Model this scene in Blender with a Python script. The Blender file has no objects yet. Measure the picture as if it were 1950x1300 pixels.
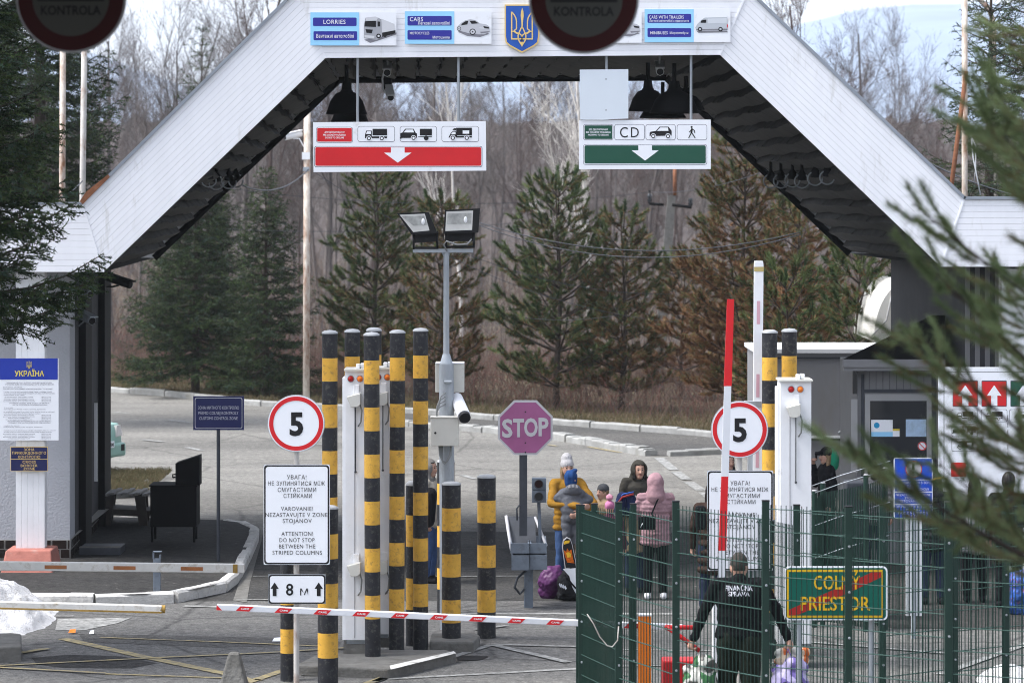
import bpy, bmesh, math, random
import numpy as np
from mathutils import Vector, Matrix
from mathutils.bvhtree import BVHTree

SC = bpy.context.scene
COL = SC.collection
R = math.radians
# ------------------------------------------------------------------ camera, sky, sun, exposure
F = 6165.0      # focal length in photo pixels (photo is 1950 px wide)
CH = 5.4        # camera height
HV = 357.0      # photo row of the horizon
cam = bpy.data.cameras.new("camera")
cam.lens = F * 36.0 / 1950.0
cam.sensor_width = 36.0
cam.shift_y = -(650.0 - HV) / 1950.0
cam.clip_start = 0.5
cam.clip_end = 20000
cam.dof.use_dof = True
cam.dof.focus_distance = 40.0
cam.dof.aperture_fstop = 3.0
camo = bpy.data.objects.new("camera", cam)
COL.objects.link(camo)
camo.location = (0, 0, CH)
camo.rotation_euler = (R(90), 0, 0)
SC.camera = camo

SUN_EL, SUN_AZ = 58.0, 262.0         # veiled sun high on the left
world = bpy.data.worlds.new("World")
SC.world = world
world.use_nodes = True
nt = world.node_tree
nt.nodes.clear()
out = nt.nodes.new("ShaderNodeOutputWorld")
bg = nt.nodes.new("ShaderNodeBackground")
sky = nt.nodes.new("ShaderNodeTexSky")
sky.sky_type = 'NISHITA'
sky.sun_disc = False
sky.sun_elevation = R(SUN_EL)
sky.sun_rotation = R(SUN_AZ)
sky.dust_density = 3.0
sky.air_density = 1.2
bw = nt.nodes.new("ShaderNodeRGBToBW")
mixg = nt.nodes.new("ShaderNodeMix"); mixg.data_type = 'RGBA'
mixg.inputs[0].default_value = 0.80
tint = nt.nodes.new("ShaderNodeMix"); tint.data_type = 'RGBA'; tint.blend_type = 'MULTIPLY'
tint.inputs[0].default_value = 1.0
tint.inputs[7].default_value = (0.93, 0.965, 1.06, 1)
nt.links.new(sky.outputs[0], bw.inputs[0])
nt.links.new(sky.outputs[0], mixg.inputs[6])
nt.links.new(bw.outputs[0], mixg.inputs[7])
nt.links.new(mixg.outputs[2], tint.inputs[6])
nt.links.new(tint.outputs[2], bg.inputs[0])
bg.inputs[1].default_value = 0.14
nt.links.new(bg.outputs[0], out.inputs[0])

sl = bpy.data.lights.new("sun", 'SUN')
sl.energy = 1.4
sl.angle = R(20)
sl.color = (1.0, 0.96, 0.90)
so = bpy.data.objects.new("sun", sl)
COL.objects.link(so)
_sd = Vector((math.sin(R(SUN_AZ)) * math.cos(R(SUN_EL)), math.cos(R(SUN_AZ)) * math.cos(R(SUN_EL)), math.sin(R(SUN_EL))))
so.rotation_euler = _sd.to_track_quat('Z', 'Y').to_euler()
SC.view_settings.view_transform = 'Standard'
SC.view_settings.look = 'None'
SC.cycles.volume_bounces = 2
SC.cycles.filter_width = 1.0
SC.view_settings.exposure = 1.68
SC.view_settings.gamma = 1.0

# ------------------------------------------------------------------ helpers: projection of photo measurements into metres
def W(u, v, d):
    return Vector(((u - 975.0) * d / F, d, CH - (v - HV) * d / F))
def X(u, d):
    return (u - 975.0) * d / F
def Z(v, d):
    return CH - (v - HV) * d / F
def GD(v, z=0.0):
    return (CH - z) * F / (v - HV)
def G(u, v, z=0.0):
    d = GD(v, z)
    return Vector((X(u, d), d, z))

# ------------------------------------------------------------------ materials
def lin(c):
    return tuple(((x / 255.0) / 12.92 if x / 255.0 <= 0.04045 else ((x / 255.0 + 0.055) / 1.055) ** 2.4) for x in c)

MATS = {}
def mat(name, col, rough=0.6, var=0.0, scale=3.0, bump=0.0, bscale=40.0, metal=0.0, dirt=None, dscale=1.5, damt=0.5, spec=0.22, stretch=None, srgb=False, sheen=0.0, alpha=None, emit=None):
    if name in MATS:
        return MATS[name]
    if srgb:
        col = lin(col)
    m = bpy.data.materials.new(name)
    m.use_nodes = True
    n = m.node_tree
    b = n.nodes["Principled BSDF"]
    b.inputs["Base Color"].default_value = (*col, 1)
    b.inputs["Roughness"].default_value = rough
    b.inputs["Metallic"].default_value = metal
    b.inputs["Specular IOR Level"].default_value = spec
    if sheen:
        b.inputs["Sheen Weight"].default_value = sheen
    geo = n.nodes.new("ShaderNodeNewGeometry")
    src = geo.outputs["Position"]
    if stretch:
        mp = n.nodes.new("ShaderNodeMapping")
        mp.inputs["Scale"].default_value = stretch
        n.links.new(src, mp.inputs[0]); src = mp.outputs[0]
    last = None
    if var:
        no = n.nodes.new("ShaderNodeTexNoise")
        no.inputs["Scale"].default_value = scale
        no.inputs["Detail"].default_value = 6
        no.inputs["Roughness"].default_value = 0.65
        n.links.new(src, no.inputs["Vector"])
        rp = n.nodes.new("ShaderNodeValToRGB")
        rp.color_ramp.elements[0].position = 0.28
        rp.color_ramp.elements[1].position = 0.72
        rp.color_ramp.elements[0].color = (*[max(0, c * (1 - var)) for c in col], 1)
        rp.color_ramp.elements[1].color = (*[min(1, c * (1 + var)) for c in col], 1)
        n.links.new(no.outputs["Fac"], rp.inputs[0])
        last = rp.outputs[0]
    if dirt:
        no2 = n.nodes.new("ShaderNodeTexNoise")
        no2.inputs["Scale"].default_value = dscale
        no2.inputs["Detail"].default_value = 8
        no2.inputs["Roughness"].default_value = 0.7
        n.links.new(src, no2.inputs["Vector"])
        rp2 = n.nodes.new("ShaderNodeValToRGB")
        rp2.color_ramp.elements[0].position = 0.62 - 0.3 * damt
        rp2.color_ramp.elements[1].position = 0.80 - 0.2 * damt
        n.links.new(no2.outputs["Fac"], rp2.inputs[0])
        mx = n.nodes.new("ShaderNodeMix"); mx.data_type = 'RGBA'
        n.links.new(rp2.outputs[0], mx.inputs[0])
        if last: n.links.new(last, mx.inputs[6])
        else: mx.inputs[6].default_value = (*col, 1)
        mx.inputs[7].default_value = (*dirt, 1)
        last = mx.outputs[2]
    if last:
        n.links.new(last, b.inputs["Base Color"])
    if bump:
        nb = n.nodes.new("ShaderNodeTexNoise")
        nb.inputs["Scale"].default_value = bscale
        nb.inputs["Detail"].default_value = 4
        n.links.new(src, nb.inputs["Vector"])
        bp = n.nodes.new("ShaderNodeBump")
        bp.inputs["Strength"].default_value = min(1.0, bump)
        bp.inputs["Distance"].default_value = 0.02
        n.links.new(nb.outputs["Fac"], bp.inputs["Height"])
        n.links.new(bp.outputs[0], b.inputs["Normal"])
    MATS[name] = m
    return m

def asphalt(name, base, patch, crack=0.6, rough=0.85):
    m = bpy.data.materials.new(name); m.use_nodes = True
    n = m.node_tree; b = n.nodes["Principled BSDF"]
    geo = n.nodes.new("ShaderNodeNewGeometry"); P = geo.outputs["Position"]
    def noise(sc, det=6, ro=0.6, src=P):
        t = n.nodes.new("ShaderNodeTexNoise"); t.inputs["Scale"].default_value = sc
        t.inputs["Detail"].default_value = det; t.inputs["Roughness"].default_value = ro
        n.links.new(src, t.inputs["Vector"]); return t
    def ramp(src, p0, p1, c0, c1):
        r = n.nodes.new("ShaderNodeValToRGB")
        r.color_ramp.elements[0].position = p0; r.color_ramp.elements[1].position = p1
        r.color_ramp.elements[0].color = (*c0, 1); r.color_ramp.elements[1].color = (*c1, 1)
        n.links.new(src, r.inputs[0]); return r.outputs[0]
    def mix(f, a, c, mode='MIX'):
        x = n.nodes.new("ShaderNodeMix"); x.data_type = 'RGBA'; x.blend_type = mode
        if isinstance(f, float): x.inputs[0].default_value = f
        else: n.links.new(f, x.inputs[0])
        for s, i in ((a, 6), (c, 7)):
            if isinstance(s, tuple): x.inputs[i].default_value = (*s, 1)
            else: n.links.new(s, x.inputs[i])
        return x.outputs[2]
    mp = n.nodes.new("ShaderNodeMapping"); mp.inputs["Scale"].default_value = (0.25, 1.0, 1.0)
    n.links.new(P, mp.inputs[0])
    big = noise(0.35, 5, 0.6, mp.outputs[0])
    c = ramp(big.outputs["Fac"], 0.36, 0.62, base, patch)
    med = noise(2.2, 6, 0.7)
    c = mix(ramp(med.outputs["Fac"], 0.55, 0.75, (0, 0, 0), (0.7, 0.7, 0.7)), c, tuple(x * 0.55 for x in base))
    fine = noise(38, 3, 0.8)
    c = mix(0.75, c, ramp(fine.outputs["Fac"], 0.25, 0.78, (0.28, 0.28, 0.28), (1.85, 1.83, 1.76)), 'MULTIPLY')
    vo = n.nodes.new("ShaderNodeTexVoronoi"); vo.feature = 'DISTANCE_TO_EDGE'; vo.inputs["Scale"].default_value = 0.33
    wv = noise(1.3, 5, 0.7)
    ad = n.nodes.new("ShaderNodeMix"); ad.data_type = 'VECTOR'
    ad.inputs[0].default_value = 0.22
    n.links.new(P, ad.inputs[4]); n.links.new(wv.outputs["Color"], ad.inputs[5])
    n.links.new(ad.outputs[1], vo.inputs["Vector"])
    cr = ramp(vo.outputs["Distance"], 0.0, 0.014, (crack, crack, crack), (0, 0, 0))
    c = mix(cr, c, tuple(x * 0.3 for x in base))
    # pale grit and litter specks
    mg = noise(9, 4, 0.75)
    c = mix(0.8, c, ramp(mg.outputs['Fac'], 0.3, 0.72, (0.50, 0.50, 0.50), (1.5, 1.49, 1.45)), 'MULTIPLY')
    sp = noise(9, 2, 0.5)
    c = mix(ramp(sp.outputs["Fac"], 0.73, 0.77, (0, 0, 0), (0.5, 0.5, 0.5)), c, (0.35, 0.33, 0.30))
    n.links.new(c, b.inputs["Base Color"])
    b.inputs["Roughness"].default_value = rough
    b.inputs["Specular IOR Level"].default_value = 0.06
    bp = n.nodes.new("ShaderNodeBump"); bp.inputs["Strength"].default_value = 0.5; bp.inputs["Distance"].default_value = 0.015
    n.links.new(fine.outputs["Fac"], bp.inputs["Height"]); n.links.new(bp.outputs[0], b.inputs["Normal"])
    MATS[name] = m
    return m

M_white = mat("white_paint", (0.78, 0.79, 0.81), 0.45, 0.05, 4.0, dirt=(0.45, 0.43, 0.38), dscale=2.0, damt=0.08)
M_siding = mat("white_siding", (0.84, 0.85, 0.885), 0.5, 0.04, 1.3, dirt=(0.55, 0.54, 0.51), dscale=1.6, damt=0.09, stretch=(2.2, 1, 0.5))
M_groove = mat("siding_groove", (0.50, 0.50, 0.52), 0.8)
M_flash = mat("grey_flashing", (0.28, 0.31, 0.35), 0.4, 0.15, 2.0, metal=0.3)
M_rust = mat("rust", (0.20, 0.085, 0.045), 0.85, 0.4, 12)
M_tile = mat("dark_metal_tile", (0.042, 0.041, 0.039), 0.8, 0.4, 3.0, bump=0.2, bscale=20)
M_black = mat("black_paint", (0.010, 0.010, 0.011), 0.6, 0.25, 5, spec=0.25)
M_blackm = mat("matt_black_metal", (0.0045, 0.0045, 0.005), 0.75, 0.2, 5, spec=0.15)
M_bolblk = mat("black_band", (0.022, 0.023, 0.027), 0.5, 0.3, 6, dirt=(0.10, 0.095, 0.085), dscale=21, damt=0.34)
M_bolyel = mat("yellow_band", (0.66, 0.37, 0.055), 0.5, 0.16, 5, dirt=(0.25, 0.15, 0.06), dscale=19, damt=0.33)
M_cap = mat("grey_cap", (0.35, 0.36, 0.37), 0.5, 0.2, 8)
M_sign = mat("sign_white", (0.84, 0.86, 0.90), 0.35, 0.02, 2, dirt=(0.55, 0.54, 0.52), dscale=3, damt=0.05)
M_red = mat("sign_red", (0.62, 0.022, 0.028), 0.4, 0.06, 3)
M_green = mat("sign_green", (0.018, 0.085, 0.055), 0.4, 0.06, 3)
M_ink = mat("ink_black", (0.014, 0.014, 0.016), 0.5)
M_line = mat("line_grey_blue", (0.10, 0.10, 0.14), 0.5)
M_blue = mat("sign_blue", (0.025, 0.05, 0.36), 0.35, 0.05, 3)
M_navy = mat("sign_navy", (0.018, 0.022, 0.085), 0.35, 0.08, 3)
M_lblue = mat("sign_light_blue", (0.32, 0.66, 0.93), 0.4, 0.03, 3)
M_indigo = mat("sign_indigo", (0.035, 0.035, 0.30), 0.4)
M_gold = mat("gold", (0.78, 0.56, 0.20), 0.4, 0.06, 6)
M_emblem = mat("emblem_blue", (0.025, 0.10, 0.42), 0.4, 0.05, 4)
M_pink = mat("faded_stop", (0.27, 0.085, 0.195), 0.5, 0.12, 4)
M_signgrey = mat("sign_edge_grey", (0.42, 0.42, 0.44), 0.4, 0.05, 4)
M_galv = mat("galvanised", (0.34, 0.37, 0.40), 0.45, 0.18, 6, metal=0.35, dirt=(0.22, 0.21, 0.20), dscale=4, damt=0.2, stretch=(1, 1, 0.3))
M_oldpole = mat("old_painted_pole", (0.48, 0.46, 0.43), 0.6, 0.2, 6, dirt=(0.23, 0.13, 0.08), dscale=7, damt=0.45, stretch=(1, 1, 0.4))
M_rustpole = mat("rusty_white_pole", (0.62, 0.57, 0.50), 0.7, 0.15, 8, dirt=(0.22, 0.10, 0.05), dscale=5, damt=0.75, stretch=(1, 1, 0.35))
M_beige = mat("beige_box", (0.60, 0.59, 0.54), 0.5, 0.05, 4, dirt=(0.40, 0.37, 0.32), dscale=4, damt=0.12)
M_cable = mat("grey_cable", (0.24, 0.25, 0.25), 0.6)
M_lampred = mat("red_lamp_lens", (0.35, 0.012, 0.012), 0.2)
M_lampor = mat("amber_lamp_lens", (0.75, 0.18, 0.02), 0.2)
M_glassdk = mat("dark_glass", (0.02, 0.022, 0.025), 0.08, spec=0.6)
M_reflect = mat("lamp_reflector", (0.72, 0.72, 0.70), 0.25, 0.1, 6, metal=0.6)
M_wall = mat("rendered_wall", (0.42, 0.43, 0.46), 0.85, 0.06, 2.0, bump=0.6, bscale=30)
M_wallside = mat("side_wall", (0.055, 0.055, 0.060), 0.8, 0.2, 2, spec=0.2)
M_tilebase = mat("brown_plinth_tile", (0.022, 0.016, 0.014), 0.25, 0.3, 4)
M_grout = mat("grout", (0.32, 0.31, 0.29), 0.9)
M_plinth = mat("red_concrete", (0.36, 0.14, 0.11), 0.8, 0.2, 6, bump=0.3, bscale=25, dirt=(0.35, 0.26, 0.23), dscale=5, damt=0.2)
M_kerb = mat("whitewashed_kerb", (0.58, 0.57, 0.545), 0.9, 0.16, 5, bump=0.8, bscale=16, dirt=(0.15, 0.14, 0.12), dscale=4.5, damt=0.22)
M_kerbfar = mat("far_whitewashed_kerb", (0.29, 0.29, 0.277), 0.9, 0.25, 2.5, bump=0.7, bscale=6, dirt=(0.22, 0.21, 0.18), dscale=1.6, damt=0.32)
M_concrete = mat("concrete", (0.15, 0.146, 0.135), 0.9, 0.25, 5, bump=0.7, bscale=22, dirt=(0.09, 0.085, 0.075), dscale=4, damt=0.35)
M_linew = mat("road_paint_white", (0.36, 0.36, 0.345), 0.8, 0.15, 6, dirt=(0.13, 0.13, 0.125), dscale=9, damt=0.85)
M_liney = mat("road_paint_yellow", (0.38, 0.31, 0.15), 0.8, 0.15, 6, dirt=(0.15, 0.14, 0.12), dscale=9, damt=0.75)
M_snow = mat("old_snow", (0.58, 0.58, 0.59), 0.9, 0.16, 8, bump=0.9, bscale=60, dirt=(0.26, 0.23, 0.19), dscale=11, damt=0.27)
M_boomw = mat("boom_white", (0.68, 0.70, 0.74), 0.4, 0.04, 4)
M_boomold = mat("weathered_boom", (0.62, 0.61, 0.58), 0.6, 0.12, 5, dirt=(0.24, 0.19, 0.12), dscale=5, damt=0.35)
M_boombrown = mat("weathered_orange_reflector", (0.33, 0.13, 0.05), 0.6, 0.2, 8)
M_moss = mat("dirty_yellow_edge", (0.32, 0.20, 0.05), 0.8, 0.35, 8)
M_dkgrey = mat("dark_grey_steel", (0.045, 0.05, 0.06), 0.5, 0.2, 6)
M_bluegrey = mat("blue_grey_steel", (0.13, 0.155, 0.19), 0.5, 0.18, 6, dirt=(0.07, 0.07, 0.075), dscale=5, damt=0.25)
M_fence = mat("green_fence_coating", (0.006, 0.028, 0.020), 0.45, 0.15, 6, spec=0.4)
M_wire = mat("green_wire_coating", (0.007, 0.030, 0.022), 0.5, 0.1, 6)
M_wirebar = mat("pale_green_bar", (0.034, 0.078, 0.064), 0.45, 0.1, 6)
M_orange = mat("orange_post_paint", (0.85, 0.21, 0.018), 0.45, 0.06, 4)
M_contain = mat("grey_container", (0.215, 0.215, 0.225), 0.6, 0.06, 1.5, dirt=(0.20, 0.19, 0.18), dscale=1.2, damt=0.2, stretch=(1, 1, 0.4))
M_booth = mat("booth_grey_panel", (0.20, 0.20, 0.205), 0.5, 0.08, 2)
M_frame = mat("grey_frame", (0.33, 0.33, 0.33), 0.5)
M_roofblk = mat("black_sheet_roof", (0.005, 0.005, 0.006), 0.85, 0.2, 3, spec=0.1)
M_tarp = mat("cream_tarpaulin", (0.60, 0.58, 0.53), 0.6, 0.08, 2, dirt=(0.3, 0.28, 0.25), dscale=2, damt=0.15)
M_car = mat("mint_car_paint", (0.27, 0.45, 0.39), 0.3, 0.03, 2)
M_rubber = mat("rubber", (0.02, 0.02, 0.021), 0.8)
M_wood = mat("dark_old_wood", (0.05, 0.042, 0.037), 0.7, 0.3, 6)
M_woodtop = mat("grey_old_wood", (0.26, 0.25, 0.24), 0.7, 0.3, 8, stretch=(1, 0.3, 1))
M_bark = mat("bark", (0.055, 0.042, 0.034), 0.9, 0.35, 12, bump=0.5, bscale=20)
M_barkbare = mat("bare_bark", (0.118, 0.104, 0.100), 0.9, 0.3, 2)
M_barkred = mat("reddish_bare_bark", (0.100, 0.074, 0.068), 0.9, 0.3, 2)
M_barkpale = mat("pale_bare_bark", (0.16, 0.14, 0.13), 0.9, 0.3, 2)
M_birch = mat("birch_bark", (0.58, 0.55, 0.51), 0.8, 0.2, 3, dirt=(0.12, 0.10, 0.09), dscale=3, damt=0.35)
M_pn1 = mat('near_pine_needles', (0.25, 0.32, 0.155), 0.7, 0.35, 6.0, spec=0.1)
M_pn2 = mat('near_pine_needles_dark', (0.145, 0.20, 0.09), 0.7, 0.35, 6.0, spec=0.1)
M_spr1 = mat("spruce_needles_dark", (0.019, 0.038, 0.015), 0.7, 0.4, 2.0, spec=0.1)
M_spr2 = mat("spruce_needles_mid", (0.058, 0.090, 0.030), 0.7, 0.35, 2.0, spec=0.1)
M_spr3 = mat("spruce_needles_blue", (0.065, 0.105, 0.075), 0.7, 0.3, 2.0, spec=0.1)
M_pin1 = mat("pine_needles_green", (0.096, 0.128, 0.048), 0.7, 0.35, 2.0, spec=0.1)
M_pin2 = mat("pine_needles_dark", (0.048, 0.078, 0.032), 0.7, 0.35, 2.0, spec=0.1)
M_pin3 = mat("pine_needles_brown", (0.19, 0.100, 0.050), 0.7, 0.4, 2.0, spec=0.1)
M_twig = mat("bramble_twig", (0.13, 0.088, 0.066), 0.9, 0.4, 1.2)
M_twigred = mat("red_dogwood_twig", (0.17, 0.075, 0.065), 0.9, 0.3, 1.2)
M_grassy = mat("dry_grass_blade", (0.135, 0.105, 0.058), 0.9, 0.35, 1.5)
M_grassg = mat("green_grass_blade", (0.085, 0.083, 0.038), 0.9, 0.35, 1.5)
M_litter = mat("forest_floor", (0.058, 0.043, 0.033), 0.95, 0.4, 0.8, dirt=(0.11, 0.085, 0.05), dscale=0.6, damt=0.5)
M_verge = mat("verge_turf", (0.080, 0.064, 0.036), 0.95, 0.4, 1.2, dirt=(0.10, 0.065, 0.04), dscale=0.8, damt=0.55, bump=0.6, bscale=10)
M_hill = mat("hazed_wooded_hill", (0.15, 0.20, 0.28), 0.95, 0.3, 0.01)  # pale blue of distant haze is mixed into the hill colour
M_ridge = mat("wooded_rise", (0.062, 0.050, 0.046), 0.95, 0.4, 0.35)
M_asph = asphalt("near_asphalt", (0.105, 0.105, 0.108), (0.155, 0.153, 0.150))
M_asphdk = asphalt("dark_platform_asphalt", (0.036, 0.036, 0.038), (0.052, 0.051, 0.050), 0.3)
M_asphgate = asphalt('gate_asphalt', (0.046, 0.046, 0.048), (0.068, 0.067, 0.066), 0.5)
M_road = asphalt("pale_worn_road", (0.135, 0.132, 0.127), (0.205, 0.20, 0.19), 0.5)
M_path = asphalt("side_path_asphalt", (0.075, 0.075, 0.076), (0.105, 0.102, 0.10), 0.3)

# ------------------------------------------------------------------ mesh builder (world coordinates, one mesh object per part)
class MB:
    def __init__(s):
        s.v = []; s.f = []; s.m = []; s.sm = []; s.mats = []
    def mi(s, m):
        if m not in s.mats: s.mats.append(m)
        return s.mats.index(m)
    def add(s, vs, fs, m, smooth=False):
        o = len(s.v); k = s.mi(m)
        s.v.extend(tuple(p) for p in vs)
        for f in fs:
            s.f.append(tuple(i + o for i in f)); s.m.append(k); s.sm.append(smooth)
    def poly(s, pts, m):
        s.add(pts, [tuple(range(len(pts)))], m)
    def box(s, c, sz, m, rz=0.0):
        hx, hy, hz = sz[0] / 2, sz[1] / 2, sz[2] / 2
        cs, sn = math.cos(rz), math.sin(rz)
        vs = []
        for z in (-hz, hz):
            for x, y in ((-hx, -hy), (hx, -hy), (hx, hy), (-hx, hy)):
                vs.append((c[0] + x * cs - y * sn, c[1] + x * sn + y * cs, c[2] + z))
        s.add(vs, [(3, 2, 1, 0), (4, 5, 6, 7), (0, 1, 5, 4), (1, 2, 6, 5), (2, 3, 7, 6), (3, 0, 4, 7)], m)
    def pbox(s, u0, v0, u1, v1, d, m, th=0.1):
        """box whose front face covers a photo rectangle at distance d"""
        a = W(u0, v1, d); b = W(u1, v0, d)
        s.box(((a.x + b.x) / 2, d + th / 2, (a.z + b.z) / 2), (abs(b.x - a.x), th, abs(b.z - a.z)), m)
    def prism(s, pts, vec, m):
        n = len(pts); vec = Vector(vec)
        a = [Vector(p) for p in pts]; b = [p + vec for p in a]
        fs = [tuple(range(n)), tuple(range(2 * n - 1, n - 1, -1))]
        fs += [(i, n + i, n + (i + 1) % n, (i + 1) % n) for i in range(n)]
        s.add(a + b, fs, m)
    def pp(s, pts, d, m, th=0.0, off=0.0):
        """polygon given in photo pixels, at distance d, facing the camera side, th metres thick"""
        a = [W(u, v, d) - Vector((0, off, 0)) for u, v in pts]
        # orientation
        ar = sum(pts[i][0] * pts[(i + 1) % len(pts)][1] - pts[(i + 1) % len(pts)][0] * pts[i][1] for i in range(len(pts)))
        if ar > 0: a.reverse()
        if th > 0: s.prism(a, (0, th, 0), m)
        else: s.poly(a, m)
    def cyl(s, p0, p1, r0, r1, m, n=14, cap=True, smooth=True):
        p0 = Vector(p0); p1 = Vector(p1); dv = (p1 - p0).normalized()
        a = dv.orthogonal().normalized(); b = dv.cross(a)
        vs = []
        for p, r in ((p0, r0), (p1, r1)):
            for i in range(n):
                t = 2 * math.pi * i / n
                vs.append(p + a * (r * math.cos(t)) + b * (r * math.sin(t)))
        s.add(vs, [(i, (i + 1) % n, n + (i + 1) % n, n + i) for i in range(n)], m, smooth)
        if cap:
            s.add(vs, [tuple(range(n - 1, -1, -1)), tuple(range(n, 2 * n))], m)
    def tube(s, pts, r, m, n=6):
        pts = [Vector(p) for p in pts]
        rs = r if isinstance(r, (list, tuple)) else [r] * len(pts)
        vs = []; fs = []
        ref = None
        for i, p in enumerate(pts):
            t = (pts[min(i + 1, len(pts) - 1)] - pts[max(i - 1, 0)]).normalized()
            if ref is None: ref = t.orthogonal().normalized()
            a = (ref - t * ref.dot(t))
            a = a.normalized() if a.length > 1e-6 else t.orthogonal().normalized()
            ref = a; b = t.cross(a)
            for k in range(n):
                q = 2 * math.pi * k / n
                vs.append(p + (a * math.cos(q) + b * math.sin(q)) * rs[i])
        for i in range(len(pts) - 1):
            for k in range(n):
                fs.append((i * n + k, i * n + (k + 1) % n, (i + 1) * n + (k + 1) % n, (i + 1) * n + k))
        fs.append(tuple(range(n - 1, -1, -1))); fs.append(tuple(range((len(pts) - 1) * n, len(pts) * n)))
        s.add(vs, fs, m, True)
    def lathe(s, prof, c, m, n=20, axis=None):
        ax = Vector(axis).normalized() if axis else Vector((0, 0, 1))
        a = ax.orthogonal().normalized(); b = ax.cross(a); c = Vector(c)
        vs = []
        for r, z in prof:
            for i in range(n):
                t = 2 * math.pi * i / n
                vs.append(c + ax * z + a * (r * math.cos(t)) + b * (r * math.sin(t)))
        fs = []
        for j in range(len(prof) - 1):
            for i in range(n):
                fs.append((j * n + i, j * n + (i + 1) % n, (j + 1) * n + (i + 1) % n, (j + 1) * n + i))
        s.add(vs, fs, m, True)
    def ball(s, c, r, m, n=12, k=8):
        r = r if isinstance(r, (tuple, list)) else (r, r, r)
        vs = []; fs = []
        for j in range(k + 1):
            ph = math.pi * j / k
            for i in range(n):
                t = 2 * math.pi * i / n
                vs.append((c[0] + r[0] * math.sin(ph) * math.cos(t), c[1] + r[1] * math.sin(ph) * math.sin(t), c[2] - r[2] * math.cos(ph)))
        for j in range(k):
            for i in range(n):
                fs.append((j * n + i, j * n + (i + 1) % n, (j + 1) * n + (i + 1) % n, (j + 1) * n + i))
        s.add(vs, fs, m, True)
    def disc(s, u, v, r, d, m, th=0.0, off=0.0, n=48):
        s.pp([(u + r * math.cos(2 * math.pi * i / n), v + r * math.sin(2 * math.pi * i / n)) for i in range(n)], d, m, th, off)
    def ring(s, u, v, r0, r1, d, m, off=0.0, n=48):
        for i in range(n):
            a = 2 * math.pi * i / n; b = 2 * math.pi * (i + 1) / n
            s.pp([(u + r0 * math.cos(a), v + r0 * math.sin(a)), (u + r1 * math.cos(a), v + r1 * math.sin(a)),
                  (u + r1 * math.cos(b), v + r1 * math.sin(b)), (u + r0 * math.cos(b), v + r0 * math.sin(b))], d, m, 0, off)
    def stroke(s, pts, w, d, m, off=0.0):
        """thick line through photo pixels; each piece a hair above the last so that none coincide"""
        for i in range(len(pts) - 1):
            (x0, y0), (x1, y1) = pts[i], pts[i + 1]
            L = math.hypot(x1 - x0, y1 - y0) or 1
            nx, ny = -(y1 - y0) / L * w / 2, (x1 - x0) / L * w / 2
            ex, ey = (x1 - x0) / L * w * 0.3, (y1 - y0) / L * w * 0.3
            s.pp([(x0 - ex + nx, y0 - ey + ny), (x1 + ex + nx, y1 + ey + ny), (x1 + ex - nx, y1 + ey - ny), (x0 - ex - nx, y0 - ey - ny)], d, m, 0, off + 0.0002 * i)
    def text(s, body, u, v, d, m, w=None, h=None, off=0.003, align='c', bold=0.0, bend=None, sp=1.0):
        """lettering: h = capital height, w = width, both in photo pixels"""
        vs, fs, x0, x1 = glyphs(body, bold, sp)
        ky = (h / 0.70) if h else None
        kx = (w / (x1 - x0)) if w else ky
        if ky is None: ky = kx
        if kx is None: kx = ky
        ww = (x1 - x0) * kx
        ox = u - ww / 2 if align == 'c' else u
        oy = v + 0.35 * ky
        P = [W(ox + (x - x0) * kx, oy - y * ky, d) - Vector((0, off, 0)) for x, y in vs]
        if bend: P = [bend(p) for p in P]
        s.add(P, fs, m)
    def build(s, name, parent=None, bevel=0.0, origin=None, mods=None):
        me = bpy.data.meshes.new(name)
        o = bpy.data.objects.new(name, me)
        COL.objects.link(o)
        root = Vector((0, 0, 0))
        if parent is not None:
            root = world_loc(parent)
            o.parent = parent
        elif origin is not None:
            root = Vector(origin); o.location = root
        me.from_pydata([(p[0] - root.x, p[1] - root.y, p[2] - root.z) for p in s.v], [], s.f)
        for m in s.mats: me.materials.append(m)
        me.polygons.foreach_set("material_index", s.m)
        me.polygons.foreach_set("use_smooth", s.sm)
        me.update()
        if bevel:
            b = o.modifiers.new("bevel", 'BEVEL'); b.width = bevel; b.segments = 2; b.limit_method = 'ANGLE'; b.angle_limit = R(40)
        return o

def world_loc(o):
    p = Vector(o.location)
    while o.parent is not None:
        o = o.parent; p = p + Vector(o.location)
    return p

_G = {}
def glyphs(body, bold=0.0, sp=1.0):
    k = (body, bold, sp)
    if k not in _G:
        c = bpy.data.curves.new("g", 'FONT'); c.body = body; c.resolution_u = 3; c.offset = bold; c.space_character = sp
        o = bpy.data.objects.new("g", c)
        m = o.to_mesh()
        vs = [(q.co.x, q.co.y) for q in m.vertices]; fs = [tuple(p.vertices) for p in m.polygons]
        o.to_mesh_clear(); bpy.data.objects.remove(o); bpy.data.curves.remove(c)
        xs = [q[0] for q in vs]
        _G[k] = (vs, fs, min(xs), max(xs))
    return _G[k]

def rr(u0, v0, u1, v1, r, n=5):
    pts = []
    for cx, cy, a0 in ((u1 - r, v0 + r, -90), (u1 - r, v1 - r, 0), (u0 + r, v1 - r, 90), (u0 + r, v0 + r, 180)):
        for i in range(n + 1):
            a = R(a0 + 90 * i / n); pts.append((cx + r * math.cos(a), cy + r * math.sin(a)))
    return pts

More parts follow.
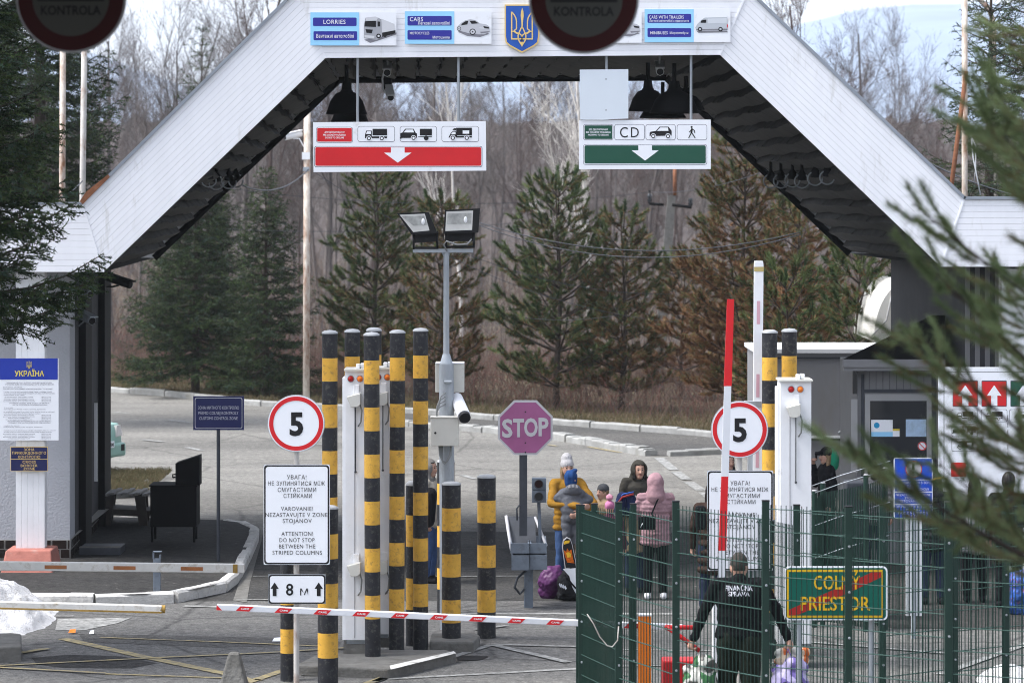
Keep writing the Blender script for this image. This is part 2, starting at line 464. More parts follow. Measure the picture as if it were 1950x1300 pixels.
def tag(o, label, cat, group=None):
    o["label"] = label; o["category"] = cat
    if group: o["group"] = group
    return o
def thing(name, label, cat, loc=(0, 0, 0), group=None):
    o = bpy.data.objects.new(name, None); COL.objects.link(o)
    o.location = loc; o.empty_display_size = 0.2
    return tag(o, label, cat, group)
def struct(o, kind="structure"):
    o["kind"] = kind
    return o
def dup(root, loc, label, rz=0.0, sc=None):
    def cp(o, par):
        c = o.copy(); COL.objects.link(c)
        if par is not None: c.parent = par
        for ch in o.children: cp(ch, c)
        return c
    r = cp(root, None)
    r.location = loc; r.rotation_euler = (0, 0, rz); r["label"] = label
    if sc: r.scale = sc if isinstance(sc, (tuple, list)) else (sc, sc, sc)
    return r

# numpy builder for vegetation
class NM:
    def __init__(s):
        s.V = []; s.T = []; s.Q = []; s.n = 0
    def segs(s, P0, P1, R0, R1, mi, n=4):
        P0 = np.asarray(P0, float); P1 = np.asarray(P1, float)
        if len(P0) == 0: return
        R0 = np.asarray(R0, float).reshape(-1, 1, 1); R1 = np.asarray(R1, float).reshape(-1, 1, 1)
        D = P1 - P0; D /= np.linalg.norm(D, axis=1, keepdims=True) + 1e-9
        ref = np.where(np.abs(D[:, 2:3]) < 0.9, np.array([[0, 0, 1.0]]), np.array([[1.0, 0, 0]]))
        A = np.cross(D, ref); A /= np.linalg.norm(A, axis=1, keepdims=True) + 1e-9
        B = np.cross(D, A)
        t = np.arange(n) * 2 * np.pi / n
        ring = A[:, None, :] * np.cos(t)[None, :, None] + B[:, None, :] * np.sin(t)[None, :, None]
        v = np.concatenate([P0[:, None] + ring * R0, P1[:, None] + ring * R1], 1).reshape(-1, 3)
        i = np.arange(n); j = (i + 1) % n
        q = np.stack([i, j, j + n, i + n], 1)
        q = (q[None] + (np.arange(len(P0)) * 2 * n)[:, None, None]).reshape(-1, 4) + s.n
        s.V.append(v); s.Q.append((q, np.full(len(q), mi) if np.isscalar(mi) else np.repeat(mi, n))); s.n += len(v)
    def needles(s, P, D, L, wd, mi, rng):
        if len(P) == 0: return
        P = np.asarray(P, float); D = np.asarray(D, float)
        D = D / (np.linalg.norm(D, axis=1, keepdims=True) + 1e-9)
        S = np.cross(D, rng.normal(size=D.shape)); S /= np.linalg.norm(S, axis=1, keepdims=True) + 1e-9
        L = np.asarray(L, float).reshape(-1, 1); w = np.asarray(wd, float).reshape(-1, 1) * 0.5
        v = np.stack([P - S * w, P + S * w, P + D * L], 1).reshape(-1, 3)
        t = np.arange(len(P) * 3).reshape(-1, 3) + s.n
        s.V.append(v); s.T.append((t, np.full(len(t), mi) if np.isscalar(mi) else np.asarray(mi))); s.n += len(v)
    def arrays(s):
        V = np.concatenate(s.V)
        T = np.concatenate([t for t, _ in s.T]) if s.T else np.zeros((0, 3), int)
        TM = np.concatenate([m for _, m in s.T]) if s.T else np.zeros(0, int)
        Q = np.concatenate([q for q, _ in s.Q]) if s.Q else np.zeros((0, 4), int)
        QM = np.concatenate([m for _, m in s.Q]) if s.Q else np.zeros(0, int)
        return V, T, TM, Q, QM
    def mesh(s, name, mats):
        return np_mesh(name, *s.arrays(), mats)

def np_mesh(name, V, T, TM, Q, QM, mats):
    me = bpy.data.meshes.new(name)
    me.vertices.add(len(V)); me.vertices.foreach_set("co", V.astype(np.float32).ravel())
    me.loops.add(T.size + Q.size)
    me.loops.foreach_set("vertex_index", np.concatenate([T.ravel(), Q.ravel()]).astype(np.int32))
    nf = len(T) + len(Q)
    me.polygons.add(nf)
    st = np.concatenate([np.arange(len(T)) * 3, T.size + np.arange(len(Q)) * 4]).astype(np.int32)
    me.polygons.foreach_set("loop_start", st)
    me.polygons.foreach_set("material_index", np.concatenate([TM, QM]).astype(np.int32))
    for m in mats: me.materials.append(m)
    me.update(calc_edges=True)
    return me
def np_obj(name, me, parent=None, loc=None):
    o = bpy.data.objects.new(name, me); COL.objects.link(o)
    if parent is not None: o.parent = parent
    if loc is not None: o.location = loc
    return o
# ------------------------------------------------------------------ the setting: ground, roads, kerbs, paint
rng = np.random.default_rng(7)
random.seed(7)

def sheet(name, pts, z, m, kind="structure"):
    b = MB(); P = [Vector((p[0], p[1], z)) for p in pts]
    a = sum(P[i].x * P[(i + 1) % len(P)].y - P[(i + 1) % len(P)].x * P[i].y for i in range(len(P)))
    if a < 0: P.reverse()
    b.poly(P, m); return struct(b.build(name), kind)

sheet("ground", [(-4000, -60), (4000, -60), (4000, 5200), (-4000, 5200)], -0.012, M_litter)
K1 = [(-500, 728), (-250, 735), (0, 738), (100, 739), (208, 745), (330, 755), (470, 771), (600, 778), (750, 784), (900, 797), (1040, 807), (1160, 817), (1290, 827), (1350, 831), (1450, 842), (1600, 856), (1800, 880), (2300, 930)]
k1 = [G(u, v) for u, v in K1]
sheet("near_road", [(-70, -40), (70, -40), (70, 51.5), (-70, 51.5)], 0.0, M_asph)
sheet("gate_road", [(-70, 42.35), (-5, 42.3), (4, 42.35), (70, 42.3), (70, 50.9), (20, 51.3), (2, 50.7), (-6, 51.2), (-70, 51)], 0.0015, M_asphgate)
sheet("far_road", [(-70, 51.5), (70, 51.5)] + [(p.x, p.y) for p in reversed(k1)], 0.0, M_road)
sheet("grass_verge", [(p.x, p.y) for p in k1] + [(k1[-1].x + 10, 62), (30, 90), (0, 98), (-40, 112), (-70, 118)], 0.06, M_verge)

def kerb(name, pts, wdt, h, m, stone=0.95, gap=0.025, jit=0.012, z0=0.0):
    """a row of kerbstones along ground points"""
    b = MB(); rr_ = random.Random(len(pts) * 7 + int(h * 100))
    line = []; 
    for i in range(len(pts) - 1):
        a = Vector((pts[i].x, pts[i].y, 0)); c = Vector((pts[i + 1].x, pts[i + 1].y, 0))
        n = max(1, int((c - a).length / 0.25))
        line += [a.lerp(c, k / n) for k in range(n)]
    line.append(Vector((pts[-1].x, pts[-1].y, 0)))
    i = 0
    step = max(1, int(stone / 0.25))
    while i < len(line) - 1:
        j = min(i + step, len(line) - 1)
        a, c = line[i], line[j]
        dv = (c - a); L = dv.length
        if L > 0.1:
            dv.normalize(); nv = Vector((-dv.y, dv.x, 0))
            a2 = a + dv * gap / 2 + nv * rr_.uniform(-jit, jit); c2 = c - dv * gap / 2 + nv * rr_.uniform(-jit, jit)
            hh = h + rr_.uniform(-jit, jit)
            segs = 3
            for k in range(segs):
                p = a2.lerp(c2, k / segs); q = a2.lerp(c2, (k + 1) / segs)
                h0 = hh + (rr_.uniform(-jit, jit) if k else 0) 
                sec = [(-wdt / 2, z0 - 0.05), (-wdt / 2, z0 + h0 * 0.8), (-wdt / 2 + 0.03, z0 + h0), (wdt / 2 - 0.03, z0 + h0), (wdt / 2, z0 + h0 * 0.8), (wdt / 2, z0 - 0.05)]
                A = [p + nv * s_ + Vector((0, 0, t_)) for s_, t_ in sec]; B = [q + nv * s_ + Vector((0, 0, t_)) for s_, t_ in sec]
                n_ = len(sec)
                b.add(A + B, [(x, x + 1, n_ + x + 1, n_ + x) for x in range(n_ - 1)] + [tuple(range(n_)), tuple(range(2 * n_ - 1, n_ - 1, -1))], m)
        i = j
    return struct(b.build(name, bevel=0.0))

kerb("far_kerb", k1, 0.2, 0.14, M_kerbfar, 1.7, 0.03, 0.015)
K2 = [(700, 806), (860, 818), (960, 826), (1050, 836), (1100, 843), (1150, 851), (1200, 861), (1240, 868)]
kerb("splitter_kerb", [G(u, v) for u, v in K2], 0.28, 0.145, M_kerbfar, 0.8, 0.03, 0.018)
kerb("path_kerb", [G(u, v) for u, v in ((1270, 868), (1310, 865), (1350, 864), (1430, 866), (1600, 876), (1900, 900))], 0.18, 0.13, M_kerbfar, 1.2, 0.05, 0.03)
sheet("side_path", [G(u, v) for u, v in ((700, 806), (860, 818), (960, 826), (1050, 836), (1100, 843), (1150, 851), (1200, 861), (1240, 868), (1270, 868), (1350, 864), (1430, 866), (1600, 876), (1900, 900), (2300, 932), (1800, 881), (1600, 857), (1450, 843), (1350, 832), (1160, 818), (1040, 808), (900, 798), (750, 785))], 0.012, M_path)

# raised platform of the passport building
PL = [(-260, 1128), (43, 1130), (180, 1131), (267, 1130), (330, 1126), (375, 1120), (410, 1112), (432, 1101), (446, 1086), (458, 1066), (468, 1045), (478, 1024), (486, 1008), (480, 999), (462, 993), (430, 989), (300, 985), (200, 983), (-300, 983)]
pl = [G(u, v, 0.14) for u, v in PL]
sheet("platform", [(p.x, p.y) for p in pl], 0.135, M_asphdk)
kerb("platform_kerb", [Vector((p.x, p.y, 0)) for p in pl[1:16]], 0.16, 0.145, M_kerb, 0.8, 0.015, 0.007)
sheet("gutter_strip", [G(u, v) for u, v in ((444, 1143), (470, 1147), (476, 1110), (498, 1030), (503, 1003), (494, 1003), (478, 1040), (460, 1095))], 0.006, M_concrete)
# little grass island beside the platform
gi = [G(u, v) for u, v in ((-200, 950), (200, 950), (250, 948), (284, 944), (292, 938), (280, 926), (240, 914), (205, 908), (-200, 905))]
sheet("grass_island", [(p.x, p.y) for p in gi], 0.10, M_verge)
kerb("island_kerb", gi[1:6], 0.15, 0.12, M_kerbfar, 0.9, 0.03, 0.015)

# painted lines
def paint(name, segs_, m, z=0.008):
    b = MB()
    for i, (pts, w) in enumerate(segs_):
        P = [G(u, v) for u, v in pts]
        for k in range(len(P) - 1):
            a, c = P[k], P[k + 1]; dv = (c - a).normalized(); nv = Vector((-dv.y, dv.x, 0)) * (w / 2)
            zz = Vector((0, 0, z + 0.0015 * ((i * 3 + k) % 7)))
            b.poly([a - nv + zz, c - nv + zz, c + nv + zz, a + nv + zz], m)
    return struct(b.build(name))
paint("white_road_paint", [
    ([(640, 1168), (1300, 1169)], 0.16), ([(482, 1098), (600, 1097)], 0.06), ([(820, 1099), (1010, 1098)], 0.06), ([(1100, 1100), (1480, 1099)], 0.06),
    ([(-80, 1174), (140, 1174)], 0.05), ([(350, 1154), (420, 1156)], 0.14), ([(450, 1142), (700, 1144)], 0.05), ([(735, 1293), (1105, 1273)], 0.11),
    ([(938, 1228), (1010, 1245), (1082, 1262)], 0.12), ([(935, 1228), (1130, 1233)], 0.07), ([(860, 1252), (935, 1228)], 0.10), ([(905, 1200), (965, 1192)], 0.09),
    ([(575, 1284), (752, 1288)], 0.16), ([(715, 1298), (752, 1284)], 0.10), ([(1130, 1236), (1480, 1241)], 0.07), ([(1150, 1270), (1500, 1262)], 0.07), ([(1500, 1220), (1800, 1245)], 0.08),
    ([(1255, 872), (1283, 895)], 0.2), ([(1287, 899), (1308, 914)], 0.2), ([(1312, 918), (1336, 934)], 0.2), ([(1340, 938), (1366, 958)], 0.2),
    ([(215, 785), (245, 787)], 0.14), ([(320, 800), (362, 805)], 0.14), ([(270, 838), (312, 842)], 0.14), ([(355, 852), (385, 858)], 0.14), ([(600, 846), (640, 850)], 0.14), ([(880, 905), (905, 912)], 0.12),
    ([(1790, 1285), (1960, 1225)], 0.12)], M_linew)
paint("yellow_road_paint", [
    ([(120, 1216), (280, 1252), (430, 1283), (475, 1296)], 0.15), ([(-20, 1269), (280, 1254), (520, 1243), (700, 1232)], 0.07), ([(-20, 1271), (200, 1283), (430, 1291), (500, 1295)], 0.07),
    ([(190, 1214), (400, 1222), (610, 1231)], 0.05), ([(-30, 1256), (40, 1244), (90, 1236)], 0.11), ([(470, 1300), (530, 1280), (610, 1256)], 0.12),
    ([(700, 1302), (735, 1290)], 0.12), ([(880, 812), (948, 825)], 0.10), ([(1120, 851), (1182, 862)], 0.10), ([(1000, 842), (1060, 850)], 0.08)], M_liney)
sheet("pothole", [G(u, v) for u, v in ((868, 1249), (926, 1249), (930, 1251), (912, 1257), (872, 1258))], 0.009, M_black)
sheet("worn_patch", [G(u, v) for u, v in ((110, 1178), (250, 1176), (225, 1186), (160, 1200), (105, 1200))], 0.005, M_linew)

sheet("forecourt_shade", [G(u, v) for u, v in ((1545, 1060), (2400, 1060), (2400, 1200), (1700, 1196), (1590, 1172))], 0.005, M_asphdk)  # dark sheet painted in for the shade on the ground behind the fence
sheet("oil_patch", [G(u, v) for u, v in ((60, 1252), (130, 1246), (230, 1249), (300, 1262), (250, 1272), (120, 1271), (70, 1264))], 0.003, M_asphdk)
sheet("old_repair", [G(u, v) for u, v in ((150, 1206), (640, 1216), (650, 1226), (420, 1232), (160, 1222))], 0.0025, M_path)
# concrete islands
def slab(name, pts, h, m, label, cat):
    P = [G(u, v, h) for u, v in pts]
    a = sum(P[i].x * P[(i + 1) % len(P)].y - P[(i + 1) % len(P)].x * P[i].y for i in range(len(P)))
    if a < 0: P.reverse()
    b = MB(); b.prism([p - Vector((0, 0, h + 0.02)) for p in reversed(P)], (0, 0, h + 0.02), m)
    o = b.build(name, origin=(P[0].x, P[0].y, 0), bevel=0.02); return tag(o, label, cat)
isl = slab("concrete_island", [(560, 1266), (740, 1273), (869, 1242), (850, 1236), (690, 1236), (600, 1246)], 0.11, M_concrete, "low concrete island with a white edge carrying the tall striped bollards", "island")
b = MB(); P = [G(u, v, 0.111) for u, v in ((744, 1274.5), (869, 1243.5), (864, 1239.5), (742, 1267))]
b.poly([p + Vector((0, 0, 0.004)) for p in P][::1], M_kerb); b.build("white_edge", isl)
slab("lamp_plinth", [(818, 1221), (902, 1221), (914, 1209), (906, 1203), (822, 1203)], 0.13, M_concrete, "small concrete plinth under the floodlight post", "plinth")
slab("concrete_block", [(-60, 1234), (41, 1229), (41, 1206), (22, 1204), (-60, 1206)], 0.18, M_concrete, "dark concrete kerb block in front of the snow heap", "block")

# distant hills, wooded rise
ridge = [(-3000, 150), (-900, 180), (-300, 160), (0, 140), (100, 128), (180, 112), (240, 120), (320, 150), (430, 190), (600, 185), (900, 160), (1200, 120), (1380, 95), (1480, 70), (1560, 47), (1620, 40), (1700, 38), (1800, 36), (1870, 30), (1960, 36), (2200, 70), (2900, 120), (5000, 200)]
def hill(name, d0, d1, rows, m, seed, noise_amp, ridge_pts, nx=220):
    us = np.linspace(ridge_pts[0][0], ridge_pts[-1][0], nx)
    vr = np.interp(us, [p[0] for p in ridge_pts], [p[1] for p in ridge_pts])
    r2 = np.random.default_rng(seed)
    wob = np.interp(us, np.linspace(us[0], us[-1], 400), np.convolve(r2.normal(size=400), [.2, .3, .2], 'same')) * noise_amp
    xs = (us - 975) * d1 / F
    top = CH - (vr + wob - HV) * d1 / F
    V = []; 
    for k in range(rows):
        t = k / (rows - 1); f = min(1, t * 1.25); s = math.sin(f * math.pi / 2) ** 1.3
        if t > 0.8: s = 1 - 0.3 * ((t - 0.8) / 0.2)
        y = d0 + (d1 * 1.12 - d0) * t * 0.9
        V.append(np.stack([xs, np.full(nx, y), -0.5 + (top + 0.5) * s + r2.normal(size=nx) * noise_amp * 0.3 * (t > 0.05)], 1))
    V = np.concatenate(V); i = np.arange(nx - 1)
    Q = np.concatenate([np.stack([i + k * nx, i + 1 + k * nx, i + 1 + (k + 1) * nx, i + (k + 1) * nx], 1) for k in range(rows - 1)])
    me = np_mesh(name, V, np.zeros((0, 3), int), np.zeros(0, int), Q, np.zeros(len(Q), int), [m])
    return struct(np_obj(name, me))
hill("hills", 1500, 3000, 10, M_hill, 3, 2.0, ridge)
hill("wooded_rise", 240, 330, 12, M_ridge, 4, 1.5, [(-2600, 245), (-300, 236), (200, 240), (600, 226), (1000, 230), (1400, 220), (1800, 236), (2300, 245), (4600, 250)], 300)

# ------------------------------------------------------------------ the gate canopy
DF, DB = 44.5, 53.6
VPU = 767.0
def bk(u, v, d0=DF, d1=DB):
    k = d0 / d1
    return (VPU + (u - VPU) * k, HV + (v - HV) * k)
canopy = thing("gate_canopy", "white clad border gate canopy with sloping haunches spanning the road", "canopy", (X(975, DF), DF, 0))
LOW = [(-160, 518), (197, 518), (620, 111), (1371, 105), (1792, 508), (2150, 508)]
UPP = [(-160, 391), (157, 389), (566, -16), (1424, -16), (1836, 380), (2150, 380)]
def planks(name, A, B, C, D, n):
    b = MB()
    lp = lambda p, q, t: (p[0] + (q[0] - p[0]) * t, p[1] + (q[1] - p[1]) * t)
    b.pp([A, B, C, D], DF + 0.02, M_groove, 0.04)
    g = 0.012
    for i in range(n):
        t0, t1 = (i + g) / n, (i + 1 - g) / n
        b.pp([lp(A, D, t0), lp(B, C, t0), lp(B, C, t1), lp(A, D, t1)], DF, M_siding, 0.02)
    return b.build(name, canopy, bevel=0.003)
for i, n in zip(range(5), (11, 12, 12, 12, 11)):
    planks("fascia_cladding", LOW[i], LOW[i + 1], UPP[i + 1], UPP[i], n)
for i in range(5):                                   # corner joint strips between the cladding fields
    if not i: continue
    b = MB(); b.pp([(LOW[i][0] - 1.6, LOW[i][1]), (LOW[i][0] + 1.6, LOW[i][1]), (UPP[i][0] + 1.6, UPP[i][1]), (UPP[i][0] - 1.6, UPP[i][1])], DF - 0.012, M_siding, 0.012); b.build("corner_trim", canopy)
b = MB()
for i in range(5):
    (x0, y0), (x1, y1) = UPP[i], UPP[i + 1]
    L = math.hypot(x1 - x0, y1 - y0); nx, ny = (y1 - y0) / L, -(x1 - x0) / L
    w = 6 if i != 0 else 4
    pts = [(x0, y0), (x1, y1), (x1 + nx * w, y1 + ny * w), (x0 + nx * w, y0 + ny * w)]
    b.pp(pts, DF - 0.03, M_flash, 0.25)
b.pp([(157, 389), (152, 383), (163, 366), (196, 340), (206, 332), (209, 337)], DF - 0.034, M_rust, 0.06)
b.build("edge_flashing", canopy)
b = MB()
for i in range(5):
    a, c = UPP[i], UPP[i + 1]; a2, c2 = bk(*a), bk(*c)
    b.poly([W(*a, DF + 0.06), W(*c, DF + 0.06), W(*c2, DB), W(*a2, DB)], M_roofblk)
b.build("roof_sheet", canopy)
b = MB()
for i in range(5):
    a, c = [bk(*p) for p in (LOW[i], LOW[i + 1])]; e, f = [bk(*p) for p in (UPP[i + 1], UPP[i])]
    b.pp([a, c, e, f], DB + 0.05, M_white, 0.05)
b.build("rear_fascia", canopy)
b = MB()
for i in range(1, 4):
    a, c = bk(*LOW[i]), bk(*LOW[i + 1])
    b.tube([W(*a, DB + 0.05), W(*c, DB + 0.05)], 0.075, M_blackm, 4)
b.build("rear_edge_trim", canopy)
# tiled soffit, ribs run front to back with slight undulation
def soffit(A, B, flip):
    a0, b0 = W(*A, DF + 0.03), W(*B, DF + 0.03); a1, b1 = W(*bk(*A), DB), W(*bk(*B), DB)
    L = (b0 - a0).length
    sdir = (b0 - a0).normalized(); nrm = Vector((0, 1, 0)).cross(sdir)
    if nrm.z > 0: nrm = -nrm
    per = 0.33; ns = int(L / per) * 16; ntt = 60
    V = []
    for j in range(ntt + 1):
        t = j / ntt
        for i in range(ns + 1):
            s = i / ns
            p = a0.lerp(b0, s).lerp(a1.lerp(b1, s), t)
            ph = s * L / per + 0.055 * math.sin(t * 9.1 * 2 * math.pi / 3.1)
            ph = (1 - ph) if flip else ph
            q = ph % 1.0
            h = (0.05 + 0.07 * q / .84) if q < 0.84 else (-0.07 if q > .87 else .12 - .19 * (q - .84) / .03)
            st = (t * 9.1 / 0.36) % 1.0
            h += 0.006 * st * (q < .84)
            V.append(p + nrm * (h - 0.125))
    Q = [(j * (ns + 1) + i, j * (ns + 1) + i + 1, (j + 1) * (ns + 1) + i + 1, (j + 1) * (ns + 1) + i) for j in range(ntt) for i in range(ns)]
    b = MB(); b.add(V, Q, M_tile); b.build("tiled_soffit", canopy)
soffit(LOW[1], LOW[2], False); soffit(LOW[2], LOW[3], False); soffit(LOW[3], LOW[4], True)
b = MB()
for A, B in ((LOW[0], LOW[1]), (LOW[4], LOW[5])):
    b.poly([W(*A, DF + 0.03), W(*B, DF + 0.03), W(*bk(*B), DB), W(*bk(*A), DB)], M_tile)
b.build("side_soffit", canopy)

# hung lamp hoods and cable rings
def hood_lamp(u, v0, v1, r_px, d, label):
    s = F / d; r = r_px / s
    t = thing("pendant_lamp", label, "lamp", W(u, v1, d), "bell shaped lamps under the canopy")
    h = (v1 - v0) / s; c = W(u, v1, d)
    b = MB(); b.lathe([(0.0, h * 0.60), (r * 0.28, h * 0.60), (r * 0.32, h * 0.55), (r * 0.55, h * 0.50), (r * 0.80, h * 0.32), (r * 0.93, h * 0.12), (r, 0.02), (r, 0), (r * 0.96, 0), (r * 0.88, h * 0.12), (r * 0.5, h * 0.42), (0, h * 0.45)], c, M_blackm, 28); b.build("shade", t)
    b = MB(); b.cyl(c + Vector((0, 0, h * 0.58)), c + Vector((0, 0, h * 0.80)), r * 0.26, r * 0.2, M_blackm); b.cyl(c + Vector((0, 0, h * 0.8)), c + Vector((0, 0, h * 1.25)), 0.03, 0.03, M_blackm, 8); b.build("neck", t)
    return t
hood_lamp(660, 140, 218, 39, 47.5, "black bell lamp nearest the front, above the red hanging sign")
hood_lamp(666, 172, 233, 36, 51.5, "black bell lamp half hidden behind the front one, above the red sign")
hood_lamp(1234, 138, 212, 37, 46.6, "black bell lamp beside the blank white board")
hood_lamp(1284, 140, 216, 47, 45.6, "large black bell lamp beside the right hanging rod of the green sign")
hood_lamp(1262, 170, 225, 44, 50.5, "black bell lamp hidden low behind the two others above the green sign")
hood_lamp(1306, 158, 210, 36, 48.5, "black bell lamp at the foot of the right haunch")
def ring_lamp(u, v, d, label):
    t = thing("ring_lamp", label, "lamp", W(u, v, d), "wire ring lamps on the soffit")
    s = d / F; c = W(u, v, d)
    b = MB(); b.tube([c + Vector((math.cos(a) * 14 * s, -0.02, math.sin(a) * 13 * s)) for a in np.linspace(0.25 * math.pi, 2.05 * math.pi, 20)], 0.012, M_galv, 5); b.build("ring", t)
    b = MB(); b.lathe([(0.0, 0.0), (9 * s, 0.01), (8 * s, 0.10), (3 * s, 0.16), (3 * s, 0.3)], c + Vector((0, 0, 1 * s)), M_blackm, 12); b.build("lamp_body", t)
rp = ["first", "second", "third", "fourth", "fifth", "sixth"]
for i, (u, v) in enumerate(((1468, 345), (1487, 345), (1509, 343), (1527, 345), (1552, 340), (1575, 338))):
    ring_lamp(u, v, 51.5 - i * 1.0, "wire ring lamp on the right haunch soffit, %s from the left" % rp[i])
for i, (u, v) in enumerate(((398, 343), (412, 348), (436, 346), (449, 344))):
    ring_lamp(u, v, 47 + i * 1.6, "wire ring lamp on the left haunch soffit, %s from the left" % rp[i])

# ------------------------------------------------------------------ passport building on the left, right pier
DW = 46.0
lb = thing("passport_building", "grey rendered gatehouse pier with brown tiled plinth on the left platform", "building", (X(60, DW), DW, 0))
def on_axis(u, d1, d0=DW):        # x of the side wall at depth d1
    return X(VPU + (u - VPU) * d0 / d1, d1)
b = MB(); zt = Z(508, DW)
x1 = X(133, DW); x0 = X(-420, DW); zb = 0.40
b.poly([(x0, DW, zb), (x1, DW, zb), (x1, DW, zt), (x0, DW, zt)], M_wall)
xa = on_axis(133, 46.7)
b.poly([(x1, DW, zb), (xa, 46.7, zb), (xa, 46.7, zt), (x1, DW, zt)], M_wall)
xe = on_axis(133, 51.2)
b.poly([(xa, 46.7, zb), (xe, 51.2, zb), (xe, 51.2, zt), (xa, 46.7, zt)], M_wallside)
b.poly([(xe, 51.2, zb), (x0, 51.2, zb), (x0, 51.2, zt), (xe, 51.2, zt)], M_wall)
b.build("wall", lb)
b = MB()                                           # tiled plinth, real tiles on grout
b.poly([(x0, DW - 0.01, 0.135), (x1 + .01, DW - 0.01, 0.135), (x1 + .01, DW - 0.01, zb), (x0, DW - 0.01, zb)], M_grout)
b.poly([(x1 + .01, DW - 0.01, 0.135), (xe + .01, 51.2, 0.135), (xe + .01, 51.2, zb), (x1 + .01, DW - .01, zb)], M_grout)
b.poly([(x0, DW - 0.01, zb), (x1 + .01, DW - 0.01, zb), (x1 + .01, 51.2, zb), (x0, 51.2, zb)], M_grout)
for row in range(2):
    off = 0.1 if row else 0.0
    x = x0 + off
    while x < x1 - 0.02:
        xx = min(x + 0.21, x1)
        b.box(((x + xx) / 2, DW - 0.016, 0.145 + row * 0.13 + 0.058), (xx - x - 0.012, 0.012, 0.116), M_tilebase); x += 0.222
    d = DW + off
    while d < 51:
        pa = Vector((on_axis(133, d), d, 0)); pc = Vector((on_axis(133, d + 0.21), d + 0.21, 0))
        z = 0.145 + row * 0.13
        b.poly([(pa.x + .02, pa.y, z), (pc.x + .02, pc.y, z), (pc.x + .02, pc.y, z + 0.116), (pa.x + .02, pa.y, z + 0.116)], M_tilebase); d += 0.222
b.build("tiled_plinth", lb)
b = MB()
def side_box(d0, d1, w, z0, z1, m):
    pa = on_axis(133, d0); pc = on_axis(133, d1)
    b.prism([(pa, d0, z0), (pa + w, d0, z0), (pc + w, d1, z0), (pc, d1, z0)], (0, 0, z1 - z0), m)
side_box(47.3, 48.2, 0.10, 0.14, zt, M_blackm); b.build("black_door_frame", lb)
b = MB(); side_box(50.3, 51.35, 0.10, 0.14, zt, M_blackm); b.build("black_corner_post", lb)
b = MB(); side_box(49.6, 49.66, 0.05, 0.9, 2.1, M_white); b.build("drain_pipe", lb)
b = MB(); side_box(48.35, 48.6, 0.06, 1.35, 1.6, M_blackm); b.build("door_handle", lb)
b = MB()
for i in range(5):
    b.pp([(30 + i * 11 + 0.13, 500), (41 + i * 11 - 0.13, 500), (41 + i * 11 - 0.13, 1068), (30 + i * 11 + 0.13, 1068)], 44.75, M_white, 0.25)
b.build("clad_column", lb)
b = MB()
c = W(59, 1085, 44.7); hw = 49 * 44.7 / F
b.add([(c.x - hw, 44.3, 0.13), (c.x + hw, 44.3, 0.13), (c.x + hw, 45.2, 0.13), (c.x - hw, 45.2, 0.13), (c.x - hw * .88, 44.45, 0.42), (c.x + hw * .88, 44.45, 0.42), (c.x + hw * .88, 45.1, 0.42), (c.x - hw * .88, 45.1, 0.42)],
      [(0, 1, 5, 4), (1, 2, 6, 5), (2, 3, 7, 6), (3, 0, 4, 7), (4, 5, 6, 7)], M_plinth)
b.build("red_column_foot", lb, bevel=0.02)

rb = thing("right_pier", "dark clad gatehouse pier under the right end of the white canopy", "building", (X(1900, DW), DW, 0))
b = MB()
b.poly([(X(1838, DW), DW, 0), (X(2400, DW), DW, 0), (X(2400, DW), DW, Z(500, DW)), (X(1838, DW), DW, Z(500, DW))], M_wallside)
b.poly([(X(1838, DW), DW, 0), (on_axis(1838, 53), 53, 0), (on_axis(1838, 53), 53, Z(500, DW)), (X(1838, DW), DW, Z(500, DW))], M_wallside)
for i in range(30):
    u = 1838 + i * 19; b.pp([(u, 508), (u + 9, 508), (u + 9, 1090), (u, 1090)], DW - 0.02, M_booth, 0.02)
b.build("ribbed_wall", rb)
b = MB(); b.pbox(1908, 512, 2010, 1085, 44.9, M_white, 0.3); b.build("clad_column", rb)

# unseen slovak side roof, added to shade the near control signs
b = MB()
b.box((-10.4, 15.4, 7.75), (23.2, 13.6, 0.5), M_roofblk)
struct(b.build("unseen_shade_roof"))
# ------------------------------------------------------------------ signs
def sgn(name, label, cat, u, v, d, group=None):
    return thing(name, label, cat, W(u, v, d), group)

# --- top banners on the beam
def lorry_front(b, x, y, k, d):      # three quarter lorry picture drawn with flat print
    G1 = mat("print_grey", (0.36, 0.37, 0.40), 0.5); G2 = mat("print_light", (0.60, 0.61, 0.64), 0.5); G3 = mat("print_shadow", (0.22, 0.22, 0.25), 0.5)
    p = lambda *q: [(x + a * k, y + c * k) for a, c in q]
    b.pp(p((0, 44), (12, 50), (26, 46), (62, 34), (62, 30), (30, 40)), d, G3, 0, 0.001)
    b.pp(p((33, 4), (58, 14), (60, 31), (34, 38)), d, G2, 0, 0.002)
    b.pp(p((33, 31), (60, 26), (60, 32), (34, 39)), d, M_ink, 0, 0.003)
    b.pp(p((3, 2), (22, 0), (33, 5), (35, 38), (24, 45), (0, 41), (0, 16)), d, G1, 0, 0.004)
    b.pp(p((3, 2), (22, 0), (27, 2), (24, 8), (4, 8)), d, G2, 0, 0.005)
    b.pp(p((2, 9), (23, 8), (23, 20), (1, 19)), d, M_ink, 0, 0.006)
    b.pp(p((3, 24), (17, 25), (15, 32), (5, 31)), d, M_ink, 0, 0.006)
    b.pp(p((1, 35), (20, 37), (20, 42), (1, 40)), d, G2, 0, 0.006)
    b.pp(p((26, 9), (31, 10), (31, 19), (26, 19)), d, M_ink, 0, 0.006)
    b.disc(x + 28 * k, y + 37 * k, 4.5 * k, d, M_ink, 0, 0.007, 16); b.disc(x + 28 * k, y + 37 * k, 2.2 * k, d, G2, 0, 0.008, 12)
    b.disc(x + 40 * k, y + 36 * k, 3.2 * k, d, M_ink, 0, 0.007, 14); b.disc(x + 53 * k, y + 32 * k, 2.6 * k, d, M_ink, 0, 0.007, 14)
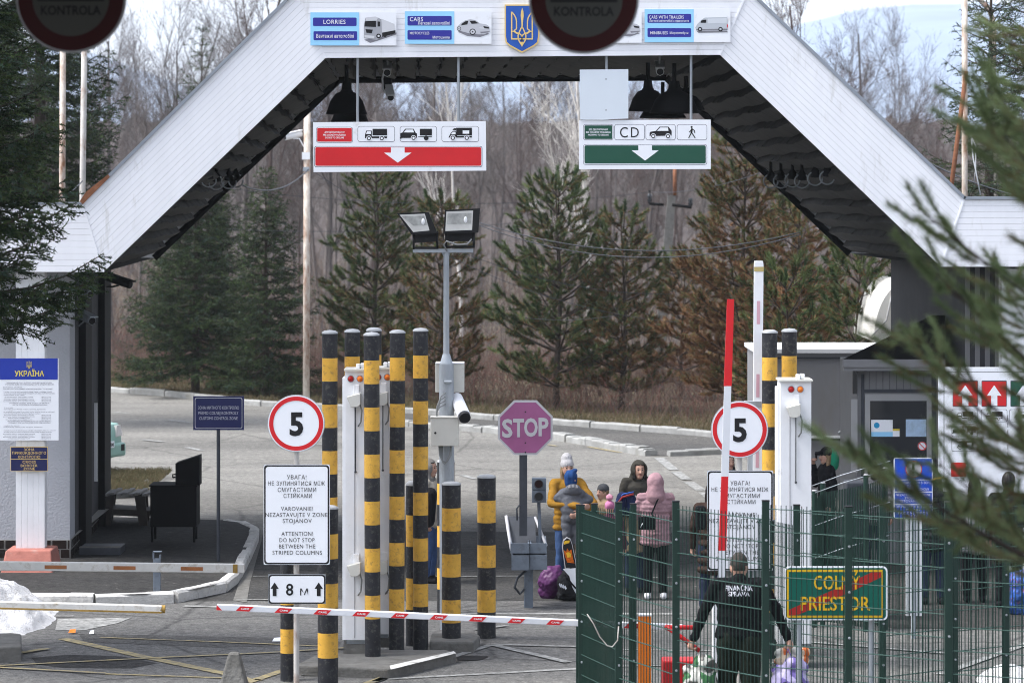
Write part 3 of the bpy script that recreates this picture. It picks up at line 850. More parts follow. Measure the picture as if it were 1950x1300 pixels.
def car_picture(b, x, y, k, d):
    G1 = mat("print_car_silver", (0.52, 0.53, 0.57), 0.5); G2 = mat("print_light", (0.60, 0.61, 0.64), 0.5); G3 = mat("print_shadow", (0.22, 0.22, 0.25), 0.5)
    p = lambda *q: [(x + a * k, y + c * k) for a, c in q]
    b.pp(p((2, 24), (20, 32), (44, 34), (62, 28), (58, 26), (10, 20)), d, G3, 0, 0.001)
    b.pp(p((1, 14), (8, 7), (16, 2), (26, 0), (36, 2), (44, 8), (56, 10), (62, 14), (63, 24), (52, 29), (40, 29), (24, 27), (8, 23), (1, 20)), d, G1, 0, 0.002)
    b.pp(p((9, 9), (16, 4), (22, 3), (20, 10), (8, 12)), d, M_ink, 0, 0.003)
    b.pp(p((24, 3), (34, 3), (42, 8), (28, 9)), d, M_ink, 0, 0.003)
    b.pp(p((44, 15), (54, 16), (52, 19), (42, 17)), d, G2, 0, 0.003)
    b.pp(p((50, 13), (61, 15), (61, 18), (52, 17)), d, M_ink, 0, 0.004)
    b.pp(p((44, 24), (62, 23), (62, 25), (46, 27)), d, G3, 0, 0.003)
    for cx, cy, r_ in ((30, 24, 6), (4, 18, 4)):
        b.disc(x + cx * k, y + cy * k, r_ * k, d, M_ink, 0, 0.004, 18); b.disc(x + cx * k, y + cy * k, r_ * .72 * k, d, G2, 0, 0.005, 14); b.disc(x + cx * k, y + cy * k, r_ * .25 * k, d, M_ink, 0, 0.006, 10)
def van_picture(b, x, y, k, d):
    G2 = mat("print_van_silver", (0.50, 0.53, 0.57), 0.5); G3 = mat("print_shadow", (0.22, 0.22, 0.25), 0.5); G4 = mat("print_van_light", (0.62, 0.65, 0.69), 0.5)
    p = lambda *q: [(x + a * k, y + c * k) for a, c in q]
    b.pp(p((2, 26), (60, 26), (62, 29), (6, 30)), d, G3, 0, 0.001)
    b.pp(p((0, 20), (4, 13), (12, 5), (18, 1), (61, 0), (62, 24), (2, 25)), d, G2, 0, 0.002)
    b.pp(p((24, 3), (60, 2), (60, 12), (24, 12)), d, G4, 0, 0.003)
    b.pp(p((11, 7), (16, 5), (21, 5), (21, 11), (10, 11)), d, M_ink, 0, 0.003)
    b.pp(p((60, 14), (62, 14), (62, 20), (60, 20)), d, M_red, 0, 0.004)
    b.pp(p((2, 23), (61, 22), (61, 25), (2, 25)), d, G3, 0, 0.003)
    for cx in (9, 48):
        b.disc(x + cx * k, y + 23 * k, 4.2 * k, d, M_ink, 0, 0.005, 16); b.disc(x + cx * k, y + 23 * k, 2.2 * k, d, G2, 0, 0.006, 12)

def banner(u0, v0, u1, v1, split, lines, pic, label):
    d = DF - 0.03
    t = sgn("direction_banner", label, "sign", (u0 + u1) / 2, v1, d, "banners on the gate beam")
    b = MB(); b.pbox(u0, v0, u1, v1, d, M_sign, 0.012)
    b.pp([(u0, v0), (split, v0), (split, v1), (u0, v1)], d, M_lblue, 0, 0.002); b.build("panel", t)
    b = MB()
    for (a0, c0, a1, c1, tx) in lines:
        b.pp(rr(a0, c0, a1, c1, 2), d, M_indigo, 0, 0.004)
    b.build("blue_plate", t)
    b = MB()
    for (a0, c0, a1, c1, tx) in lines:
        for (s_, uu, vv, w_, h_) in tx: b.text(s_, uu, vv, d - 0.004, M_sign, w=w_, h=h_, bold=0.004, sp=1.08)
    b.build("lettering", t)
    b = MB(); pic(b, d - 0.002); b.build("printed_vehicle", t)
banner(591, 24, 755, 87, 684, [(596, 34, 679, 50, [("LORRIES", 637, 42, 42, 8)]), (597, 60, 680, 77, [("Вантажні автомобілі", 638, 69, 71, 7)])],
       lambda b, d: lorry_front(b, 693, 32, 1.0, d), "light blue and white LORRIES banner at the left end of the beam")
banner(771, 22, 936, 84, 865, [(776, 31, 860, 49, [("CARS", 793, 37, 25, 8), ("Легкові автомобілі", 826, 44.5, 60, 6)]), (776, 58, 860, 76, [("MOTOCYCLES", 799, 63.5, 37, 5), ("Мотоцикли", 840, 71.5, 32, 5)])],
       lambda b, d: car_picture(b, 870, 37, 1.0, d), "light blue and white CARS banner left of the blue shield")
banner(1052, 20, 1222, 82, 1150, [(1058, 29, 1142, 46, [("CARS", 1075, 35, 25, 8), ("Легкові автомобілі", 1108, 42.5, 60, 6)]), (1058, 56, 1142, 73, [("BUSES", 1076, 62, 25, 5), ("Автобуси", 1122, 69, 32, 5)])],
       lambda b, d: car_picture(b, 1156, 36, 1.0, d), "car banner mostly hidden behind the right round control sign")
banner(1227.5, 18, 1391, 81, 1321, [(1233, 27, 1316, 44, [("CARS WITH TRAILERS", 1269, 33, 66, 6), ("Легкові автомобілі з причепами", 1274, 40, 75, 4.4)]), (1233, 54, 1316, 71, [("MINIBUSES", 1255, 63, 33, 5.5), ("Мікроавтобуси", 1293, 63, 35, 4.4)])],
       lambda b, d: van_picture(b, 1324, 33, 1.0, d), "light blue and white MINIBUSES banner with a van at the right end of the beam")

# --- state emblem shield with the trident
def trident(b, ox, oy, s, d, m):
    T = lambda x, y: (ox + x / s, oy + y / s)
    for mir in (1, -1):
        q = lambda pts: [T(585 + mir * (x - 585), y) for x, y in pts]
        b.stroke(q([(372, 255), (372, 810)]), 27 / s, d, m, 0.004)
        b.stroke(q([(385, 262), (430, 320), (460, 380), (472, 450), (472, 600), (430, 632)]), 24 / s, d, m, 0.005)
        b.stroke(q([(372, 808), (585, 808)]), 26 / s, d, m, 0.006)
        b.stroke(q([(380, 652), (425, 655)]), 22 / s, d, m, 0.0065)
        b.stroke(q([(425, 640), (450, 672), (490, 695), (530, 690)]), 34 / s, d, m, 0.007)
        b.stroke(q([(590, 540), (560, 600), (520, 690), (505, 740), (505, 800), (530, 860), (585, 945)]), 24 / s, d, m, 0.008)
        b.stroke(q([(520, 690), (565, 725), (585, 770), (585, 900)]), 22 / s, d, m, 0.009)
    b.pp([T(*p) for p in ((590, 165), (614, 240), (620, 330), (608, 430), (602, 560), (576, 560), (570, 430), (558, 330), (566, 240))], d, m, 0, 0.010)
    b.pp([T(*p) for p in ((545, 870), (625, 870), (600, 930), (585, 980), (570, 930))], d, m, 0, 0.0105)
t = sgn("emblem_shield", "blue shield with a golden trident in the middle of the beam", "emblem", 994, 100, DF - 0.04)
S_ = [(961, 9), (1027, 9), (1027, 70), (1025, 82), (1018, 88), (994, 101), (970, 88), (963, 82), (961, 70)]
b = MB(); b.pp(S_, DF - 0.04, M_gold, 0.035); b.pp([(994 + (u - 994) * .925, 52 + (v - 52) * .94) for u, v in S_], DF - 0.042, M_emblem); b.build("shield", t)
b = MB(); trident(b, 940, 0, 10.83, DF - 0.042, M_gold); b.build("trident", t)

# --- hanging customs signs
def tiny_truck(b, x, y, k, d, kind):
    p = lambda *q: [(x + a * k, y + c * k) for a, c in q]
    wh = lambda cx, cy, r_=4.0: (b.disc(x + cx * k, y + cy * k, (r_ + 1.2) * k, d, M_sign, 0, 0.006, 18), b.disc(x + cx * k, y + cy * k, r_ * k, d, M_ink, 0, 0.007, 18), b.disc(x + cx * k, y + cy * k, r_ * .58 * k, d, M_sign, 0, 0.008, 14))
    if kind == "truck":
        b.pp(p((14.5, 0.5), (42, 0.5), (42, 13), (14.5, 13)), d, M_ink, 0, 0.004)
        b.pp(p((0, 18.5), (0, 12), (2.5, 4), (13, 4), (13, 15), (42, 15), (42, 18.5)), d, M_ink, 0, 0.003)
        b.pp(p((2, 10.5), (4, 5.4), (11.5, 5.4), (11.5, 10.5)), d, M_sign, 0, 0.005)
        wh(7.5, 18.5); wh(32, 18.5)
    elif kind == "trailer":
        b.pp(p((0, 9), (4, 7.5), (9, 0.5), (25, 0.5), (29, 8), (31.5, 9.5), (31.5, 18), (0, 18)), d, M_ink, 0, 0.003)
        b.pp(p((6, 7.5), (10.5, 2), (24, 2), (26, 7.5)), d, M_sign, 0, 0.005)
        b.pp(p((37, 0.5), (60, 0.5), (60, 13), (37, 13)), d, M_ink, 0, 0.003); b.pp(p((34, 15.2), (60, 14.2), (60, 16), (34, 16.4)), d, M_ink, 0, 0.0035)
        wh(25, 18.0); b.disc(x + 49 * k, y + 18 * k, 4.6 * k, d, M_ink, 0, 0.006, 16); b.disc(x + 0.6 * k, y + 18 * k, 1.8 * k, d, M_ink, 0, 0.006, 8)
    elif kind == "camper":
        b.pp(p((14, 0), (43, 0), (43, 14), (15, 14)), d, M_ink, 0, 0.003)
        b.pp(p((0, 18), (4, 10), (8, 6), (14, 6), (16, 15), (43, 15), (43, 18)), d, M_ink, 0, 0.0035)
        b.pp(p((7, 4.5), (10, 1), (14, 1), (14, 4.5)), d, M_ink, 0, 0.0035)
        b.pp(p((4.5, 12), (8, 7.5), (13, 7.5), (13, 12)), d, M_sign, 0, 0.005); b.pp(p((26, 5), (38, 5), (38, 11), (26, 11)), d, M_sign, 0, 0.005)
        wh(8, 18.5); wh(33.5, 18.5)
    elif kind == "car":
        b.pp(p((0, 12), (2, 9.5), (12, 8), (19, 0), (36, 0), (42, 8), (42, 17), (0, 18)), d, M_ink, 0, 0.003)
        b.pp(p((14, 8), (20, 1.6), (35, 1.6), (36, 8)), d, M_sign, 0, 0.005)
        wh(7, 18); wh(35, 18)
    elif kind == "walker":
        b.disc(x + 6 * k, y + 1.5 * k, 2.0 * k, d, M_ink, 0, 0.003, 14)
        for q, w_ in (([(6.5, 5), (5.6, 12)], 3.2), ([(5.6, 12), (3, 17), (0.6, 22)], 1.9), ([(6, 12), (9.5, 17), (12.5, 22)], 1.9), ([(7, 5), (11.4, 8), (12, 12.5)], 1.5), ([(5.6, 6), (3.4, 9.5), (1.2, 11)], 1.5)):
            b.stroke([(x + a * k, y + c * k) for a, c in q], w_ * k, d, M_ink, 0.004)
def small_frame(b, u0, v0, u1, v1, d):
    b.pp(rr(u0, v0, u1, v1, 4.5), d, M_line, 0, 0.0015); b.pp(rr(u0 + 0.8, v0 + 0.8, u1 - 0.8, v1 - 0.8, 4), d, M_sign, 0, 0.0025)
def arrow_down(b, u, v0, v1, d):
    b.pp([(u - 13, v0), (u + 13, v0), (u + 13, v0 + 10), (u + 26, v0 + 10), (u, v1), (u - 26, v0 + 10), (u - 13, v0 + 10)], d, M_sign, 0, 0.005)

DS = 44.56
t = sgn("hanging_lane_sign", "white hanging sign with a long red field and white arrow", "sign", 760, 327, DS, "customs lane signs hung from the canopy")
b = MB(); b.pp([(596, 233), (925, 231), (926, 325), (597, 328)], DS, M_sign, 0.03); b.build("panel", t)
b = MB()
b.pp(rr(598.5, 278.5, 918.5, 318.5, 4), DS, M_line, 0, 0.0015); b.pp(rr(599.5, 279.5, 917.5, 317.5, 4), DS, M_sign, 0, 0.002); b.pp(rr(600.5, 280.5, 916.5, 316, 3), DS, M_red, 0, 0.003)
b.pp(rr(602, 242, 672, 272, 4.5), DS, M_line, 0, 0.0015); b.pp(rr(602.8, 242.8, 671.2, 271.2, 4), DS, M_sign, 0, 0.002); b.pp(rr(604, 244, 670, 270, 2), DS, M_red, 0, 0.003)
arrow_down(b, 757.5, 281, 310, DS); b.build("red_field", t)
b = MB()
for i, s_ in enumerate(("ДЛЯ ДЕКЛАРУВАННЯ", "PRE COLNÉ VYHLÁSENIA", "GOODS TO DECLARE")): b.text(s_, 637, 252 + i * 5.2, DS - 0.003, M_sign, w=(38, 43, 36)[i], h=3.1, bold=0.02)
b.build("lettering", t)
b = MB()
for u0, u1 in ((681, 752), (761.5, 832), (841, 912)): small_frame(b, u0, 240.5, u1, 270.5, DS)
tiny_truck(b, 695, 245, 1.0, DS - 0.002, "truck"); tiny_truck(b, 762.5, 245, 1.0, DS - 0.002, "trailer"); tiny_truck(b, 854, 243.5, 1.04, DS - 0.002, "camper")
b.build("pictograms", t)
b = MB()
for u in (681, 873): b = MB(); b.cyl(W(u, 100, DS + .03), W(u, 234, DS + .03), 0.019, 0.019, M_galv, 8); b.build("hanging_rod", t)

t = sgn("hanging_lane_sign", "white hanging sign with a dark green field and CD box", "sign", 1228, 322, DS, "customs lane signs hung from the canopy")
b = MB(); b.pp([(1103, 229), (1353.5, 228), (1353.5, 322), (1102.5, 322.5)], DS, M_sign, 0.03); b.build("panel", t)
b = MB()
b.pp(rr(1110.5, 275, 1346.5, 314, 4.5), DS, M_line, 0, 0.0015); b.pp(rr(1111.3, 275.8, 1345.7, 313.2, 4), DS, M_sign, 0, 0.002); b.pp(rr(1113, 277, 1344, 311.5, 3), DS, M_green, 0, 0.003)
b.pp(rr(1110.5, 237, 1168, 267, 4.5), DS, M_line, 0, 0.0015); b.pp(rr(1111.3, 237.8, 1167.2, 266.2, 4), DS, M_sign, 0, 0.002); b.pp(rr(1113, 239, 1166, 265, 2), DS, M_green, 0, 0.003)
arrow_down(b, 1228.5, 276.5, 306, DS); b.build("green_field", t)
b = MB()
for i, s_ in enumerate(("БЕЗ ДЕКЛАРУВАННЯ", "BEZ COLNÉHO VYHLÁSENIA", "NOTHING TO DECLARE")): b.text(s_, 1139.5, 247 + i * 5.0, DS - 0.003, M_sign, w=(36, 47, 39)[i], h=3.0, bold=0.02)
b.text("C", 1188, 252, DS - 0.0025, M_ink, w=15, h=20); b.text("D", 1209, 252, DS - 0.0025, M_ink, w=15, h=19.5)
b.build("lettering", t)
b = MB()
for u0, u1 in ((1170, 1227.5), (1229.5, 1286.5), (1289, 1346.5)): small_frame(b, u0, 237, u1, 267, DS)
tiny_truck(b, 1237, 241.5, 1.0, DS - 0.002, "car"); tiny_truck(b, 1311, 240.8, 1.0, DS - 0.002, "walker"); b.build("pictograms", t)
b = MB()
for u in (1155, 1316): b = MB(); b.cyl(W(u, 100, DS + .03), W(u, 230, DS + .03), 0.019, 0.019, M_galv, 8); b.build("hanging_rod", t)
t = sgn("blank_board", "blank pale square board above the green hanging sign", "board", 1150, 228, DS - .02)
b = MB(); b.pp([(1104, 133), (1196.5, 132), (1196.5, 226), (1170, 227), (1150, 228.5), (1105, 228)], DS - .02, mat("bluish_white_board", (0.66, 0.72, 0.78), 0.5, 0.02, 3), 0.015); b.build("panel", t)
b = MB(); b.disc(1154, 151, 1.2, DS - .02, M_ink, 0, .004, 8); b.disc(1154, 210, 1.2, DS - .02, M_ink, 0, .004, 8); b.build("screws", t)

# --- round control signs hanging near the camera, under the near roof
M_ksign = mat("shaded_sign_face", (0.075, 0.075, 0.067), 0.5); M_kred = mat("shaded_sign_red", (0.045, 0.003, 0.004), 0.5)  # face and red darkened so the colour itself carries the roof's shade
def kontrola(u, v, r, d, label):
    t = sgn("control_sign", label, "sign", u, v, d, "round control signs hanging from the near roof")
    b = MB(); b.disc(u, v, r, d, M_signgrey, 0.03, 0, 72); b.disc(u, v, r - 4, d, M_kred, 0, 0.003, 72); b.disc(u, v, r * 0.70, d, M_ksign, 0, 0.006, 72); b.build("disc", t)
    b = MB(); b.text("KONTROLA", u, v + 24, d - 0.006, M_ink, w=114, h=17, bold=0.02)
    b.text("PASOVÁ", u, v - 30, d - 0.006, M_ink, w=92, h=17, bold=0.02)
    b.pp([(u - 64, v - 3), (u + 64, v - 3), (u + 64, v + 7), (u - 64, v + 7)], d - 0.006, M_ink, 0, 0.003); b.build("lettering", t)
    b = MB(); b.cyl(W(u - 60, v - 60, d + .05), W(u - 60, v - 400, d + .05), 0.02, 0.02, M_galv, 8); b.cyl(W(u + 60, v - 60, d + .05), W(u + 60, v - 400, d + .05), 0.02, 0.02, M_galv, 8); b.build("hanger", t)
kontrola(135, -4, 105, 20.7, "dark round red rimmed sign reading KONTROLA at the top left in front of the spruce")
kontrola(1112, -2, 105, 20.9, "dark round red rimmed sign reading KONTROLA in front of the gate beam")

# --- speed sign groups
def speed_group(du, dv, label, d=34.6):
    t = sgn("speed_limit_sign", label, "sign", 564 + du, 1318, d, "speed limit posts before the striped columns")
    b = MB(); b.cyl((X(564 + du, d), d + 0.05, 0), (X(564 + du, d), d + 0.05, Z(780 + dv, d)), 0.031, 0.031, M_oldpole, 12); b.build("pole", t)
    u, v = 564 + du, 806 + dv
    b = MB(); b.disc(u, v, 54.5, d, M_signgrey, 0.02, 0, 64); b.disc(u, v, 53.5, d, M_sign, 0, 0.003, 64); b.ring(u, v, 43.5, 51.5, d, M_red, 0.006, 64)
    b.text("5", u + 0.5, v + 0.5, d - 0.003, M_ink, w=26, h=42, bold=0.035); b.build("round_plate", t)
    u0, v0, u1, v1 = 502 + du, 884 + dv, 628 + du, 1074.5 + dv
    b = MB(); b.pbox(u0, v0, u1, v1, d, M_galv, 0.015); b.pp(rr(u0, v0, u1, v1, 4), d, M_sign, 0, 0.002)
    b.pp(rr(u0 + 1, v0 + 1, u1 - 1, v1 - 1, 6), d, M_ink, 0, 0.004); b.pp(rr(u0 + 4, v0 + 4, u1 - 4, v1 - 4, 5), d, M_sign, 0, 0.006); b.build("warning_plate", t)
    b = MB()
    L = [("УВАГА!", 565, 908, 37), ("НЕ ЗУПИНЯТИСЯ МІЖ", 564.5, 920, 108), ("СМУГАСТИМИ", 565.5, 932, 73), ("СТІЙКАМИ", 567, 943.5, 54),
         ("VAROVANIE!", 565.5, 968, 61), ("NEZASTAVUJTE V ZONE", 564.5, 979.5, 118), ("STOJANOV", 566, 991, 55),
         ("ATTENTION!", 566, 1015.5, 60), ("DO NOT STOP", 565.5, 1027.5, 67), ("BETWEEN THE", 566, 1039.5, 69), ("STRIPED COLUMNS", 566, 1051.5, 94)]
    for s_, uu, vv, w_ in L: b.text(s_, uu + du, vv + dv, d - 0.006, M_ink, w=w_, h=7.8, bold=0.0, sp=1.12)
    b.build("lettering", t)
    u0, v0, u1, v1 = 511 + du, 1093 + dv, 620 + du, 1149 + dv
    b = MB(); b.pbox(u0, v0, u1, v1, d, M_galv, 0.015); b.pp(rr(u0 + .5, v0 + .5, u1 - .5, v1 - .5, 6), d, M_ink, 0, 0.004); b.pp(rr(u0 + 3, v0 + 3, u1 - 3, v1 - 3, 5), d, M_sign, 0, 0.006)
    b.text("8", 551.5 + du, 1121.5 + dv, d - 0.006, M_ink, w=14, h=22, bold=0.015); b.text("М", 579 + du, 1126.5 + dv, d - 0.006, M_ink, w=15, h=12.5, bold=0.01)
    for a in (523, 607):
        a += du; c = 1108 + dv
        b.pp([(a, c), (a + 8, c + 12), (a + 3.6, c + 12), (a + 3.6, c + 26), (a - 3.6, c + 26), (a - 3.6, c + 12), (a - 8, c + 12)], d, M_ink, 0, 0.009)
    b.build("distance_plate", t)
speed_group(0, 0, "speed limit 5 post standing left of the striped columns")
speed_group(844.5, 11.5, "speed limit 5 post crossed by the red and white raised arm")

# --- stop sign with counterweight troughs
DST = 41.6
t = sgn("stop_sign", "faded pink octagonal STOP sign on a dark post with grey troughs", "sign", 1000, 1158, DST)
octa = lambda r_: [(1000.5 + r_ / math.cos(R(22.5)) * math.cos(R(22.5 + 45 * i)), 814 + r_ / math.cos(R(22.5)) * math.sin(R(22.5 + 45 * i))) for i in range(8)]
b = MB(); b.pp(octa(52), DST, M_signgrey, 0.02); b.pp(octa(48), DST, M_pink, 0, 0.003); b.build("octagon", t)
b = MB()
for s_, uu, w_ in (("S", 966, 20), ("T", 987.5, 21), ("O", 1011, 26), ("P", 1035, 19)): b.text(s_, uu, 813.5 - (uu - 1000) * 0.04, DST - 0.003, M_signgrey, w=w_, h=33, bold=0.03)
for vv in (784, 843, 861): b.disc(1000.5, vv, 1.6, DST - 0.003, M_ink, 0, 0.002, 8)
b.build("lettering", t)
b = MB(); b.pbox(989, 858, 1004, 1020, DST + .03, M_dkgrey, 0.10); b.build("post", t)
b = MB(); b.pbox(998, 1040, 1015, 1158, DST + .02, M_bluegrey, 0.12); b.build("base_post", t, bevel=0.006)
def trough(u0, v0, u1, v1, d, dep, nm):
    b = MB(); a = W(u0, v1, d); c = W(u1, v0, d); w = c.x - a.x; h = c.z - a.z; tk = 0.02
    b.box(((a.x + c.x) / 2, d + tk / 2, (a.z + c.z) / 2), (w, tk, h), M_bluegrey)
    b.box(((a.x + c.x) / 2, d + dep - tk / 2, (a.z + c.z) / 2), (w, tk, h), M_bluegrey)
    b.box((a.x + tk / 2, d + dep / 2, (a.z + c.z) / 2 + .002), (tk, dep - 2 * tk, h - .004), M_bluegrey)
    b.box((c.x - tk / 2, d + dep / 2, (a.z + c.z) / 2 + .002), (tk, dep - 2 * tk, h - .004), M_bluegrey)
    b.box(((a.x + c.x) / 2, d + dep / 2, a.z + tk / 2), (w - 2 * tk - .004, dep - 2 * tk, tk), M_bluegrey)
    b.build(nm, t)
trough(972, 1034, 1008, 1053, DST - 0.20, 0.8, "weight_trough"); trough(1009, 1034, 1041, 1053, DST - 0.16, 0.9, "weight_trough")
trough(974, 1057, 1008, 1085, DST - 0.22, 0.4, "weight_trough"); trough(1009, 1056, 1042, 1084, DST - 0.18, 0.4, "weight_trough")
b = MB()
b.prism([W(964, 983, DST + .5), W(1018, 983, DST + .5), W(1022, 1040, DST + .1), W(972, 1040, DST + .1)], (0, 0.03, 0), M_dkgrey)
b.tube([W(964, 983, DST + .5), W(968, 1010, DST + .2), W(974, 1046, DST - .1)], 0.025, M_signgrey, 5); b.tube([W(1019, 985, DST + .5), W(1040, 1038, DST - .1)], 0.02, M_signgrey, 5)
b.build("tray_frame", t)
b = MB(); b.tube([W(1002, 1085, DST), W(985, 1100, DST - .05), W(980, 1118, DST - .05), W(990, 1130, DST), W(999, 1120, DST)], 0.018, M_dkgrey, 6); b.tube([W(985, 990, DST), W(984, 968, DST), W(990, 960, DST)], 0.012, M_dkgrey, 5); b.build("cable", t)

t = sgn("signal_light", "small grey two lamp traffic signal right of the STOP post", "traffic light", 1024, 1031, DST + .06)
b = MB(); b.pbox(1013, 910, 1040, 933, DST + .02, M_bluegrey, 0.14); b.pbox(1013, 933.6, 1040, 956.5, DST + .02, M_bluegrey, 0.14); b.build("housing", t, bevel=0.006)
for vv, mm in ((921, mat("dark_red_lens", (0.045, 0.012, 0.012), 0.15)), (945, M_glassdk)):
    b = MB(); c = W(1026, vv, DST); 
    b.lathe([(0.052, 0.03), (0.058, -0.02), (0.060, -0.09), (0.054, -0.09), (0.050, 0.02)], c + Vector((0, .03, 0)), M_dkgrey, 20, axis=(0, 1, 0))
    b.lathe([(0.0, 0.0), (0.05, 0.0)], c + Vector((0, 0.012, 0)), mm, 20, axis=(0, 1, 0)); b.build("lens", t)
b = MB(); b.cyl(W(1026, 956, DST + .09), W(1029, 1036, DST + .09), 0.022, 0.022, M_bluegrey, 8); b.build("stem", t)

# --- customs zone sign by the platform
DC = GD(1068, .14)
t = sgn("customs_sign", "navy customs control zone sign on a thin post on the platform", "sign", 416, 1068, DC)
b = MB(); b.pbox(368, 754, 464.5, 818.5, DC, M_navy, 0.02); b.pp(rr(371, 757, 461.5, 815.5, 3), DC, M_signgrey, 0, .002); b.pp(rr(372.2, 758.2, 460.3, 814.3, 3), DC, M_navy, 0, .004); b.build("panel", t)
b = MB()
for s_, vv, w_ in (("ЗОНА МИТНОГО КОНТРОЛЮ", 776, 78), ("PÁSMO COLNEJ KONTROLY", 786, 76), ("CUSTOMS CONTROL ZONE", 796, 73)): b.text(s_, 416, vv, DC - .004, mat("sign_lettering_grey", (0.45, 0.46, 0.52), .5), w=w_, h=5.6)
b.build("lettering", t)
b = MB(); b.cyl((X(415.5, DC), DC + .035, .12), (X(415.5, DC), DC + .035, Z(800, DC)), 0.026, 0.026, M_dkgrey, 12); b.build("post", t)

# --- notices on the passport building
DN = 44.70
t = sgn("information_notice", "large blue and white notice headed УКРАЇНА on the left pier", "notice", 55, 838, DN)
b = MB(); b.pbox(-2, 682, 111.5, 838, DN, M_sign, .01); b.pp([(-2, 682), (110, 682), (110, 722.5), (-2, 722.5)], DN, M_blue, 0, .002); b.build("panel", t)
b = MB(); Y_ = mat("notice_yellow", (0.80, 0.66, 0.10), .5); b.text("УКРАЇНА", 56, 711, DN - .003, Y_, w=56, h=10, bold=.02); trident(b, 43.8, 683.0, 50.0, DN - .003, Y_); b.build("heading", t)
b = MB(); rn = random.Random(5)
LN = [("МІЖНАРОДНИЙ ПУНКТ ПРОПУСКУ ЧЕРЕЗ ДЕРЖАВНИЙ КОРДОН", 56, 728.5, 86, 2.0), ("УКРАЇНИ ДЛЯ АВТОМОБІЛЬНОГО СПОЛУЧЕННЯ", 56, 731.8, 92, 2.0), ("Режим роботи - цілодобовий", 24, 737, 36, 1.8), ("Види контролю: прикордонний, митний, ветеринарний, фітосанітарний", 53, 740, 94, 1.8),
      ("З питань пропуску через державний кордон України, громадяни України", 53, 745.5, 92, 1.8), ("та іноземці можуть звертатися до посадових осіб Державної Прикордонної", 56, 748.6, 98, 1.8), ("служби України за телефонами:", 27, 751.7, 40, 1.8),
      ("INTERNATIONAL FOR (PORT OF ENTRY)", 56, 767.5, 76, 2.0), ("ON THE STATE BORDER OF UKRAINE (automobile)", 57, 770.5, 66, 1.8), ("24 hours open", 16, 775.8, 17, 1.7), ("Type of the control: frontier, customs, veterinary, phytosanitary", 47, 778.8, 80, 1.8),
      ("All questions concerning Ukraine state border crossing should be addressed", 55, 783.6, 97, 1.8), ("to Border Guard officials at the following phone numbers", 42, 786.8, 70, 1.8),
      ("MEDZINÁRODNÉ KONKRÉTE PRECHODU CEZ ŠTÁTNU HRANICU", 56, 801.5, 83, 2.0), ("UKRAJINY PRE AUTOMOBILOVÚ PREVÁDZKU", 56, 804.5, 80, 1.9), ("Prevádzkový režim - nepretržite", 22, 810, 30, 1.7), ("Druhy kontroly: hraničná, colná, veterinárna, fytosanitárna", 44, 812.8, 74, 1.8),
      ("V otázkach prechodu štátnej hranice Ukrajiny ukrajinských občanov a cudzincov", 57, 819, 100, 1.8), ("sa treba obrátiť na úradníkov Štátnej hraničnej služby Ukrajiny telefónom", 53, 822, 92, 1.8)]
for s_, uu, vv, w_, h_ in LN: b.text(s_, uu, vv, DN - .002, M_line, w=w_, h=h_)
for v0 in (755.5, 790, 826):
    for k in range(4): b.text("начальник відділу прикордонної служби", 36, v0 + k * 2.8, DN - .002, M_line, w=rn.uniform(40, 62), h=1.4); b.text("(8243) 371-45", 88, v0 + k * 2.8, DN - .002, M_line, w=18, h=1.5)
b.build("lettering", t)
t = sgn("zone_plaque", "blue plaque with gold letters CROSS BORDER ZONE below the УКРАЇНА notice", "sign", 55, 897, DN)
b = MB(); b.pbox(20, 850, 91, 896.5, DN, M_gold, .012); b.pp([(21, 851), (90.2, 851), (90.2, 873.2), (21, 873.2)], DN, M_navy, 0, .002); b.pp([(21, 874.4), (90.2, 874.4), (90.2, 895.6), (21, 895.6)], DN, M_navy, 0, .002); b.build("panel", t)
b = MB()
for s_, vv, w_ in (("ЗОНА", 855.5, 20), ("ПРИКОРДОННОГО", 862, 64), ("КОНТРОЛЮ", 869.5, 42), ("CROSS", 879, 25), ("BORDER", 886, 32), ("ZONE", 892, 22)): b.text(s_, 55.5, vv, DN - .003, M_gold, w=w_, h=4.9, bold=.0, sp=1.1)
b.build("lettering", t)

# --- blue pedestrian sign, lane board, end of customs zone sign
DB_ = 38.8
t = sgn("rules_sign", "blue sign with white text boxes on a white corrugated post", "sign", 1739, 1215, DB_)
b = MB(); b.pp(rr(1702, 871, 1776, 987, 5), DB_, M_sign, .015); B2 = mat("bright_sign_blue", (0.012, 0.075, 0.55), .4, .05, 4)
for v0, v1 in ((873, 912), (914, 935), (937.5, 958.5), (961, 985)): b.pp([(1704, v0), (1774.5, v0), (1774.5, v1), (1704, v1)], DB_, B2, 0, .002)
b.build("panel", t)
b = MB()
b.disc(1740, 893, 16, DB_, M_red, 0, .004, 32); b.disc(1740, 893, 14.5, DB_, M_signgrey, 0, .006, 32); b.stroke([(1739, 884), (1739, 893)], 4.5, DB_, M_ink, .008); b.disc(1739, 899, 2.6, DB_, M_ink, 0, .008, 10)
for s_, vv, w_ in (("НЕ ЗУПИНЯТИСЯ В ЗОНІ", 918.5, 66), ("СТІЙОК", 924.5, 24), ("ПРОХОДИТИ ПО ОДНОМУ", 931, 60), ("NEZASTAVUJTE V ZONE", 941.5, 66), ("STOJANOV", 947.5, 32), ("TESTOVANIE OSÔB", 953.5, 58), ("DO NOT STOP BETWEEN", 964, 66), ("PILLARS", 970, 26), ("PASS ONE PERSON", 976, 56), ("AT A TIME", 982, 28)): b.text(s_, 1739, vv, DB_ - .003, M_sign, w=w_, h=4.3, sp=1.08)
b.build("lettering", t)
b = MB()
for i in range(4): b.pbox(1725 + i * 8.2, 985, 1731 + i * 8.2, 1172, DB_ + .03, M_white, .05)
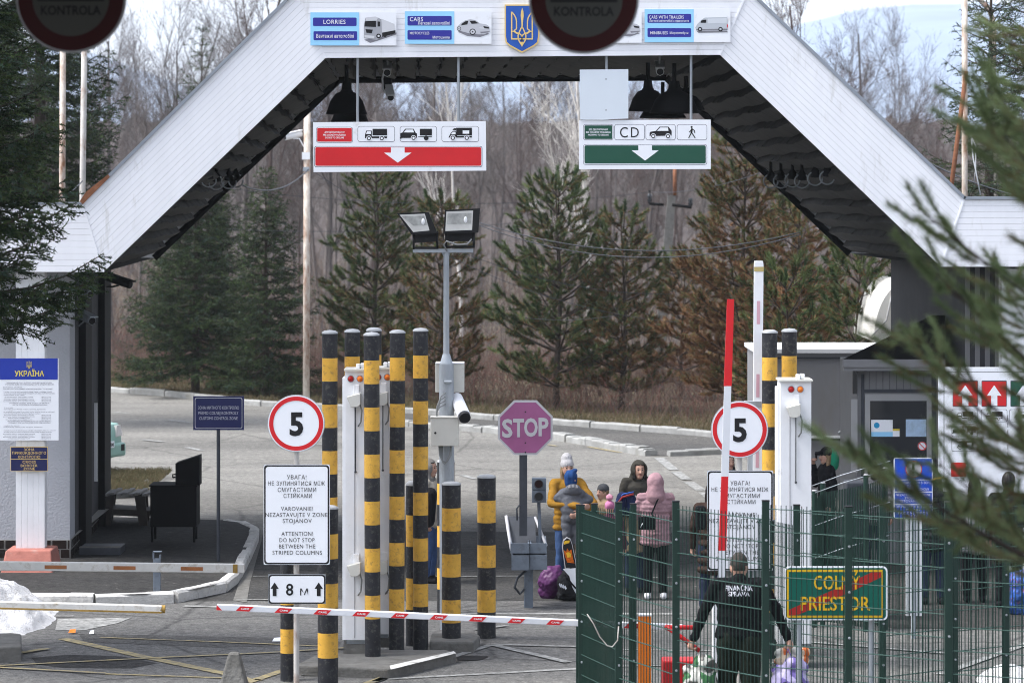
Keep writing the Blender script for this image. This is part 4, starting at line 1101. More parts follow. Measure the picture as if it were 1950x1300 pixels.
b.pbox(1725, 985, 1757, 1172, DB_ + .06, M_signgrey, .03); b.build("corrugated_post_cover", t)
b = MB(); b.cyl((X(1739, DB_), DB_ + .0, 0), (X(1739, DB_), DB_ + .0, Z(990, DB_)), .028, .028, M_galv, 10); b.build("post", t)

DL = 43.0
t = sgn("lane_board", "large white lane board with red and green arrow squares behind the pine", "sign", 1880, 960, DL)
b = MB(); b.pbox(1787, 699, 2010, 962, DL, M_sign, .04); b.pp(rr(1797, 707, 2000, 955, 8), DL, M_ink, 0, .002); b.pp(rr(1798.2, 708.2, 1998.8, 953.8, 7), DL, M_sign, 0, .004); b.build("panel", t)
b = MB()
for u0, m_ in ((1814, M_red), (1869, M_red), (1924, M_green), (1979 - 55 + 0, None)):
    if not m_: continue
    b.pp(rr(u0, 724, u0 + 48, 774, 2), DL, M_line, 0, .006); b.pp([(u0 + 1.2, 726), (u0 + 47, 726), (u0 + 47, 772.5), (u0 + 1.2, 772.5)], DL, m_, 0, .008)
    a = u0 + 24; b.pp([(a, 733), (a + 14, 753), (a + 6, 753), (a + 6, 772.5), (a - 6, 772.5), (a - 6, 753), (a - 14, 753)], DL, M_sign, 0, .010)
b.build("arrow_squares", t)
b = MB()
for u0, v0, kind in ((1812, 779, "truck"), (1868, 779, "truck"), (1922, 779, "car"), (1812, 807, "trailer"), (1812, 835, "camper")):
    b.pp(rr(u0, v0, u0 + 50, v0 + 24, 3), DL, M_line, 0, .006); b.pp(rr(u0 + .8, v0 + .8, u0 + 49.2, v0 + 23.2, 3), DL, M_sign, 0, .008); tiny_truck(b, u0 + (2 if kind == "trailer" else 10), v0 + 4, .74, DL - .008, kind)
for k in range(6): b.pp([(1918.5, 790 + k * 14), (1919.7, 790 + k * 14), (1919.7, 800 + k * 14), (1918.5, 800 + k * 14)], DL, M_ink, 0, .006)
b.pp(rr(1811, 880, 1840, 907, 2), DL, M_red, 0, .006); b.build("pictograms", t)
for u in (1800, 1995): b = MB(); b.cyl((X(u, DL), DL + .1, 0), (X(u, DL), DL + .1, Z(700, DL)), .04, .04, M_galv, 10); b.build("post", t)

DP = 31.7
t = sgn("zone_end_sign", "green and yellow COLNÝ PRIESTOR sign crossed by a red diagonal", "sign", 1592, 1410, DP)
Gn = mat("teal_sign_green", (0.006, 0.105, 0.075), .4, .05, 4); Yl = mat("sign_yellow", (0.70, 0.42, 0.015), .45, .05, 4); Rd = mat("diagonal_red", (0.36, 0.022, 0.018), .45, .05, 4)
b = MB(); b.pp(rr(1495, 1078, 1690, 1180, 8), DP, M_sign, .02); b.pp(rr(1497.5, 1080.5, 1687, 1177.5, 7), DP, Gn, 0, .002); b.pp(rr(1498.5, 1084, 1682, 1175, 2), DP, Yl, 0, .004); b.pp([(1502, 1088), (1678.5, 1088), (1678.5, 1171), (1502, 1171)], DP, Gn, 0, .006); b.build("panel", t)
b = MB(); b.pp([(1678, 1088.5), (1678, 1098), (1628, 1122), (1524, 1168), (1513, 1170.5), (1502.5, 1170.5), (1502.5, 1160), (1640, 1098), (1660, 1088.5)], DP, Rd, 0, .008); b.build("red_diagonal", t)
b = MB(); b.text("COLNÝ", 1594, 1108 + 0, DP - .009, Yl, w=88, h=26, bold=.012)
b.text("PRIESTOR", 1591, 1148, DP - .009, Yl, w=132, h=26, bold=.012); b.build("lettering", t)
for u in (1522, 1660): b = MB(); b.cyl((X(u, DP), DP + .05, 0), (X(u, DP), DP + .05, Z(1090, DP)), .03, .03, M_galv, 12); b.build("post", t)

# ------------------------------------------------------------------ striped bollards and columns
def make_col(name, label, r, h, capb, cat, band, group, loc):
    t = thing(name, label, cat, loc, group)
    L = Vector(loc); b = MB(); z = h; k = 0; first = True
    b.cyl(L + Vector((0, 0, h - capb)), L + Vector((0, 0, h)), r, r, M_bolblk, 28, cap=False)
    z = h - capb; k = 1
    while z > 0.5:
        z2 = z - band if z - band > 0.36 else 0.0
        if z2 == 0.0 and k % 2 == 1: z2 = max(z - band, 0.3)
        b.cyl(L + Vector((0, 0, z2)), L + Vector((0, 0, z)), r, r, M_bolyel if k % 2 else M_bolblk, 28, cap=False)
        z = z2; k += 1
        if z <= 0: break
    if z > 0: b.cyl(L, L + Vector((0, 0, z)), r, r, M_bolblk, 28, cap=False)
    b.build("striped_tube", t)
    b = MB(); b.lathe([(r + .004, h - .012), (r + .003, h + .004), (r * .7, h + .022), (0, h + .03)], L, M_cap, 28); b.build("domed_cap", t)
    return t
def gp(u, v): p = G(u, v); return (p.x, p.y, 0)
GT = "tall striped columns around the scanner cabinets"; GS = "short striped bollards"
tall = make_col("striped_column", "tall striped column on the far left, behind the round speed sign", .0885, 3.74, .29, "column", .265, GT, gp(628, 1255))
for u, v, lb_ in ((669, 1247, "tall striped column hidden low down by the left scanner cabinet"), (710, 1266.7, "front tall striped column between the two scanner cabinets"),
                  (710.5, 1238.6, "tall striped column directly behind the front middle one"), (755, 1252.7, "tall striped column second from the right in the middle cluster"),
                  (801, 1241, "tall striped column at the right end of the middle cluster"), (1466, 1252, "tall striped column left of the right scanner cabinet"), (1502, 1244, "tall striped column behind the right scanner cabinet")):
    o = dup(tall, gp(u, v), lb_, u * 1.7); o.rotation_euler.x = R(.25 * math.sin(u)); o.rotation_euler.y = R(.3 * math.sin(v * 3))
short = make_col("striped_bollard", "short thick striped bollard right of the speed sign, nearest the front", .111, 1.93, .28, "bollard", .268, GS, gp(624.5, 1304.8))
for u, v, lb_ in ((859.5, 1234, "short thick striped bollard under the floodlight post"), (926.5, 1213, "short thick striped bollard standing alone left of the STOP sign"), (849, 1167, "short striped bollard mostly hidden behind the floodlight post")):
    dup(short, gp(u, v), lb_)
thin = make_col("striped_bollard", "thin striped bollard showing below the distance plate", .081, 1.36, .26, "bollard", .265, GS, gp(548, 1295))
o = dup(thin, gp(786, 1228), "thin striped bollard behind the right tall column of the cluster", sc=(1, 1, 1.4))

# ------------------------------------------------------------------ scanner cabinets
def cabinet(u0, u1, vt, vb, vg, label, detail=True):
    d = GD(vg, .1); sc = F / d
    t = thing("scanner_cabinet", label, "scanner", W((u0 + u1) / 2, vg, d), "white portal scanner cabinets")
    b = MB(); b.pbox(u0 + 5, vt, u1, vb, d, M_white, .42); b.pbox(u0, vt + 13, u0 + 5.5, vb, d + .03, M_white, .40)
    b.pbox(u0 + 22 if u1 - u0 > 30 else u0 + 6, vt + 60, u0 + 24 if u1 - u0 > 30 else u0 + 7, vb - 4, d - .006, M_signgrey, .006); b.build("housing", t, bevel=.006)
    b = MB(); b.pbox(u0 - 1 + 4, vt - 3, u1 + 3, vt + .5, d - .04, M_beige, .50); b.build("lid", t)
    b = MB(); b.pbox(u0 + 8, vb, u1 - 2, vb + 8, d + .06, M_galv, .3); b.pbox(u0 + 2, vb + 8, u1 + 4, vg, d + .02, M_concrete, .42); b.build("base", t)
    um = (u0 + 5 + u1) / 2
    for uu, mm, nm in ((um - 9, M_lampred, "red_lamp"), (um + 8.5, M_lampor, "amber_lamp")):
        b = MB(); b.ball(W(uu, vt + 15, d), (6 / sc, .045, 6 / sc), mm, 14, 8); b.ball(W(uu, vt + 15, d), (7 / sc, .02, 7 / sc), M_galv, 14, 6); b.build(nm, t)
    for vv in ((vt + 50, vt + 372) if detail else (vt + 50,)):
        b = MB(); b.pp([(um - 17, vv), (um + 9, vv - 7), (um + 9, vv + 14), (um + 3, vv + 19), (um - 9, vv + 19)], d - .16, M_beige, .15); b.pbox(um - 4, vv - 24, um + 7, vv - 3, d - .03, M_white, .03); b.build("sensor_box", t, bevel=.005)
        b = MB(); b.tube([W(um + 8, vv + 12, d - .05), W(um + 12, vv + 25, d - .06), W(um + 10, vv + 48, d - .04), W(um + 5, vv + 55, d - .01)], .009, M_cable, 6); b.build("cable", t)
    b = MB(); b.tube([W(um, vt + 32, d - .012), W(um, vt + 190, d - .012)], .006, M_dkgrey, 5); b.ball(W(um, vt + 192, d - .01), .014, M_dkgrey, 8, 6); b.ball(W(um, vt + 30, d - .01), .014, M_dkgrey, 8, 6); b.build("wire", t)
    b = MB(); b.cyl(W(um + 8, vt - 12, d + .12), W(um + 8, vt - 3, d + .12), .018, .018, M_galv, 8)
    b.pbox(um + 1, vt - 13, um + 8, vt - 4, d + .05, M_white, .1); b.pbox(um + 9, vt - 14, um + 17, vt - 6, d + .1, M_white, .12); b.build("warning_unit", t, bevel=.01)
cabinet(652, 697, 706, 1218, 1246, "tall white scanner cabinet on the left of the striped cluster")
cabinet(712, 741, 703, 1207, 1232, "tall white scanner cabinet mostly hidden by the middle striped columns")
cabinet(1481, 1545, 726, 1225, 1255, "tall white scanner cabinet on the right beside the raised barrier arms")

# ------------------------------------------------------------------ floodlight post
DPst = GD(1216)
t = thing("floodlight_post", "galvanised post with two floodlights, junction boxes and a camera", "lamp post", (X(852, DPst), DPst, .12))
b = MB(); b.cyl((X(852, DPst), DPst, .12), W(850, 692, DPst), .092, .088, M_galv, 20); b.cyl(W(850, 692, DPst), W(850, 674, DPst), .08, .045, M_galv, 12); b.cyl(W(850, 676, DPst), W(850, 478, DPst), .036, .034, M_galv, 14); b.build("mast", t)
b = MB(); b.pbox(786, 474, 901, 481, DPst - .04, M_galv, .08); b.prism([W(841, 481, DPst), W(858, 481, DPst), W(850, 500, DPst)], (0, .05, 0), M_galv); b.build("cross_arm", t)
def flood(pts, inner, d, yoke):
    f = MB(); f.pp(pts, d - .03, M_black, .06)
    cx = sum(p[0] for p in pts) / 4; cy = sum(p[1] for p in pts) / 4
    bk_ = [W(cx + (u - cx) * .55 + 3, cy + (v - cy) * .5 + 4, d + .26) for u, v in pts]; fr = [W(u, v, d + .03) for u, v in pts]
    f.add(fr + bk_, [(0, 1, 5, 4), (1, 2, 6, 5), (2, 3, 7, 6), (3, 0, 4, 7), (4, 5, 6, 7)], M_black)
    o = f.build("floodlight", t)
    g = MB(); g.pp(inner, d - .03, M_reflect, 0, .003)
    ix = sum(p[0] for p in inner) / 4; iy = sum(p[1] for p in inner) / 4
    g.pp([(ix + (u - ix) * .9, iy + (v - iy) * .55 - 4) for u, v in inner], d - .03, mat("reflector_glint", (0.42, 0.43, 0.42), .2, .3, 12, metal=.5), 0, .006)
    g.ball(W(ix + 12, iy - 2, d - .035), (.022, .008, .04), M_white, 10, 6); g.build("lamp_glass", o)
    y = MB()
    for a, c in yoke: y.tube([W(*p, d + .05) for p in (a, c)], .014, M_black, 6)
    y.build("yoke", o)
flood([(756, 406), (816, 404), (833, 444), (784, 447)], [(761, 409), (809, 407), (818, 439), (787, 442)], DPst - .1, [((787, 444), (788, 475)), ((832, 440), (833, 474)), ((788, 472), (833, 472))])
flood([(847, 400), (914, 397), (911, 443), (845, 445)], [(850, 403), (901, 401), (899, 438), (848, 440)], DPst - .1, [((849, 440), (850, 472)), ((902, 440), (902, 472)), ((850, 470), (902, 470))])
b = MB(); b.pp([(785, 444), (832, 440), (833, 460), (788, 463)], DPst - .05, M_black, .16); b.pp([(848, 443), (905, 441), (903, 459), (850, 460)], DPst - .05, M_black, .16); b.build("ballast_box", t)
b = MB(); b.tube([W(851, 478, DPst - .05), W(845, 466, DPst - .1), W(850, 459, DPst - .1), W(870, 466, DPst - .12), W(890, 465, DPst - .12), W(898, 455, DPst - .1)], .010, M_cable, 6)
for k in range(4): b.tube([W(848, 748 + k * 7, DPst - .09), W(840 - k, 754 + k * 7, DPst - .16), W(832 - k * .5, 775 + k * 4, DPst - .16), W(832, 795, DPst - .14)], .009, M_cable, 6)
for k in range(4): b.tube([W(836 + k * 2, 848, DPst - .12), W(837 + k * 2, 866 + k * 5, DPst - .16), W(846 + k * 2, 884 - k * 2, DPst - .18), W(856 + k, 866, DPst - .16), W(859, 848, DPst - .12)], .009, M_cable, 6)
b.build("cables", t)
b = MB(); b.pbox(829, 690, 884, 747, DPst + .10, M_beige, .2); b.pbox(829, 690, 884, 693, DPst + .085, M_white, .23); b.build("upper_junction_box", t, bevel=.008)
b = MB(); b.pbox(820, 795, 874, 849, DPst - .24, M_beige, .15); b.pbox(819, 793, 875, 796, DPst - .25, M_beige, .17); b.disc(829, 824, 2.2, DPst - .24, M_ink, 0, .004, 12); b.build("lower_junction_box", t, bevel=.008)
b = MB(); b.cyl(W(846, 727, DPst - .1), W(860, 727, DPst - .1), .02, .02, M_galv, 8); b.pbox(843, 722, 862, 724, DPst - .095, M_galv, .02); b.build("bracket", t)
b = MB(); b.cyl(W(869, 758, DPst + .12), W(884, 792, DPst - .30), .075, .078, M_white, 16); b.cyl(W(884, 792, DPst - .30), W(885.5, 796, DPst - .34), .07, .07, M_ink, 16); b.tube([W(866, 770, DPst), W(874, 780, DPst)], .02, M_galv, 6); b.ball(W(881, 799, DPst - .2), .035, M_ink, 10, 6); b.build("camera", t)

# ------------------------------------------------------------------ cctv cameras
def cctv(u, v, d, dirv, L, label, m=M_beige, r=.055, mount=None):
    t = thing("security_camera", label, "camera", W(u, v, d))
    c = W(u, v, d); dv = Vector(dirv).normalized()
    b = MB(); b.cyl(c - dv * L / 2, c + dv * L / 2, r, r, m, 8, smooth=False); b.cyl(c + dv * L / 2, c + dv * (L / 2 + .012), r * .8, r * .8, M_ink, 12); b.build("housing", t, bevel=.006)
    b = MB(); hood = c + Vector((0, 0, r * .95)); b.prism([hood - dv * L / 2 + Vector((0, 0, 0)) + dv.cross(Vector((0, 0, 1))) * r * 1.1, hood + dv * (L / 2 + .06) + dv.cross(Vector((0, 0, 1))) * r * 1.1, hood + dv * (L / 2 + .06) - dv.cross(Vector((0, 0, 1))) * r * 1.1, hood - dv * L / 2 - dv.cross(Vector((0, 0, 1))) * r * 1.1], (0, 0, .015), m); b.build("sun_shield", t)
    if mount: 
        b = MB(); b.tube([c - Vector((0, 0, r))] + [W(*p) for p in mount], .014, m if m != M_black else M_black, 6); b.build("bracket", t)
cctv(160, 552, 46.9, (.7, -1, -.35), .42, "upper grey camera on the side wall of the passport building", M_galv, .06, [(150, 566, 47.0), (140, 560, 47.1)])
cctv(160, 603, 46.9, (.8, -1, -.3), .46, "lower grey camera with a hanging cable on the side wall", M_galv, .065, [(150, 620, 47.0), (138, 616, 47.1), (136, 600, 47.1)])
cctv(226, 535, 47.5, (1, -.5, -.3), .42, "black camera under the left haunch beside the spruces", M_black, .06, [(214, 546, 47.6), (204, 546, 47.8)])
cctv(738, 133, 46.4, (.0, -1, -.3), .34, "white camera under the beam, upper of the pair by the red sign", M_white, .06, [(738, 112, 46.4)])
cctv(742, 178, 46.5, (.15, -1, -.5), .30, "white camera hanging below another above the red sign", M_white, .055, [(730, 172, 46.6), (728, 150, 46.6), (738, 112, 46.6)])
cctv(1256, 131, 45.9, (0, -1, -.3), .34, "white camera beside the black lamps above the green sign", M_white, .06, [(1256, 108, 45.9)])
b = MB(); b.pp([(729, 112), (749, 112), (749, 122), (729, 122)], 46.6, M_blackm, .2)
t = thing("junction_block", "black box and bracket between the two cameras above the red sign", "box", W(739, 112, 46.7)); b.pp([(727, 152), (746, 152), (746, 170), (727, 170)], 46.75, M_blackm, .12); b.build("box", t)
cctv(558, 258, 70, (-1, -.6, -.25), .40, "white camera on the rusty white mast above the spruces", M_white, .07, [(570, 264, 70), (580, 282, 70), (583, 320, 70)])

# ------------------------------------------------------------------ boom barriers
def boom(name, pA, pB, r_px, d, label, mats_, stripes=None, rect=True, dB=None):
    t = thing(name, label, "barrier", W(pB[0], pB[1], dB or d)); dB = dB or d
    A = W(pA[0], pA[1], d); B = W(pB[0], pB[1], dB); h = r_px / (F / d)
    b = MB(); up = Vector((0, 0, 1)); dv = (B - A).normalized(); dn = up - dv * up.dot(dv); dn.normalize(); yv = dv.cross(dn)
    def bar(a, c, hh, th, m, yo=0):
        q = [a + dn * hh + yv * (th + yo), a + dn * hh - yv * (th - yo), a - dn * hh - yv * (th - yo), a - dn * hh + yv * (th + yo)]
        b.prism(q, c - a, m)
    bar(A, B, h, .04, mats_[0])
    return t, b, A, B, dv, dn, yv, h
t, b, A, B, dv, dn, yv, h = boom("boom_barrier", (413, 1155), (1300, 1194), 5.6, 33.8, "closed white barrier arm with slanted red reflectors across the lane", (M_boomw,))
b.build("arm", t, bevel=.006)
b = MB(); face = -1 if yv.y > 0 else 1
L = (B - A).length
b.poly([A + dn * h * .9 + yv * face * .0425, A - dn * h * .9 + yv * face * .0425, A - dn * h * .9 + dv * .06 + yv * face * .0425], M_red)
rf_n = 0
b.build("red_reflector", t)
for k in range(11):
    b = MB()
    s = .24 + k * .405
    if s > L - .3: break
    P = [A + dv * (s + a) + dn * c + yv * face * .043 for a, c in ((-.04, -h * .85), (.10, -h * .85), (.15, h * .85), (.01, h * .85))]
    b.poly(P, M_red)
    P = [A + dv * (s + a) + dn * c + yv * face * .046 for a, c in ((0.02, -h * .3), (.09, -h * .3), (.09, h * .3), (.02, h * .3))]
    gv, gf, gx0, gx1 = glyphs("CAME®"[:4], .02)
    b.add([A + dv * (s + .015 + (x - gx0) / (gx1 - gx0) * .085) + dn * (-h * .28 + y * h * .8) + yv * face * .0455 for x, y in gv], gf, M_sign)
    b.build("red_reflector", t)
b = MB(); b.pbox(1262, 1258, 1345, 1460, 33.9, M_red, .35); b.build("cabinet", t, bevel=.02)
b = MB(); b.tube([W(1267, 1191, 33.75), W(1300, 1214, 33.75), W(1332, 1238, 33.75)], .03, M_red, 4); b.tube([W(1267, 1193, 33.75), W(1330, 1194, 33.75)], .03, M_red, 4); b.build("red_bracket", t)

t = thing("raised_arm", "raised barrier arm with a long red band in front of the right speed sign", "barrier", W(1372, 1318, 33.2))
b = MB()
d = 33.2
def slant(v): return 1391.5 + (v - 570) * (1375 - 1391.5) / (1075 - 570)
for v0, v1, m_ in ((570, 735, M_red), (735, 907, M_boomw), (907, 1048, M_red), (1048, 1112, M_boomw)):
    b.prism([W(slant(v0) - 6.5, v0, d), W(slant(v0) + 6.5, v0, d), W(slant(v1) + 7.2, v1, d), W(slant(v1) - 7.2, v1, d)][::-1], (0, .05, 0), m_)
b.build("arm", t)
b = MB(); b.pbox(1357, 1112, 1378, 1330, d - .01, M_white, .14); b.build("pivot_post", t, bevel=.008)
d = 37.5
t = thing("raised_arm", "raised white barrier arm with faded pink patches behind the right speed sign", "barrier", W(1430, 1250, d))
b = MB(); b.prism([W(1436.5, 505, d), W(1454, 505, d), W(1451, 900, d), W(1434, 900, d)][::-1], (0, .08, 0), M_white); b.pp([(1437, 497), (1453, 497), (1454, 505), (1436.5, 505)], d, M_white, .08); b.build("arm", t)
b = MB(); PK = mat("faded_pink", (0.62, 0.36, 0.42), .5); YE = mat("yellowed_band", (0.45, 0.36, 0.15), .6)
b.pp([(1436, 508), (1454.3, 508), (1454.2, 517), (1436, 517)], d, YE, 0, .003)
for v0, v1 in ((573, 617), (712, 756), (850, 890)): b.pp([(1441.5 - (v0 - 573) * .008, v0), (1447.5 - (v0 - 573) * .008, v0), (1447.2 - (v0 - 573) * .008, v1), (1441 - (v0 - 573) * .008, v1)], d, PK, 0, .003)
b.build("patches", t)
b = MB(); b.pbox(1418, 764, 1450, 775, d - .03, M_galv, .14); b.pbox(1425, 775, 1449, 900, d + .05, M_galv, .12); b.pbox(1426, 900, 1448, 1235, d + .05, M_galv, .12); b.build("pivot_post", t)

t, b, A, B, dv, dn, yv, h = boom("weathered_boom", (466, 1081.5), (-160, 1075), 8.5, 37.6, "weathered white barrier arm with orange patches in front of the platform", (M_boomold,))
b.build("arm", t, bevel=.008)
b = MB()
for u0, u1 in ((86, 128), (217, 259), (345, 387)):
    b.pp([(u0, 1073.5 + (u0 * .012)), (u1, 1073.5 + u1 * .012), (u1, 1080.5 + u1 * .012), (u0, 1080.5 + u0 * .012)], 37.6, M_boombrown, 0, .045)
b.pp([(444, 1073), (453, 1073), (453, 1090), (444, 1090)], 37.6, M_moss, 0, .044); b.build("reflectors", t)
b = MB(); b.pbox(-150, 1085, -120, 1245, 37.6, M_boomold, .3); b.build("stand", t)
t, b, A, B, dv, dn, yv, h = boom("weathered_boom", (309, 1159), (-160, 1147), 7.2, 34.0, "weathered white barrier arm with a dirty yellow lower edge by the snow", (M_boomold,))
b.build("arm", t, bevel=.01)
b = MB(); b.prism([A + dn * -h * .55 - yv * .042, A - dn * h * 1.02 - yv * .042, A - dn * h * 1.02 + yv * .042, A - dn * h * .55 + yv * .042], B - A, M_moss); b.cyl(A - dv * .03, A + dv * .02, h * 1.05, h * 1.05, M_moss, 10); b.build("dirty_edge", t)
b = MB(); b.pbox(-150, 1160, -120, 1330, 34.0, M_boomold, .3); b.build("stand", t)
DR = GD(1146)
t = thing("boom_rest", "blue grey forked support post for a barrier arm at the kerb", "post", (X(298, DR), DR, 0))
b = MB(); b.pbox(291.5, 1063, 305, 1147, DR, M_bluegrey, .09); b.build("post", t, bevel=.005)
b = MB(); b.pbox(290.5, 1050, 293, 1064, DR, M_bluegrey, .09); b.pbox(303, 1056, 305.5, 1064, DR, M_bluegrey, .09); b.pbox(291, 1049.5, 307, 1051, DR, M_bluegrey, .09); b.build("fork", t)

d = 33.0
t = thing("orange_post", "bright orange square post behind the green fence", "post", (X(1228, d), d, 0)); b = MB(); b.pbox(1216, 1172, 1240, 1400, d, M_orange, .13); b.build("post", t, bevel=.008); b = MB(); b.pbox(1215.5, 1169.5, 1240.5, 1172.5, d - .003, M_white, .136); b.build("cap", t)

# ------------------------------------------------------------------ bench, cabinet on legs, plank, car, stones
DBn = GD(1000, .14)
t = thing("slatted_bench", "dark slatted wooden bench beside the black cabinet", "bench", (X(236, DBn), DBn, .14))
b = MB()
for i in range(8):
    u = 197 + i * 12.2; a = W(u, 966 + i * .8, DBn - .05); c = W(u + 16, 950 + i * .4, DBn + .75)
    a.z = .60 + (.02 if i % 2 else 0); c.z = .60 + (.02 if i % 2 else 0)
    b.prism([a, a + Vector((.068, 0, 0)), c + Vector((.068, 0, 0)), c], (0, 0, .035), M_woodtop)
b.build("slats", t)
for u0, u1, dd in ((200, 218, 0), (256, 276, 0), (206, 222, .6), (262, 280, .6)):
    b = MB(); k = DBn + dd; zz = .14
    b.prism([(X(u0, k), k, .6), (X(u1, k), k, .6), (X(u1 + (5 if u0 > 240 else -8), k), k, zz), (X(u0 + (5 if u0 > 240 else -8) + 4, k), k, zz)], (0, .06, 0), M_wood); b.build("leg", t)
b = MB(); b.prism([W(196, 968, DBn + .02), W(288, 972, DBn + .02), W(284, 984, DBn + .02), W(206, 980, DBn + .02)][::-1], (0, .7, 0), M_wood); b.build("apron", t)
DK = GD(1032, .14)
t = thing("metal_cabinet", "black metal box on thin legs with a slanted box on top", "box", (X(331, DK), DK, .14))
b = MB(); b.pbox(286, 926, 374, 1003, DK, M_blackm, .55); b.build("body", t, bevel=.006)
b = MB(); b.pbox(284, 923.5, 376, 926.5, DK - .02, M_blackm, .6); b.build("top", t)
for u, dd in ((286, 0), (366, 0), (292, .5), (370, .5)):
    b = MB(); k = DK + dd; b.cyl((X(u + 3, k), k + .03, .14), (X(u + 3, k), k + .03, Z(1000, DK)), .02, .02, M_blackm, 6); b.build("leg", t)
b = MB(); b.pp([(334, 882), (380, 867), (380, 924), (334, 924)], DK + .1, M_blackm, .35); b.build("slanted_box", t, bevel=.006)
b = MB(); b.tube([W(334, 903, DK + .1), W(329, 903, DK + .1), W(329, 909, DK + .1)], .012, M_blackm, 5); b.tube([W(334, 908, DK + .1), W(329, 909, DK + .1)], .012, M_blackm, 5); b.build("handle", t)
DQ = GD(1056, .14)
t = thing("tiled_step", "low dark step edged with pale tiles by the pier door", "step", (X(190, DQ), DQ, .14))
b = MB(); a = W(150, 1057, DQ); b.box((X(190, DQ), DQ + .3, .19), (78 * DQ / F, .6, .10), M_dkgrey); b.build("body", t)
b = MB()
for i in range(5): b.box((X(158 + i * 15.5, DQ), DQ + .06, .247), (14.6 * DQ / F, .12, .014), M_concrete)
b.build("edge_tiles", t)

# small car, rear to the camera, half behind the pier
DCar = 60.2
cxr = X(236, DCar)             # right edge
t = thing("parked_car", "mint green saloon half hidden behind the passport building", "car", (cxr - .83, DCar, 0))
prof = [(0.03, .38), (0.0, .55), (0.02, .82), (.07, .98), (.50, 1.03), (1.05, 1.40), (2.1, 1.43), (2.9, 1.02), (3.6, .90), (3.85, .70), (3.85, .35), (3.3, .28), (.4, .26)]
b = MB(); n = len(prof); secs = []
for xo, sc_, in ((-.83, .0), (-.78, .5), (-.5, 1.0), (.5, 1.0), (.78, .5), (.83, .0)):
    P = []
    for y, z in prof:
        tum = 0.16 * max(0, (z - .9) / .6)
        xx = xo * (1 - tum); yy = y + (1 - sc_) * .09 * (1 if y < 2 else -1)
        P.append((cxr - .83 + xx, DCar + yy, z + (1 - sc_) * (-.03 if z > 1 else 0)))
    secs.append(P)
V = [p for s_ in secs for p in s_]
Fc = [(j * n + i, (j + 1) * n + i, (j + 1) * n + (i + 1) % n, j * n + (i + 1) % n) for j in range(5) for i in range(n)] + [tuple(range(n)), tuple(range(6 * n - 1, 5 * n - 1, -1))]
b.add(V, Fc, M_car, True); b.build("body", t, bevel=.02)
b = MB(); cx = cxr - .83
b.add([(cx - .60, DCar + .50, 1.065), (cx + .60, DCar + .50, 1.065), (cx + .52, DCar + 1.0, 1.40), (cx - .52, DCar + 1.0, 1.40)], [(0, 1, 2, 3)], M_glassdk); b.build("rear_window", t)
b = MB(); b.box((cx, DCar + .02, .50), (1.58, .16, .26), M_car); b.build("bumper", t, bevel=.05)
for s_ in (-1, 1):
    b = MB(); b.prism([(cx + s_ * .52, DCar - .01, .74), (cx + s_ * .79, DCar + .03, .76), (cx + s_ * .76, DCar + .06, .95), (cx + s_ * .56, DCar + .02, .95)], (0, .05, 0), mat("clear_tail_lamp", (0.62, 0.60, 0.58), .15)); b.build("tail_lamp", t)
    b = MB(); b.prism([(cx + s_ * .60, DCar - .075, .48), (cx + s_ * .70, DCar - .07, .48), (cx + s_ * .70, DCar - .07, .60), (cx + s_ * .60, DCar - .075, .60)], (0, .02, 0), M_ink); b.build("fog_lamp", t)
    for yy in (.72, 3.1):
        b = MB(); b.cyl((cx + s_ * .66, DCar + yy, .30), (cx + s_ * .82, DCar + yy, .30), .30, .30, M_rubber, 24); w_ = b.build("wheel", t)
        b = MB(); b.cyl((cx + s_ * .80, DCar + yy, .30), (cx + s_ * .826, DCar + yy, .30), .19, .17, M_galv, 18); b.build("rim", w_)
b = MB(); b.box((cx + .08, DCar - .07, .62), (.52, .02, .12), M_sign)
gv, gf, g0, g1 = glyphs("AO 17 BM", 0.02); b.add([(cx - .14 + (x - g0) / (g1 - g0) * .45, DCar - .083, .585 + y * .1) for x, y in gv], gf, M_ink); b.build("number_plate", t)
t.rotation_euler.z = R(64); t.location = (X(238, 60.8) - .36, 60.8 - .75, 0)

# snow heap: displaced mound
from mathutils import noise as MN
b = MB(); c0 = G(10, 1190); nx, ny = 110, 80
V = []
def sstep(t): t = max(0.0, min(1.0, t)); return t * t * (3 - 2 * t)
for j in range(ny + 1):
    for i in range(nx + 1):
        x = -2.6 + 3.4 * i / nx; y = -1.3 + 4.0 * j / ny
        p = Vector((x * 1.5, y * 1.5, 3.1))
        w_ = MN.noise(p) * .30 + MN.noise(p * 3) * .10
        mx_ = sstep((.72 + w_ * .5 - .12 * abs(y - .2) - x) / 1.05); my_ = sstep((1.55 - abs(y - .6) + w_) / 1.0)
        msk = mx_ * my_
        h = msk * (.52 + .22 * MN.noise(p * .9 + Vector((5, 0, 0)))) + min(1, msk * 4) * (MN.noise(p * 3.3) * .07 + MN.noise(p * 9) * .035 + MN.noise(p * 24) * .014) - .03
        V.append((c0.x + x, c0.y + y, h))
b.add(V, [(j * (nx + 1) + i, j * (nx + 1) + i + 1, (j + 1) * (nx + 1) + i + 1, (j + 1) * (nx + 1) + i) for j in range(ny) for i in range(nx)], M_snow, True)
o = b.build("snow_heap", origin=(c0.x, c0.y, 0)); tag(o, "heap of old dirty snow under the lower left barrier arm", "snow")
